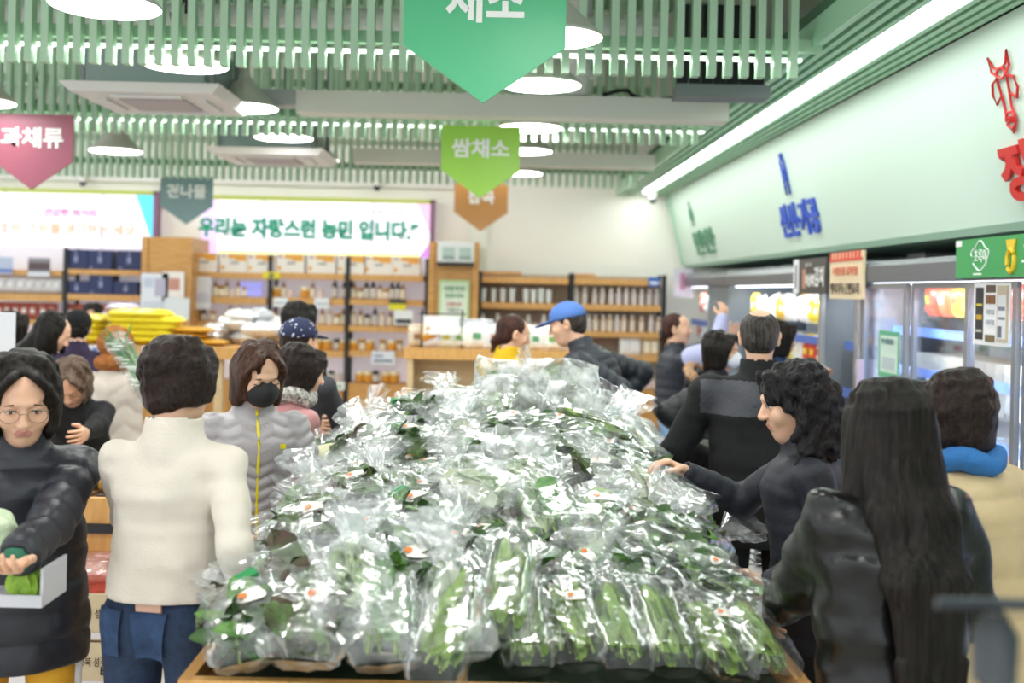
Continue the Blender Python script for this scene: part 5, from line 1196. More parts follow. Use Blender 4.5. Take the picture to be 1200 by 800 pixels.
# ============================================================ people
skin1 = mat('skin', 'e3b598', rough=.5, sss=.15, bump=.05, bscale=200); lipm = mat('lips', 'c4857a', rough=.45)
eyew = mat('eye white', 'e6e0da', rough=.2); eyed = mat('dark iris', '1e1613', rough=.15); lash = mat('dark lash', '241c1a', rough=.6)
def hairmat(name, c, c2, curly=False, rough=.42):
    """dark streaky hair: fine strands as colour and relief, bent by a soft warp"""
    m = bpy.data.materials.new(name); m.use_nodes = True; nt = m.node_tree; N = nt.nodes; L = nt.links; b = N['Principled BSDF']
    b.inputs['Roughness'].default_value = rough; b.inputs['Specular IOR Level'].default_value = .18
    tc = N.new('ShaderNodeTexCoord'); wn = N.new('ShaderNodeTexNoise'); wn.inputs['Scale'].default_value = 16 if curly else 7; L.new(tc.outputs['Object'], wn.inputs['Vector'])
    sc = N.new('ShaderNodeVectorMath'); sc.operation = 'SCALE'; sc.inputs['Scale'].default_value = .16 if curly else .035; L.new(wn.outputs['Color'], sc.inputs[0])
    ad = N.new('ShaderNodeVectorMath'); L.new(tc.outputs['Object'], ad.inputs[0]); L.new(sc.outputs[0], ad.inputs[1])
    mp = N.new('ShaderNodeMapping'); mp.inputs['Scale'].default_value = (1, 1, .22 if curly else .05); L.new(ad.outputs[0], mp.inputs['Vector'])
    n = N.new('ShaderNodeTexNoise'); n.inputs['Scale'].default_value = 95; n.inputs['Detail'].default_value = 4; n.inputs['Roughness'].default_value = .65; L.new(mp.outputs[0], n.inputs['Vector'])
    cr = N.new('ShaderNodeValToRGB'); cr.color_ramp.elements[0].position = .35; cr.color_ramp.elements[1].position = .72
    k = lin(c); cr.color_ramp.elements[0].color = tuple(x * .4 for x in k[:3]) + (1,); cr.color_ramp.elements[1].color = lin(c2)
    L.new(n.outputs['Fac'], cr.inputs[0]); L.new(cr.outputs[0], b.inputs['Base Color'])
    bp = N.new('ShaderNodeBump'); bp.inputs['Strength'].default_value = .8; bp.inputs['Distance'].default_value = .006; L.new(n.outputs['Fac'], bp.inputs['Height']); L.new(bp.outputs[0], b.inputs['Normal'])
    return m
H_BLACK = hairmat('black hair', '15120f', '2a231f'); H_BROWN = hairmat('brown hair', '3a241a', '5a3a2a'); H_CURL = hairmat('black curly hair', '141214', '2b272a', True)
H_DKBROWN = hairmat('dark brown wavy hair', '231a18', '3a2a25', True); H_GREY = hairmat('greying hair', '2a2523', '5b544f'); H_CHEST = hairmat('chestnut hair', '3d241f', '57342b')
H_MIX = hairmat('brown-grey wavy hair', '4a3428', '8a7464', True)
def V3(*a): return np.array(a, float)
class Pose: pass
def rotx(a): c, s = math.cos(a), math.sin(a); return np.array([[1, 0, 0], [0, c, -s], [0, s, c]])
def roty(a): c, s = math.cos(a), math.sin(a); return np.array([[c, 0, s], [0, 1, 0], [-s, 0, c]])
def rotz(a): c, s = math.cos(a), math.sin(a); return np.array([[c, -s, 0], [s, c, 0], [0, 0, 1]])

def make_pose(headpt, yaw, lean=0, side=0, hyaw=0, hpitch=0, hroll=0, male=False, handL=None, handR=None, stride=0, wide=1.0, poleL=None, poleR=None, neck=0.0):
    """local frame: x = the person's left, -y = forward. headpt = world point of the head's centre"""
    p = Pose(); S = .19 if male else .17
    A = rotz(0) @ roty(R(side)) @ rotx(R(lean)); piv = V3(0, 0, .92)
    def up(v): return A @ (V3(*v) - piv) + piv
    J = {}
    J['pelvis'] = V3(0, 0, .90); J['waist'] = up((0, .005, 1.04)); J['chest'] = up((0, .0, 1.24)); J['neck'] = up((0, .015, 1.375))
    J['shL'] = up((S * wide, .01, 1.305)); J['shR'] = up((-S * wide, .01, 1.305))
    HA = A @ rotz(R(hyaw)) @ roty(R(hroll)) @ rotx(R(hpitch - lean * .45))
    J['head'] = J['neck'] + A @ V3(0, -.01 - neck, .055) + HA @ V3(0, -.012, .10)
    J['hipL'] = V3(.09, 0, .86); J['hipR'] = V3(-.09, 0, .86); J['knL'] = V3(.10, -.02 - stride * .5, .47); J['knR'] = V3(-.10, -.01 + stride * .5, .47)
    J['anL'] = V3(.10, .02 - stride, .08); J['anR'] = V3(-.10, .02 + stride, .08)
    s = headpt[2] / J['head'][2]
    for k in J: J[k] = J[k] * s
    # world placement
    Rz = rotz(R(yaw)); off = np.array(headpt) - Rz @ J['head']; off[2] = 0
    p.s = s; p.off = off; p.yaw = R(yaw); p.HA = HA; p.A = A; p.J = J
    def tolocal(w_): return Rz.T @ (np.array(w_) - off)
    def arm(side_, tgt, pole):
        sh = J['sh' + side_]; sg = 1 if side_ == 'L' else -1; ua, fa = .275 * s, .245 * s
        if tgt is None: w_ = sh + A @ V3(sg * .09, -.06, -.50) * s
        else: w_ = tolocal(tgt)
        d = w_ - sh; L = np.linalg.norm(d)
        if L > (ua + fa) * .995: w_ = sh + d / L * (ua + fa) * .995; d = w_ - sh; L = np.linalg.norm(d)
        d = d / L; pl = V3(*(pole if pole is not None else (sg * .5, .6, -.8))); pl = pl - d * pl.dot(d); pl /= np.linalg.norm(pl)
        a = (ua ** 2 - fa ** 2 + L ** 2) / (2 * L); h = math.sqrt(max(0, ua ** 2 - a ** 2)); J['el' + side_] = sh + d * a + pl * h; J['wr' + side_] = w_
    arm('L', handL, poleL); arm('R', handR, poleR)
    return p

def head_sdf(p, hs, h=.0042, mouth=True):
    c = p.J['head']; v = Vol(c - .15, c + .16, h); HA = p.HA
    def X(x, y, z): return c + HA @ (V3(x, y, z) * hs)
    E = lambda x, y, z, a, b, d, k=.02, op='add', T=None: v.ell(X(x, y, z), (a * hs, b * hs, d * hs), k, HA if T is None else HA @ T, op)
    E(0, .015, .028, .074, .092, .084, .02)
    E(0, -.022, -.030, .057, .062, .082, .035)
    E(0, -.030, -.086, .030, .034, .024, .03)
    E(0, .0, .045, .066, .084, .062, .02)
    for s in (-1, 1):
        E(s * .040, -.058, -.022, .020, .018, .022, .025)       # cheek
        E(s * .031, -.088, .012, .017, .012, .010, .014, 'sub')  # socket
        E(s * .031, -.074, .008, .0145, .012, .012, .006)          # lid
        E(s * .076, .010, -.004, .010, .019, .031, .006, T=roty(s * .15) @ rotz(s * .35))
        E(s * .080, .004, -.002, .006, .010, .018, .004, 'sub')
        E(s * .0115, -.094, -.026, .0075, .008, .006, .006)
    v.cap(X(0, -.082, .016), X(0, -.100, -.022), .007 * hs, .0115 * hs, k=.010)
    E(0, -.082, .030, .035, .010, .008, .015)
    if mouth:
        v.cap(X(-.019, -.074, -.0505), X(.019, -.074, -.0505), .006 * hs, k=.006); v.cap(X(0, -.083, -.0495), X(0, -.084, -.0495), .007 * hs, k=.008)
        v.cap(X(-.014, -.076, -.060), X(.014, -.076, -.060), .0065 * hs, k=.006)
        v.cap(X(-.022, -.088, -.0550), X(.022, -.088, -.0550), .0022 * hs, k=.003, op='sub')
    nk = p.J['neck']; v.cap(c + HA @ V3(0, .025, -.045) * hs, nk - p.A @ V3(0, -.0, .04) * p.s, .050, .056, k=.025)
    return v

def hand_sdf(p, sd, curl=.5, spread=.1, palm=None, h=.0038):
    """palm and five bent fingers at the wrist of side sd; palm = local direction the palm faces"""
    w_ = p.J['wr' + sd]; e = p.J['el' + sd]; d = (w_ - e) / np.linalg.norm(w_ - e); sg = 1 if sd == 'L' else -1
    n = V3(*(palm if palm is not None else (-sg, 0.2, 0))); n = n - d * n.dot(d); n /= np.linalg.norm(n); t = np.cross(n, d) * sg   # thumb side
    t = -t if False else t
    v = Vol(w_ - .21, w_ + .21, h)
    v.cap(w_ - d * .05, w_ + d * .005, (.028, .021), (.029, .018), k=.01, side=t)
    v.cap(w_ + d * .005, w_ + d * .072, (.030, .016), (.038, .012), k=.015, side=t)
    L4 = (.070, .078, .072, .056)
    for i in range(4):
        o = (1.5 - i) * .0195; b = w_ + d * (.078 - abs(i - 1.2) * .003) + t * o; L = L4[i]; dd = d * math.cos(spread * (1.5 - i) * .3) + t * math.sin(spread * (1.5 - i) * .6); r_ = .0086 - .0006 * (i == 3)
        ang = curl * .6; q = b
        for j, f in enumerate((.45, .30, .25)):
            ang += curl * (.55 if j else .3); dr = dd * math.cos(ang) + n * math.sin(ang); q2 = q + dr * L * f; v.cap(q, q2, r_ - j * .0008, r_ - (j + 1) * .0008, k=.004); q = q2
    b = w_ + d * .025 + t * .026; dr = d * .62 + t * .62 + n * .45; dr /= np.linalg.norm(dr); q = b + dr * .042; v.cap(b, q, .0125, .0105, k=.012)
    dr2 = d * .85 + t * .25 + n * .45; dr2 /= np.linalg.norm(dr2); v.cap(q, q + dr2 * .034, .0098, .0078, k=.005)
    return v

def quilt(amp, sp, ph=0.0, zig=0.0, zf=14.0):
    def f(P, t, a):
        tt = t + (zig * (np.abs(((P[:, 0] * zf) % 1) - .5) * 4 - 1) if zig else 0)
        return (amp * (np.abs(np.sin(math.pi * (tt / sp + ph))) ** .55 - .5)).astype(np.float32)
    return f
def bounds(p, pad=.22, legs=True):
    pts = np.stack([v for k, v in p.J.items()]); lo, hi = pts.min(0) - pad, pts.max(0) + pad; return lo, hi

def person(label, p, top, bottom, hair, skin=None, hs=1.0, face=True, jk={}, pants={}, curlL=.5, curlR=.5, palmL=None, palmR=None, mouth=True, eyes=None, shoes='24242a', group=None, fine=1.0, hemz=None):
    J = p.J; s = p.s; skin = skin or skin1
    j = dict(r=.0, amp=0, sp=.05, zig=0, zf=14, noise=.006, nf=9, hem=.80, collar=.045, collar_r=.07, arm=.055, cuff=.04, waist=.135, chest=.165, hip=.165, depth=.115, hw=1, h=.0085, flare=0, belly=0, bigarm=0, cuffx=None)
    j.update(jk)
    # ---- body (skin): one figure, mostly under the clothes
    lo, hi = bounds(p, .16); v = Vol(lo, hi, .016)
    sd = p.A @ V3(1, 0, 0)
    v.cap(J['pelvis'], J['waist'], (.135 * s, .09 * s), (.115 * s, .08 * s), side=(1, 0, 0)); v.cap(J['waist'], J['chest'], (.115 * s, .08 * s), (.135 * s, .09 * s), side=sd); v.cap(J['chest'], J['neck'] - p.A @ V3(0, 0, .05), (.135 * s, .08 * s), (.06, .05), side=sd)
    for q in 'LR':
        v.cap(J['sh' + q], J['el' + q], .043 * s, .034 * s); v.cap(J['el' + q], J['wr' + q], .033 * s, .024 * s, k=.02)
        v.cap(J['hip' + q], J['kn' + q], .075 * s, .050 * s); v.cap(J['kn' + q], J['an' + q], .050 * s, .033 * s, k=.02)
    v.cap(J['neck'] - p.A @ V3(0, 0, .03), J['head'] - p.HA @ V3(0, 0, .05), .052, .048)
    parts = [v.mesh()]
    parts.append(head_sdf(p, hs, .0042 * fine, mouth).mesh())
    for q, cu, pa in (('L', curlL, palmL), ('R', curlR, palmR)): parts.append(hand_sdf(p, q, cu, .1, pa, .004 * fine).mesh())
    c0 = J['head']; HA = p.HA
    def mf(C):
        L = (C - c0) @ HA / hs
        return ((np.abs(L[:, 0]) < .0235 - np.abs(L[:, 2] + .0552) * .9) & (L[:, 1] < -.077) & (np.abs(L[:, 2] + .0552) < .0105)).astype(int) if mouth else np.zeros(len(C), int)
    root = meshobj('person', parts, [skin, lipm], None, tuple(p.off), p.yaw, matf=mf); tag(root, label, 'person', group)
    root['_o'] = [0, 0, 0]
    def X(x, y, z): return c0 + HA @ (V3(x, y, z) * hs)
    # ---- eyes and brows
    if face:
        for sg in (-1, 1):
            e = MB(); c = X(sg * .031, -.0745, .008); st = eyes or 'open'
            if st == 'open':
                mb = MB().lathe([(.001, -.0115), (.006, -.0095), (.010, -.005), (.0118, 0), (.010, .005), (.006, .0095), (.001, .0115)], (0, 0, 0), 14)
                mb.v = [tuple(c + HA @ (V3(x * 1.15, z * .62 - .0075, y * .42) * hs)) for x, y, z in mb.v]; ey = mb.build('eye', eyew, root, (0, 0, 0), smooth=True)
                mb = MB().lathe([(.001, -.0022), (.004, -.002), (.0052, 0), (.001, .001)], (0, 0, 0), 12)
                mb.v = [tuple(c + HA @ (V3(x, -.0135 + z * .5, y * .9 - .0005) * hs)) for x, y, z in mb.v]; mb.build('iris', eyed, ey, (0, 0, 0), smooth=True)
            MB().tube([X(sg * (.031 + u * .0145), -.0895 + abs(u) * .0045 + (.003 if u * sg < 0 else 0) * 0, .008 + (.0048 if st == 'open' else -.003) * (1 - u * u)) for u in (-1, -.5, 0, .5, 1)], .0016 * hs, 6).build('eyelash', lash, root, (0, 0, 0), smooth=True)
            MB().tube([X(sg * (.031 + u * .017), -.0905 + abs(u) * .006, .027 + .003 * (1 - u * u) - (.002 if u > 0 else 0)) for u in (-1, -.4, .2, 1)], [.0012, .0024, .0022, .0008], 6).build('eyebrow', mat('eyebrow hair', '2e2420', rough=.7), root, (0, 0, 0), smooth=True)
    # ---- garment
    g = Vol(lo - .02, hi + .02, j['h'] * fine); q1 = quilt(j['amp'], j['sp'], zig=j['zig'], zf=j['zf']) if j['amp'] else None
    hem = V3(0, 0, j['hem'] * s); ar = j['arm'] * s; de = j['depth'] * s
    # one capsule per trunk length so the seams run through
    pel = J['pelvis']; tr = [(hem, pel, (j['hip'] * s * (1 + j['flare']), de * (1.02 + j['flare'])), (j['hip'] * s, de * 1.0), V3(1, 0, 0)), (pel, J['waist'], (j['hip'] * s, de), (j['waist'] * s, de * .92), sd), (J['waist'], J['chest'], (j['waist'] * s, de * .92), (j['chest'] * s, de), sd),
          (J['chest'], J['neck'] - p.A @ V3(0, 0, .055 * s), (j['chest'] * s, de), (.095 * s, .065 * s), sd)]
    acc = 0
    for a, b, ra, rb, si in tr:
        L = np.linalg.norm(b - a)
        dsp = None
        if q1 is not None:
            def dsp(P, t, an, o=acc): return q1(P, t + o, an)
        g.cap(a, b, ra, rb, k=.04 if q1 is None else .018, side=si, disp=dsp); acc += L
    if j['belly']: g.ell(J['waist'] + V3(0, -.04, -.02), (j['waist'] * s * .9, de * 1.1, .13), .05)
    for q in 'LR':
        sh, el_, wr = J['sh' + q], J['el' + q], J['wr' + q]; cu = j['cuff'] * s; m_ = ar * .92
        g.cap(J['chest'] * .25 + J['neck'] * .75 - p.A @ V3(0, 0, .045), sh, (.070 * s, .058 * s), ar * .92, k=.05)
        g.cap(sh, el_, ar * .92, m_, k=.03 if q1 is None else .02, disp=q1); g.cap(el_, wr - (wr - el_) * .04, m_, cu, k=.022, disp=q1)
    if j['amp'] == 0: g.noise(j['noise'] * .8, j['nf'], 11, (.5, .5, 3.0))
    if j['amp'] == 0 or j['noise']: g.noise(j['noise'], j['nf'], 5); g.noise(j['noise'] * .5, j['nf'] * 2.6, 8)
    nk = J['neck']; up_ = p.A @ V3(0, 0, 1)
    if j['collar']: g.cap(nk - up_ * .035, nk + up_ * j['collar'] + p.A @ V3(0, -.005, 0), j['collar_r'] * 1.1, j['collar_r'], k=.02)
    g.cap(nk - up_ * .012, nk + up_ * .2, j['collar_r'] - .013, j['collar_r'] - .010, k=.006, op='sub')
    if j['collar']: g.plane(nk + up_ * (j['collar'] + .02) * 1.0, up_) if p.A[1, 2] > -.75 and not j.get('noplane') else None
    g.plane(hem, (0, 0, -1), .006)
    for q in 'LR':
        wr, el_ = J['wr' + q], J['el' + q]; d = (wr - el_) / np.linalg.norm(wr - el_)
        g.cap(wr - d * .02, wr + d * .08, j['cuff'] * s * .72, k=.003, op='sub')
    jacket = meshobj(j.get('name', 'jacket'), [g.mesh()], top, root)
    # ---- trousers
    pn = dict(r=.085, knee=.065, ank=.055, name='trousers', noise=.005); pn.update(pants)
    t = Vol((lo[0], lo[1], 0), (hi[0], hi[1], 1.12 * s), .013 * fine); t.cap(V3(0, 0, .86 * s), V3(0, 0, 1.0 * s), (.148 * s, .10 * s), (.138 * s, .09 * s), k=.03)
    for q in 'LR': t.cap(J['hip' + q], J['kn' + q], pn['r'] * s, pn['knee'] * s, k=.03); t.cap(J['kn' + q], J['an' + q], pn['knee'] * s, pn['ank'] * s, k=.02)
    t.ell(V3(.06, .032, .85) * s, (.080, .072, .09), .03); t.ell(V3(-.06, .032, .85) * s, (.080, .072, .09), .03)
    t.noise(pn['noise'], 12, 2); t.plane(V3(0, 0, .07), (0, 0, -1)); tro = meshobj(pn['name'], [t.mesh()], bottom, root)
    for q in 'LR':
        a = J['an' + q]; sh = Vol(a + V3(-.08, -.24, -.1), a + V3(.08, .12, .08), .009); sh.cap(a + V3(0, .02, -.04), a + V3(0, -.13, -.05), (.042, .042), (.040, .026), k=.02, side=(1, 0, 0)); sh.plane(V3(0, 0, .003), (0, 0, -1)); meshobj('shoe', [sh.mesh()], mat('shoe ' + shoes, shoes, rough=.5), root)
    # ---- hair
    if hair: hair_obj(p, hs, root, X, **hair)
    root['_s'] = s; p.root = root; p.X = X; p.hs = hs; p.jacket = jacket; p.tro = tro; p.jv = g; p.tv = t
    return p

def locks(v, X, HA, n, length, rx, ry, rz, wave, th, c, flare=0.0, AR=2.05):
    rn = random.Random(int(n * 7 + length * 1000))
    for k in range(n):
        a = -AR + 2 * AR * (k + rn.uniform(-.3, .3)) / (n - 1); ph = rn.uniform(0, 6.28); pts = []
        part = rn.uniform(-.02, .02)
        for e in (78, 58, 36, 12):
            e = R(e); pts.append(X(rx * math.sin(a) * math.cos(e) + part * math.sin(e), .018 + ry * math.cos(a) * math.cos(e), .032 + rz * math.sin(e)))
        end = pts[-1]; ln = length * rn.uniform(.85, 1.12); m_ = max(2, int(ln / .04)); out = HA @ V3(math.sin(a), math.cos(a), 0)
        for j in range(1, m_ + 1):
            f = j / m_; pts.append(end + V3(0, 0, -ln * f) + out * (flare * .08 * f - (.012 * f * f if flare == 0 else 0)) + HA @ V3(wave * math.sin(ph + f * ln * 55), wave * math.cos(ph + f * ln * 55), 0))
        for j in range(len(pts) - 1):
            r0 = th * (1 - .5 * j / len(pts)); v.cap(pts[j], pts[j + 1], r0 * .62 if j == 0 else r0, r0 * .92, k=.006)
def bangs(v, X, n=7, low=-.05, th=.012):
    for s in (-1, 1):
        for k in range(n):
            f = k / (n - 1); y0 = -.045 + .05 * f
            P = [X(s * .004, y0, .112 - .012 * (1 - f)), X(s * .030, y0 - .030 + .004 * f, .094), X(s * .056, y0 - .026 + .01 * f, .064), X(s * .074, y0 - .006 + .012 * f, .020), X(s * .077, y0 + .012 + .01 * f, low)]
            for j in range(4): v.cap(P[j], P[j + 1], th if j else th * .7, th, k=.006)
def lock_ends(v, b, A, length):
    rn = random.Random(3)
    for k in range(16):
        x = -.075 + .15 * k / 15; ln = rn.uniform(.03, .11) * (1.1 - abs(x) * 6) + .01
        v.cap(b + A @ V3(x * 1.1, .004, .10), b + A @ V3(x * .9, .006, -ln), .013, .005, k=.006)
def hair_obj(p, hs, root, X, style, m, length=.12, h=.0055, vol=1.0, name='hair'):
    J = p.J; c = J['head']; HA = p.HA; lo = c - .2 - V3(0, 0, length + .05); hi = c + .2
    if style in ('long', 'curly'): lo = lo - V3(.05, .1, 0); hi = hi + V3(.05, .1, 0)
    v = Vol(lo, hi, h); E = lambda x, y, z, a, b, d, k=.02, op='add': v.ell(X(x, y, z), (a * hs, b * hs, d * hs), k, HA, op)
    dn = V3(0, 0, -1)       # loose hair hangs straight down
    if style == 'short':
        E(0, .022, .036, .081, .096, .088); E(0, .055, -.015, .070, .055, .060); E(0, -.085, -.05, .075, .075, .085, .012, 'sub')
        for s in (-1, 1): E(s * .083, -.004, -.035, .03, .035, .045, .01, 'sub')
        v.noise(.004 * vol, 60, 2)
    elif style == 'bob':
        E(0, .018, .032, .083, .099, .085); locks(v, X, HA, 34, length, .080, .095, .086, .0, .013, c)
        for s in (-1, 1):
            a = X(s * .070, .012, .02); b = X(s * .074, .004, -length * .8); v.cap(a, b, (.030, .068), (.024, .050), k=.03, side=HA @ V3(1, 0, 0))
        v.cap(X(0, .062, .02), X(0, .060, -length), (.078, .042), (.068, .034), k=.03, side=HA @ V3(1, 0, 0))
        E(0, -.100, -.035, .058, .072, .082, .014, 'sub'); bangs(v, X)
        v.noise(.006 * vol, 26, 4, (1, 1, .15)); v.noise(.003, 70, 9, (1, 1, .1))
    elif style == 'wavy':
        E(0, .018, .034, .084, .100, .086); locks(v, X, HA, 44, length, .084, .098, .090, .012 * vol, .015, c)
        for s in (-1, 1): v.cap(X(s * .066, .015, .02), X(s * .062, .02, -length * .7), (.032, .064), (.026, .050), k=.03, side=HA @ V3(1, 0, 0))
        v.cap(X(0, .058, .02), X(0, .060, -length * .9), (.078, .044), (.068, .038), k=.03, side=HA @ V3(1, 0, 0))
        E(0, -.105, -.035, .060, .075, .084, .014, 'sub'); bangs(v, X); v.noise(.005 * vol, 24, 4); v.noise(.003 * vol, 60, 6)
    elif style == 'curly':
        E(0, .016, .038, .090, .108, .092); locks(v, X, HA, 60, length + .06, .088, .100, .092, .016, .013, c, flare=.35, AR=1.75)
        for k in range(14):
            a = -1.7 + 3.4 * k / 13; x0, y0 = .078 * math.sin(a), .030 + .075 * math.cos(a); st = X(x0, y0, .02); en = st + V3(0, 0, 0) + dn * (length + .02 * math.sin(k * 2.7)) + (HA @ V3(x0, y0 - .03, 0)) * .35
            v.cap(st, en, .034, .026, k=.02)
        E(0, -.110, -.035, .056, .078, .084, .012, 'sub'); bangs(v, X, low=.0); v.noise(.011, 38, 4, (1, 1, .7)); v.noise(.006, 78, 7, (1, 1, .6))
    elif style == 'long':
        E(0, .020, .034, .085, .101, .087); locks(v, X, HA, 40, .16, .083, .099, .088, .0, .012, c)
        a = X(0, .045, -.02); nkb = p.J['neck'] + p.A @ V3(0, .085, -.05); b = nkb + p.A @ V3(0, .065, -length + .15); nk2 = nkb + p.A @ V3(0, .060, -.14)
        v.cap(a, nkb, (.094, .060), (.108, .045), k=.04, side=HA @ V3(1, 0, 0)); v.cap(nkb, nk2, (.108, .045), (.104, .038), k=.04, side=p.A @ V3(1, 0, 0)); v.cap(nk2, b, (.104, .038), (.070, .016), k=.04, side=p.A @ V3(1, 0, 0)); lock_ends(v, b, p.A, length)
        for s in (-1, 1): v.cap(X(s * .070, .0, .02), p.J['neck'] + p.A @ V3(s * .095, -.0, -.04), (.03, .05), (.03, .05), k=.03)
        E(0, -.105, -.035, .054, .074, .086, .012, 'sub'); v.noise(.008, 30, 4, (1, 1, .06)); v.noise(.003, 70, 9, (1, 1, .05))
    elif style == 'bald':
        E(0, .022, .030, .080, .095, .082); E(0, .055, -.015, .070, .055, .060); E(0, -.075, -.02, .078, .075, .115, .012, 'sub'); E(.0, .062, .118, .040, .060, .040, .02, 'sub')
        for s in (-1, 1): E(s * .083, -.004, -.035, .03, .035, .045, .01, 'sub')
        v.noise(.002, 60, 2)
    elif style == 'bun':
        E(0, .022, .036, .081, .097, .088); E(0, .050, -.02, .070, .055, .060); E(0, -.098, -.035, .064, .074, .085, .012, 'sub')
        v.cap(X(0, .095, -.03), X(0, .115, -.06), .028, .024, k=.015); v.cap(X(0, .10, -.06), X(0, .115, -.12), .022, .012, k=.012); v.noise(.003, 50, 2)
    return meshobj(name, [v.mesh()], m, root)
def piece(p, name, vol, m): return meshobj(name, [vol.mesh()], m, p.root)
def ring(p, name, m, r=.085, th=.022, z=0.0, parent=None, nz=.004, f=0.0):
    """a scarf or a second collar round the neck"""
    J = p.J; c = J['neck'] + p.A @ V3(0, 0, z); v = Vol(c - .2, c + .2, .007); n = 20
    pts = [c + p.A @ V3(r * math.cos(a), r * .9 * math.sin(a), .012 * math.sin(3 * a) - f * math.sin(a) * .02) for a in [2 * math.pi * k / n for k in range(n)]]
    for k in range(n): v.cap(pts[k], pts[(k + 1) % n], th, th * 1.05, k=.008)
    v.noise(nz, 40, 3); return piece(p, name, v, m)
def cloth(name, c, c2=None, rough=.85, bump=.25, bscale=90, **k): return mat(name, c, rough=rough, col2=c2, bump=bump, bscale=bscale, **k)
puff = lambda name, c, rough=.45, **k: mat(name, c, rough=rough, bump=.12, bscale=45, **k)
HP = lambda px, py, Y: pt(px, py, Y)

navy = puff('navy padded nylon', '20222c'); blackp = puff('black padded nylon', '17181c', .5); jean = cloth('dark denim', '1d2e48', '263a58', vscale=40); jeanl = cloth('light denim', '6f93bd', '8fb0d4', vscale=25)
blk = cloth('black trousers', '17171b'); grey_p = puff('silver grey padded nylon', 'a9a3a7', .4)

# 1 woman with glasses, far left, navy coat
p = make_pose(HP(27, 470, 3.1), 22, lean=8, hyaw=2, hpitch=14, handR=(-1.50, 2.75, 1.04), handL=pt(16, 662, 2.72), poleL=(.45, .35, -1), poleR=(-.5, .5, -.6))
person('woman with round glasses in a navy padded coat at the left picture edge', p, navy, cloth('mustard tracksuit', 'd9a02a', bump=.1), dict(style='wavy', m=H_BLACK, length=.13, vol=.45, h=.005), hs=1.06,
  jk=dict(amp=.011, sp=.085, hem=.70, chest=.185, waist=.19, hip=.20, depth=.14, arm=.070, cuff=.050, flare=.06, collar=.05, collar_r=.072, name='padded_coat', noise=.010), palmL=(0, 0, 1), curlL=.7)
gl_ = MB()
for s in (-1, 1): gl_.tube([p.X(s * .034 + .024 * math.cos(a), -.1035 + .003 * math.cos(a) ** 2, .004 + .020 * math.sin(a)) for a in [k * math.pi / 9 for k in range(18)]], .0011, 6, closed=True); gl_.tube([p.X(s * .058, -.101, .010), p.X(s * .076, -.05, .010), p.X(s * .080, .005, .006)], .0011, 6)
gl_.tube([p.X(-.011, -.104, .008), p.X(0, -.107, .012), p.X(.011, -.104, .008)], .0011, 6); gl_.build('glasses', mat('thin metal frame', '8f7f6c', rough=.25, metal=.8), p.root, (0, 0, 0), smooth=True)
turt = Vol(p.J['neck'] - .15, p.J['neck'] + .15, .006); turt.cap(p.J['neck'] - p.A @ V3(0, 0, .03), p.J['neck'] + p.A @ V3(0, -.008, .055), .061, .058); turt.noise(.004, 40, 3); piece(p, 'turtleneck', turt, cloth('dark grey knit', '33343a'))
for i, (r_, dd, c_) in enumerate(((.043, (.06, .005), '3f5f7c'), (.039, (.015, -.02), '2f6b55'))):
    wr, el_ = p.J['wrL'], p.J['elL']; d = (wr - el_) / np.linalg.norm(wr - el_); v = Vol(wr - .15, wr + .15, .006); v.cap(wr - d * (.07 - .035 * i), wr - d * (.03 - .035 * i), r_, k=.01); v.noise(.003, 50, i); piece(p, 'sleeve_cuff', v, cloth('cuff ' + c_, c_))['label'] = ['blue inner cuff', 'green inner cuff'][i]
for sg in (1,):
    mb = MB(); J = p.J
    for a, b, r0, r1 in ((J['hipL'], J['knL'], .085, .065), (J['knL'], J['anL'], .065, .055)):
        mb.tube([a + V3(r0 * p.s * 1.0, 0, 0), b + V3(r1 * p.s * 1.0, 0, 0)], .018, 8)
    mb.build('side_stripe', cloth('white stripe', 'e9e9ea'), p.root, (0, 0, 0), smooth=True)
P1 = p
# tray with cabbage and a clear bag in her hands
hx = pt(4, 690, 2.74)
t = thing('cardboard_tray', 'white cardboard tray with green leaves held by the woman with glasses', 'tray', (hx[0] - .08, 2.66, hx[2] - .04))
MB().box(hx[0] - .30, hx[0] + .095, 2.74, 2.90, hx[2] - .045, hx[2] - .035).box(hx[0] - .30, hx[0] + .095, 2.74, 2.747, hx[2] - .035, hx[2] - .015).box(hx[0] + .088, hx[0] + .095, 2.747, 2.90, hx[2] - .035, hx[2] + .05).build('tray_body', mat('white card', 'c4c4cc', rough=.6), t)
st = MB(); rn = random.Random(3)
for k in range(14): leaf(st, (hx[0] + .04 + rn.uniform(-.03, .02), 2.79 + rn.uniform(-.02, .03), hx[2] - .034), (rn.uniform(-.5, .5), rn.uniform(-.4, .2), 1), (0, -1, 0), .075, .045, .3, 0, .1, rn)
tag(st.build('lettuce_bunch', leafmat('bright leaf', '7fae2e', 'a8cc4a'), None, (hx[0] + .04, 2.65, hx[2] - .034), smooth=True), 'bright green leaves standing in the white cardboard tray', 'vegetable')
v = Vol((-.1, -.1, 0), (.1, .1, .2), .006); v.ell((0, 0, .08), (.055, .05, .060), .01); v.noise(.010, 35, 2); c = pt(2, 628, 2.85)
o = meshobj('cabbage', [v.mesh()], leafmat('pale cabbage', 'b9d0a6', 'dbe6c8'), None, (c[0] - .02, 2.86, c[2] - .075)); tag(o, 'pale green cabbage in clear film above the tray at the left picture edge', 'vegetable')

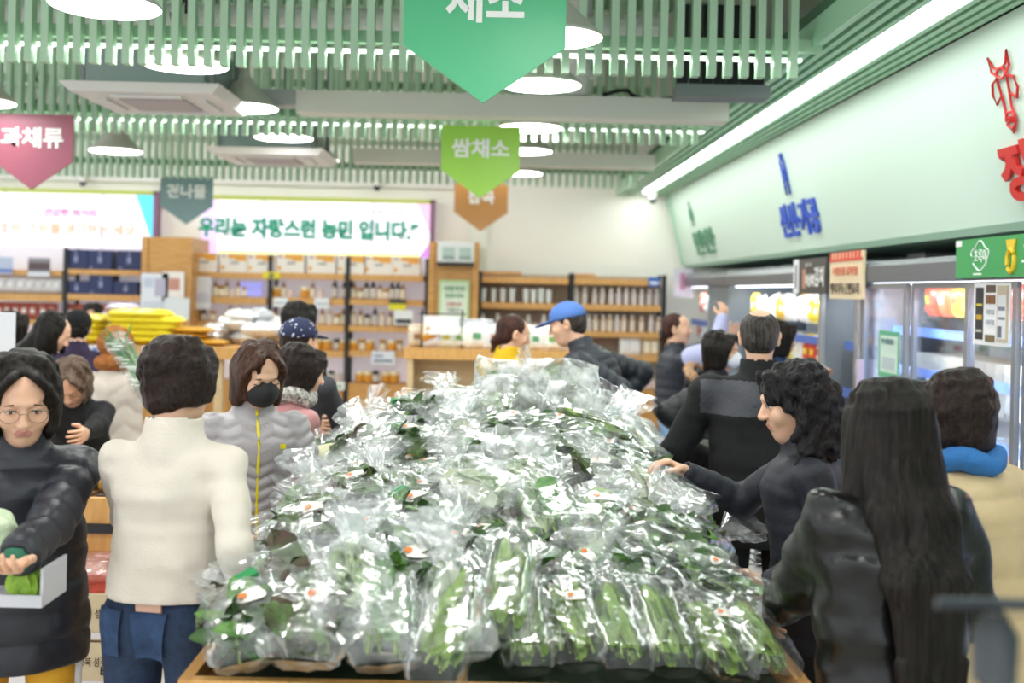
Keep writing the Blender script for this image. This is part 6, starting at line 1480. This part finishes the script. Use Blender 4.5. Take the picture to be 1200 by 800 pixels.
# 2 woman in cream fleece, back to us
p = make_pose(HP(212, 448, 3.12), 170, lean=6, hyaw=-22, hpitch=6, hroll=4, handR=pt(306, 742, 2.92), handL=(-1.0, 3.5, 1.0), poleR=(-.25, .8, -.3), wide=1.0)
person('woman in a cream fleece top and dark jeans with a phone in her pocket', p, cloth('cream fleece', 'd6cdc1', rough=.95, bump=.15, bscale=160), jean, dict(style='wavy', m=H_DKBROWN, length=.065, vol=.8, h=.005), hs=1.0, face=False,
  jk=dict(hem=.93, chest=.160, waist=.150, hip=.168, depth=.120, arm=.054, cuff=.036, collar=.035, collar_r=.080, name='fleece_top', noise=.006, nf=12), pants=dict(r=.092, knee=.068, ank=.06, noise=.004), palmR=(0, .3, -1), curlR=.5)
P2 = p; s = p.s
def surf_y(vol, x, z, back=True):
    D = vol.D[int(round((x - vol.lo[0]) / vol.h)), :, int(round((z - vol.lo[2]) / vol.h))]; w_ = np.where(D < 0)[0]
    return vol.lo[1] + (w_[-1] if back else w_[0]) * vol.h
def patch(vol, x0, x1, z0, z1, name, m, parent, off=.004, back=True, n=8, org=(0, 0, 0), taper=0.0):
    """a thin panel that follows the back (or front) of a garment volume"""
    mb = MB(); G = []
    for i in range(n + 1):
        for k in range(n + 1):
            f = k / n; xc = (x0 + x1) / 2; x = xc + (x0 + (x1 - x0) * i / n - xc) * (1 - taper * (1 - f)); z = z0 + (z1 - z0) * f
            a = int(round((x - vol.lo[0]) / vol.h)); c = int(round((z - vol.lo[2]) / vol.h)); D = vol.D[min(max(a, 0), vol.n[0] - 1), :, min(max(c, 0), vol.n[2] - 1)]; w_ = np.where(D < 0)[0]
            q = (w_[-1] if back else w_[0]) if len(w_) else vol.n[1] // 2; j2 = min(max(q + (1 if back else -1), 0), vol.n[1] - 1); d0, d1 = D[q], D[j2]; fr_ = d0 / (d0 - d1 + 1e-9) if d0 < 0 < d1 else 0
            y = vol.lo[1] + (q + (fr_ if back else -fr_)) * vol.h + (off if back else -off); G.append((x, y, z))
    mb.v = G + [(x, y - (.003 if back else -.003), z) for x, y, z in G]; N = (n + 1) ** 2
    for i in range(n):
        for k in range(n):
            a = i * (n + 1) + k; f = (a, a + 1, a + n + 2, a + n + 1); mb.f.append(f if back else f[::-1]); mb.m.append(0)
    for i in range(n):
        for a, b in ((i, i + 1), (n * (n + 1) + i + 1, n * (n + 1) + i), ((i + 1) * (n + 1), i * (n + 1)), (i * (n + 1) + n, (i + 1) * (n + 1) + n)): mb.f.append((a, b, b + N, a + N)); mb.m.append(0)
    return mb.build(name, m, parent, org, smooth=True)
dn_ = cloth('faded denim', '1d3252', '2e4a70', vscale=30)
for x0, x1 in ((-.065, .045), (.07, .150)): patch(P2.tv, x0 * s, x1 * s, .775 * s, .908 * s, 'back_pocket', dn_, P2.root, taper=.25, off=.012)
o = MB().rbox((0, 0, 0), .072, .009, .07, 0, 0, R(-4)).build('phone', mat('rose beige phone', 'c9a08c', rough=.35), None, (0, 0, 0))
o.location = rotz(p.yaw) @ (V3(-.008, surf_y(P2.tv, -.008 * s, .91 * s) / s + .012, .912) * s) + p.off; o.rotation_euler = (0, 0, p.yaw); tag(o, 'rose-beige phone sticking out of the dark jeans back pocket', 'phone')

# 3 masked woman, silver-grey puffer with yellow zip
p = make_pose(HP(303, 440, 4.15), 22, lean=2, hyaw=10, hpitch=20, handL=pt(354, 640, 4.1), handR=pt(268, 620, 3.9), poleL=(.8, .3, -.3))
person('woman in a black face mask and silver-grey puffer jacket with yellow zip', p, grey_p, cloth('ivory trousers', 'dcd8cf', bump=.1), dict(style='bob', m=H_BROWN, length=.115, h=.005), hs=1.04, eyes='closed', mouth=False,
  jk=dict(amp=.015, sp=.046, zig=.012, zf=9, hem=.83, chest=.172, waist=.160, hip=.165, depth=.125, arm=.062, cuff=.046, collar=.045, collar_r=.075, name='puffer_jacket', noise=.002, h=.007), pants=dict(r=.105, knee=.095, ank=.09))
J = p.J; s = p.s
def front_y(vol, x, z):
    i = int(round((x - vol.lo[0]) / vol.h)); k = int(round((z - vol.lo[2]) / vol.h)); col_ = vol.D[i, :, k]; w_ = np.where(col_ < 0)[0]
    return vol.lo[1] + (w_[0] * vol.h if len(w_) else 0)
zs_ = np.arange(.845, 1.40, .02) * s
pts = [V3(0, front_y(p.jv, 0, z) - .002, z) for z in zs_]; pts = [q for q in pts if q[1] < -.03]
MB().tube(pts, .006, 6).build('zip', mat('yellow zip', 'e6d21c', rough=.4), p.root, (0, 0, 0), smooth=True)
n = 28; pts = []
for k in range(n):
    a = 2 * math.pi * k / n; pts.append(V3(.163 * s * math.cos(a), .122 * s * math.sin(a), .832 * s))
MB().tube(pts, .006, 6, closed=True).build('hem_piping', mat('yellow zip', 'e6d21c'), p.root, (0, 0, 0), smooth=True)
MB().rbox(tuple(V3(.085, front_y(p.jv, .085 * s, 1.24 * s) / s - .002, 1.24) * s), .05, .004, .018, .25).build('chest_mark', mat('yellow zip', 'e6d21c'), p.root, (0, 0, 0))
tn = Vol(J['neck'] - .15, J['neck'] + .15, .006); tn.cap(J['neck'] - p.A @ V3(0, .0, .05), J['neck'] + p.A @ V3(0, -.005, .06), .063, .059); tn.ell(J['neck'] + V3(0, -.065, -.06), (.045, .02, .07), .02); tn.noise(.003, 60, 3); piece(p, 'turtleneck', tn, cloth('black knit', '141416'))
def mask_on(p, m, hs=None):
    v = Vol(p.J['head'] - .16, p.J['head'] + .16, .0045); hs = p.hs
    v.ell(p.X(0, -.052, -.038), (.062 * hs, .058 * hs, .056 * hs), .01, p.HA); v.ell(p.X(0, -.085, -.030), (.022 * hs, .034 * hs, .040 * hs), .03, p.HA); v.ell(p.X(0, -.0, -.04), (.07 * hs, .07 * hs, .1 * hs), .004, p.HA, 'sub')
    o = piece(p, 'face_mask', v, m)
    for s in (-1, 1): MB().tube([p.X(s * .058, -.065, -.015), p.X(s * .076, -.02, .015), p.X(s * .080, .012, .01)], .0015, 5).tube([p.X(s * .056, -.055, -.065), p.X(s * .074, -.02, -.04), p.X(s * .080, .012, -.02)], .0015, 5).build('ear_loop', m, o, (0, 0, 0))
mask_on(p, mat('black mask', '17171a', rough=.7)); P3 = p

# 4 woman in pink jacket
p = make_pose(HP(353, 437, 4.9), 128, lean=6, hyaw=-10, hpitch=8, handL=pt(374, 545, 4.65), handR=pt(378, 548, 4.55))
person('woman in a dusty pink jacket and speckled scarf facing away beside the masked woman', p, puff('dusty pink nylon', 'c98f90', .5), cloth('taupe trousers', '6a5a4c'), dict(style='wavy', m=H_DKBROWN, length=.10, vol=.7), hs=1.02, face=False,
  jk=dict(amp=.004, sp=.07, hem=.72, chest=.17, waist=.165, hip=.175, depth=.13, arm=.058, cuff=.042, collar=.03, noise=.006), fine=1.15)
ring(p, 'scarf', cloth('speckled scarf', '2b2b2d', 'e2ded6', vscale=70), .082, .032, .035)
v = Vol((-.15, -.15, -.1), (.15, .15, .12), .009); v.ell((0, 0, 0), (.10, .09, .055), .01); v.noise(.02, 18, 2)
q = pt(387, 535, 4.5); o = meshobj('vegetable_bag', [v.mesh()], mat('milky yellow bag', 'ddd9ae', rough=.35, var=.15, vscale=20), None, q); tag(o, 'milky yellow bag held in the hands of the woman in pink', 'bag')
# 5 person in dotted cap
p = make_pose(HP(352, 402, 5.6), 160, lean=4, hyaw=-15, handL=(-.95, 5.95, 1.0), handR=(-.72, 5.9, .98))
person('person in a navy cap with white dots and a charcoal jacket, seen from behind', p, cloth('charcoal jacket', '3c3f46'), blk, dict(style='short', m=H_DKBROWN), face=False, jk=dict(hem=.74, amp=.004, sp=.08, arm=.06, noise=.006), fine=1.3)
def cap_on(p, m, brim=True, dots=None, h_=.0065):
    hs = p.hs; v = Vol(p.J['head'] - .2, p.J['head'] + .2, h_); v.ell(p.X(0, .015, .045), (.090 * hs, .106 * hs, .086 * hs), .01, p.HA); v.plane(p.X(0, 0, .028), p.HA @ V3(0, 0, -1)); v.ell(p.X(0, .015, .03), (.080 * hs, .096 * hs, .078 * hs), .005, p.HA, 'sub')
    o = piece(p, 'cap', v, m)
    if brim:
        v = Vol(p.J['head'] - .25, p.J['head'] + .25, .005); v.ell(p.X(0, -.095, .036), (.074 * hs, .085 * hs, .008), .008, p.HA @ rotx(.12)); v.ell(p.X(0, .015, .03), (.082 * hs, .098 * hs, .08 * hs), .004, p.HA, 'sub'); v2 = piece(p, 'cap_brim', v, m)
    return o
cm = mat('navy dotted cloth', '1c2347', rough=.8)
nt = cm.node_tree; vo = nt.nodes.new('ShaderNodeTexVoronoi'); vo.inputs['Scale'].default_value = 42; tcx = nt.nodes.new('ShaderNodeTexCoord'); nt.links.new(tcx.outputs['Object'], vo.inputs['Vector'])
cr = nt.nodes.new('ShaderNodeValToRGB'); cr.color_ramp.elements[0].position = .22; cr.color_ramp.elements[1].position = .27; cr.color_ramp.elements[0].color = lin('d8dae6'); cr.color_ramp.elements[1].color = lin('1c2347')
nt.links.new(vo.outputs['Distance'], cr.inputs[0]); nt.links.new(cr.outputs[0], nt.nodes['Principled BSDF'].inputs['Base Color']); cap_on(p, cm)
# 6 dark head behind the cap
p = make_pose(HP(352, 377, 6.6), 140, handL=None, handR=None)
person('dark-haired person mostly hidden behind the person in the dotted cap', p, blk, blk, dict(style='bob', m=H_BLACK, length=.09), face=False, fine=1.6, jk=dict(hem=.8))
# 7 brown-grey haired person bending, black coat
p = make_pose(HP(84, 450, 5.75), 6, lean=24, hpitch=28, handL=(-1.95, 5.25, .97), handR=(-2.35, 5.25, .97))
person('woman with brown-grey wavy hair in a black coat bending over the food bin', p, cloth('black wool coat', '121215'), blk, dict(style='wavy', m=H_MIX, length=.115, vol=.9), hs=1.05, eyes='closed', jk=dict(hem=.7, chest=.19, waist=.18, arm=.07, collar=.03, depth=.14, noplane=1), fine=1.1)
# 8 navy coat, leaning, black hair
p = make_pose(HP(62, 391, 6.6), 95, lean=32, hpitch=8, handL=(-2.2, 6.9, 1.1), handR=(-2.2, 6.5, 1.1))
person('woman with long black hair in a slate navy hooded coat leaning to the right', p, cloth('slate navy coat', '2c3646'), blk, dict(style='long', m=H_BLACK, length=.30, h=.007), face=False, jk=dict(hem=.7, chest=.18, arm=.065, depth=.14, noplane=1), fine=1.4)
ring(p, 'hood', cloth('slate navy coat', '2c3646'), .09, .035, -.02)
# 9 purple
p = make_pose(HP(91, 386, 7.3), 200, lean=20, handL=(-2.5, 7.5, 1.1), handR=(-2.9, 7.5, 1.1))
person('person in a dark purple coat with a black knitted hat, behind the navy coat', p, cloth('plum coat', '37264a', '251a33', vscale=30), blk, dict(style='short', m=H_BLACK, vol=2), face=False, fine=1.6, jk=dict(hem=.75, noplane=1)); cap_on(p, mat('black knit hat', '101014', rough=.9), brim=False)
# 10 face behind the yellow bags
p = make_pose(HP(108, 371, 10.0), 12, lean=6, hpitch=10, handL=None, handR=None)
person('black-haired woman whose face shows just above the yellow bags', p, cloth('dark shopper coat', '2a2a34'), blk, dict(style='bob', m=H_BLACK, length=.10), fine=1.6, hs=1.0)
# 11 caramel hat, cream quilted vest
p = make_pose(HP(136, 408, 6.45), 176, lean=3, hpitch=2, handL=(-2.35, 6.85, 1.0), handR=(-1.95, 6.85, 1.0))
person('person in a fluffy caramel hat and cream quilted coat seen from behind', p, puff('cream quilted nylon', 'dccfc4', .6), cloth('grey blue trousers', '4c5668'), None, face=False, hs=1.0, jk=dict(amp=.010, sp=.11, zig=.055, zf=4.5, hem=.62, chest=.19, waist=.19, hip=.20, arm=.07, depth=.14, collar=.06, name='quilted_coat', noise=.002), fine=1.15)
fz = mat('caramel fluff', 'b9733a', rough=.95, var=.2, vscale=60, bump=1.0, bscale=120)
v = Vol(p.J['head'] - .22, p.J['head'] + .2, .007); v.ell(p.X(0, .012, .035), (.102, .112, .098), .02, p.HA); v.ell(p.X(0, .03, -.085), (.112, .095, .058), .02, p.HA); v.ell(p.X(0, -.09, -.02), (.055, .07, .075), .01, p.HA, 'sub'); v.noise(.005, 90, 3); piece(p, 'trapper_hat', v, fz)
# bag of spring onions
a = np.array(pt(133, 395, 6.2)); b = np.array(pt(184, 468, 6.1)); t = thing('spring_onion_bag', 'clear bag of long spring onions slanting in front of the caramel hat', 'bag', tuple(b)); st = MB(); rn = random.Random(5); d = (a - b)
for k in range(26):
    o1 = V3(rn.uniform(-.035, .045), rn.uniform(-.03, .03), rn.uniform(-.02, .02)); st.tube([b + o1, b + d * .5 + o1 * .8, a + o1 * 1.3 + d * rn.uniform(-.1, .1)], [.007, .007, .003], 6)
st.build('onion_stalks', leafmat('onion green', '2f7a3c', '6fae5a'), t, smooth=True, kind='stuff')
v = Vol(np.minimum(a, b) - .12, np.maximum(a, b) + .12, .009); v.cap(b - d * .03, a - d * .05, (.075, .045), (.065, .04), k=.01, side=(1, 0, 0)); v.noise(.010, 30, 3); o = meshobj('film_sleeve', [(lambda m_: (m_[0] - b, m_[1]))(v.mesh())], film('clear film 0.13', .13), t)
MB().tube([a + V3(.06, 0, -.03), a + V3(.10, 0, .08)], [.007, .003], 6).build('stray_leaf', leafmat('onion green', '2f7a3c', '6fae5a'), t)
# printed white stroke pattern of the sleeve
mb = MB(); rn = random.Random(8)
for k in range(22): f = rn.uniform(.15, .9); c_ = b + d * f + V3(rn.uniform(-.03, .03), -.052, 0); mb.rbox(tuple(c_), rn.uniform(.03, .07), .002, .005, 0).v
mb.build('white_print', mat('white stripe print', 'eef2ee'), t, kind='stuff')

# 13 yellow jacket
p = make_pose(HP(602, 393, 6.7), 140, lean=10, hyaw=-35, hpitch=8, handL=(.55, 7.6, 1.1), handR=(.2, 7.6, 1.1))
person('woman with a dark ponytail in a mustard yellow jacket at the oak counter', p, cloth('mustard jacket', 'dcb31a', bump=.1), blk, dict(style='bun', m=H_CHEST, h=.006), jk=dict(hem=.78, chest=.18, arm=.062, collar=.06, collar_r=.08, noise=.006), fine=1.25)
# 14 man in blue cap
p = make_pose(HP(664, 381, 6.4), -112, lean=24, hyaw=12, hpitch=2, male=True, handL=pt(716, 474, 6.45), handR=pt(723, 478, 6.55), poleL=(.8, .9, .2), poleR=(-.8, .9, .2), neck=.03)
person('man in a blue baseball cap and dark padded jacket with hands behind his back', p, puff('dark slate padded nylon', '22262f', .5), blk, dict(style='short', m=H_GREY), hs=1.04,
  jk=dict(amp=.010, sp=.06, hem=.76, chest=.185, waist=.185, hip=.18, depth=.155, arm=.072, cuff=.05, collar=.05, noise=.003, name='puffer_jacket'), curlL=.4, curlR=.6)
cap_on(p, cloth('blue cap cloth', '4f74b8', bump=.1)); P14 = p
# 15 vest woman reaching
p = make_pose(HP(794, 386, 8.2), 95, lean=2, hyaw=-25, hpitch=-5, handL=(1.8, 8.5, 1.45), handR=pt(846, 374, 8.0), poleR=(-.3, .2, -1))
person('woman in a black padded vest and light jeans reaching up with a lilac sleeve', p, puff('black vest nylon', '1f2430', .5), jeanl, dict(style='bun', m=H_CHEST), face=False, jk=dict(amp=.009, sp=.065, hem=.88, depth=.15, chest=.16, arm=.052, cuff=.036, name='padded_vest', noise=.002), fine=1.3)
v = Vol(np.minimum(p.J['shR'], p.J['wrR']) - .15, np.maximum(p.J['shR'], p.J['wrR']) + .15, .009)
for a, b, r0, r1 in ((p.J['shR'] * .7 + p.J['elR'] * .3, p.J['elR'], .075, .080), (p.J['elR'], p.J['wrR'], .080, .048)): v.cap(a, b, r0, r1, k=.02)
v.noise(.006, 14, 3); piece(p, 'sleeve', v, cloth('lilac blouse', 'b3b6dc', rough=.8, bump=.1))['label'] = 'wide lilac sleeve'
MB().box(-.05, .05, -.005, .005, -.02, .03).build('hair_clip', mat('black clip', '17171a'), p.root, (0, 0, 0)).location = tuple(p.X(0, .125, -.03))
# 16 hooded fur puffer with mask
p = make_pose(HP(845, 412, 6.4), 62, lean=4, hyaw=8, hpitch=4, handL=(1.65, 6.1, 1.1), handR=pt(815, 520, 6.2))
person('woman in a black puffer with fur-trimmed hood and white face mask', p, blackp, blk, dict(style='bob', m=H_BLACK, length=.10), jk=dict(amp=.012, sp=.075, hem=.72, chest=.18, waist=.18, arm=.072, depth=.15, cuff=.05, noise=.003, name='puffer_jacket'), mouth=False, fine=1.25)
mask_on(p, mat('white mask', 'e6e8ee', rough=.7)); J = p.J
c = J['neck'] + p.A @ V3(0, .09, .0); v = Vol(c - .25, c + .25, .009)
pts = [c + p.A @ V3(.125 * math.cos(a), .055 * math.sin(a), -.01 + .045 * math.sin(a)) for a in [2 * math.pi * k / 18 for k in range(18)]]
for k in range(18): v.cap(pts[k], pts[(k + 1) % 18], .028, k=.01)
v.noise(.012, 70, 2); piece(p, 'fur_trim', v, mat('tan fur', 'c29a78', rough=.95, var=.3, vscale=70, bump=.8, bscale=150))
v = Vol(c - .3, c + .25, .009); v.ell(c + p.A @ V3(0, .02, -.06), (.12, .06, .09), .02, p.A); v.noise(.006, 20, 2); piece(p, 'hood', v, blackp)
q = np.array(pt(826, 545, 5.8)); v = Vol((-.2, -.15, -.25), (.2, .15, .25), .011); v.cap((0, 0, -.12), (0, 0, .08), (.12, .06), (.10, .05), k=.02, side=(1, 0, 0)); v.noise(.012, 14, 2)
o = meshobj('shoulder_bag', [v.mesh()], cloth('dark olive bag', '3f4039', rough=.5), None, tuple(q)); tag(o, 'slouchy grey-black bag hanging beside the fur-trimmed puffer', 'bag')
tb = MB().tube([(-.09, 0, .10), (-.05, 0, .26), (.0, 0, .36), (.05, 0, .26), (.09, 0, .10)], .010, 6).build('strap', mat('pale strap', '8f9088', rough=.5), o, (0, 0, 0), smooth=True)
# 17 balding man
p = make_pose(HP(890, 396, 4.6), 172, lean=4, hpitch=6, hyaw=-6, male=True, handL=pt(842, 540, 4.8), handR=(1.40, 4.95, 1.05), poleL=(.9, .5, -.2), wide=1.05)
person('balding man in a black jacket with a dark grey yoke, seen from behind', p, [cloth('black fleece jacket', '131316', bump=.15), cloth('charcoal yoke', '3a3b42', rough=.5)], blk, dict(style='bald', m=H_GREY), hs=1.02, face=False,
  jk=dict(hem=.72, chest=.195, waist=.185, hip=.19, depth=.14, arm=.072, cuff=.05, collar=.055, collar_r=.078, noise=.007))
z_y = 1.225 * p.s; me = p.jacket.data; cc = np.empty(len(me.polygons) * 3); me.polygons.foreach_get('center', cc); cc = cc.reshape(-1, 3)
me.polygons.foreach_set('material_index', ((cc[:, 2] > z_y) & (cc[:, 2] < p.J['neck'][2] - .015) & (np.abs(cc[:, 0]) < .24)).astype(np.int32)); P17 = p
# 18 person behind him + reaching striped arm
p = make_pose(HP(914, 398, 7.1), 100, hpitch=8, handL=(2.0, 7.4, 1.0), handR=(2.43, 7.60, 1.27), poleR=(0, .2, -.4), poleL=(.3, .2, -1))
person('dark-haired person in blue with a striped sleeve reaching into the middle cold case', p, cloth('blue denim shirt', '3a4f78'), blk, dict(style='bob', m=H_BLACK, length=.11), face=False, fine=1.4, jk=dict(arm=.05, cuff=.04), palmR=(0, 0, -1))
sm = mat('striped sleeve', 'e6dfd8', rough=.85); nt = sm.node_tree; wv = nt.nodes.new('ShaderNodeTexWave'); wv.inputs['Scale'].default_value = 28; wv.bands_direction = 'Y'; tc_ = nt.nodes.new('ShaderNodeTexCoord'); nt.links.new(tc_.outputs['Object'], wv.inputs['Vector'])
cr = nt.nodes.new('ShaderNodeValToRGB'); cr.color_ramp.elements[0].position = .3; cr.color_ramp.elements[1].position = .4; cr.color_ramp.elements[0].color = lin('54504e'); cr.color_ramp.elements[1].color = lin('e6dfd8'); nt.links.new(wv.outputs[0], cr.inputs[0]); nt.links.new(cr.outputs[0], nt.nodes['Principled BSDF'].inputs['Base Color'])
v = Vol(np.minimum(p.J['elR'], p.J['wrR']) - .15, np.maximum(p.J['elR'], p.J['wrR']) + .15, .009); v.cap(p.J['elR'], p.J['wrR'], .058, .045); v.cap(p.J['shR'] * .6 + p.J['elR'] * .4, p.J['elR'], .06, .058); piece(p, 'striped_sleeve', v, sm)
# 19 curly woman, navy
p = make_pose(HP(930, 474, 3.5), -98, lean=6, hyaw=8, hpitch=6, handL=(.86, 3.35, .88), handR=pt(803, 552, 3.75), poleR=(-.5, .4, -.8), poleL=(.2, .5, -1))
person('woman with shoulder-length curly black hair in a navy jacket reaching over the heap', p, cloth('dark navy jacket', '1a1c28', rough=.6, bump=.1), blk, dict(style='curly', m=H_CURL, length=.15, h=.005), hs=1.06,
  jk=dict(hem=.72, chest=.175, waist=.17, hip=.18, depth=.14, arm=.066, cuff=.045, collar=.03, noise=.007, amp=.003, sp=.05), palmR=(.2, -.2, -1), curlR=.75); P19 = p
# 20 leather jacket woman
p = make_pose(HP(1038, 506, 2.7), -168, lean=3, hpitch=4, handL=(.80, 3.0, .90), handR=(1.12, 2.95, .88), wide=1.0)
lt_ = mat('black leather', '0c0c0d', rough=.30, bump=.25, bscale=12, coat=.05, spec=.45)
person('woman with long straight black hair in a black leather jacket, nearest on the right', p, lt_, blk, dict(style='long', m=H_BLACK, length=.56, h=.0055), hs=1.06, face=False,
  jk=dict(hem=.78, chest=.205, waist=.195, hip=.185, depth=.145, arm=.082, cuff=.05, collar=.05, collar_r=.082, noise=.014, nf=8, name='leather_jacket')); P20 = p
# 21 beige puffer
p = make_pose(HP(1116, 490, 3.05), -150, lean=6, hyaw=6, hpitch=8, handL=(1.15, 3.55, 1.0), handR=(1.5, 3.4, 1.0))
person('short-haired woman in a beige puffer with a blue collar at the right edge', p, puff('beige padded nylon', 'cdb48c', .55), cloth('pale trousers', 'c9c2b4'), dict(style='wavy', m=H_DKBROWN, length=.075, vol=.8), hs=1.04, face=False,
  jk=dict(amp=.012, sp=.10, hem=.66, chest=.20, waist=.20, hip=.205, depth=.155, arm=.080, cuff=.055, collar=.0, noise=.008, name='puffer_jacket'))
ring(p, 'blue_collar', cloth('blue fleece collar', '2f6fb0'), .080, .030, .030)
# 12 slice of a person at far left
p = make_pose(HP(16, 386, 7.5), 150, handL=None, handR=None); person('dark-clothed shopper half hidden behind the pale board at far left', p, blk, blk, dict(style='bob', m=H_BLACK), face=False, fine=1.7)
for o in list(bpy.data.objects):
    for k in ('_o', '_s'):
        if k in o.keys(): del o[k]
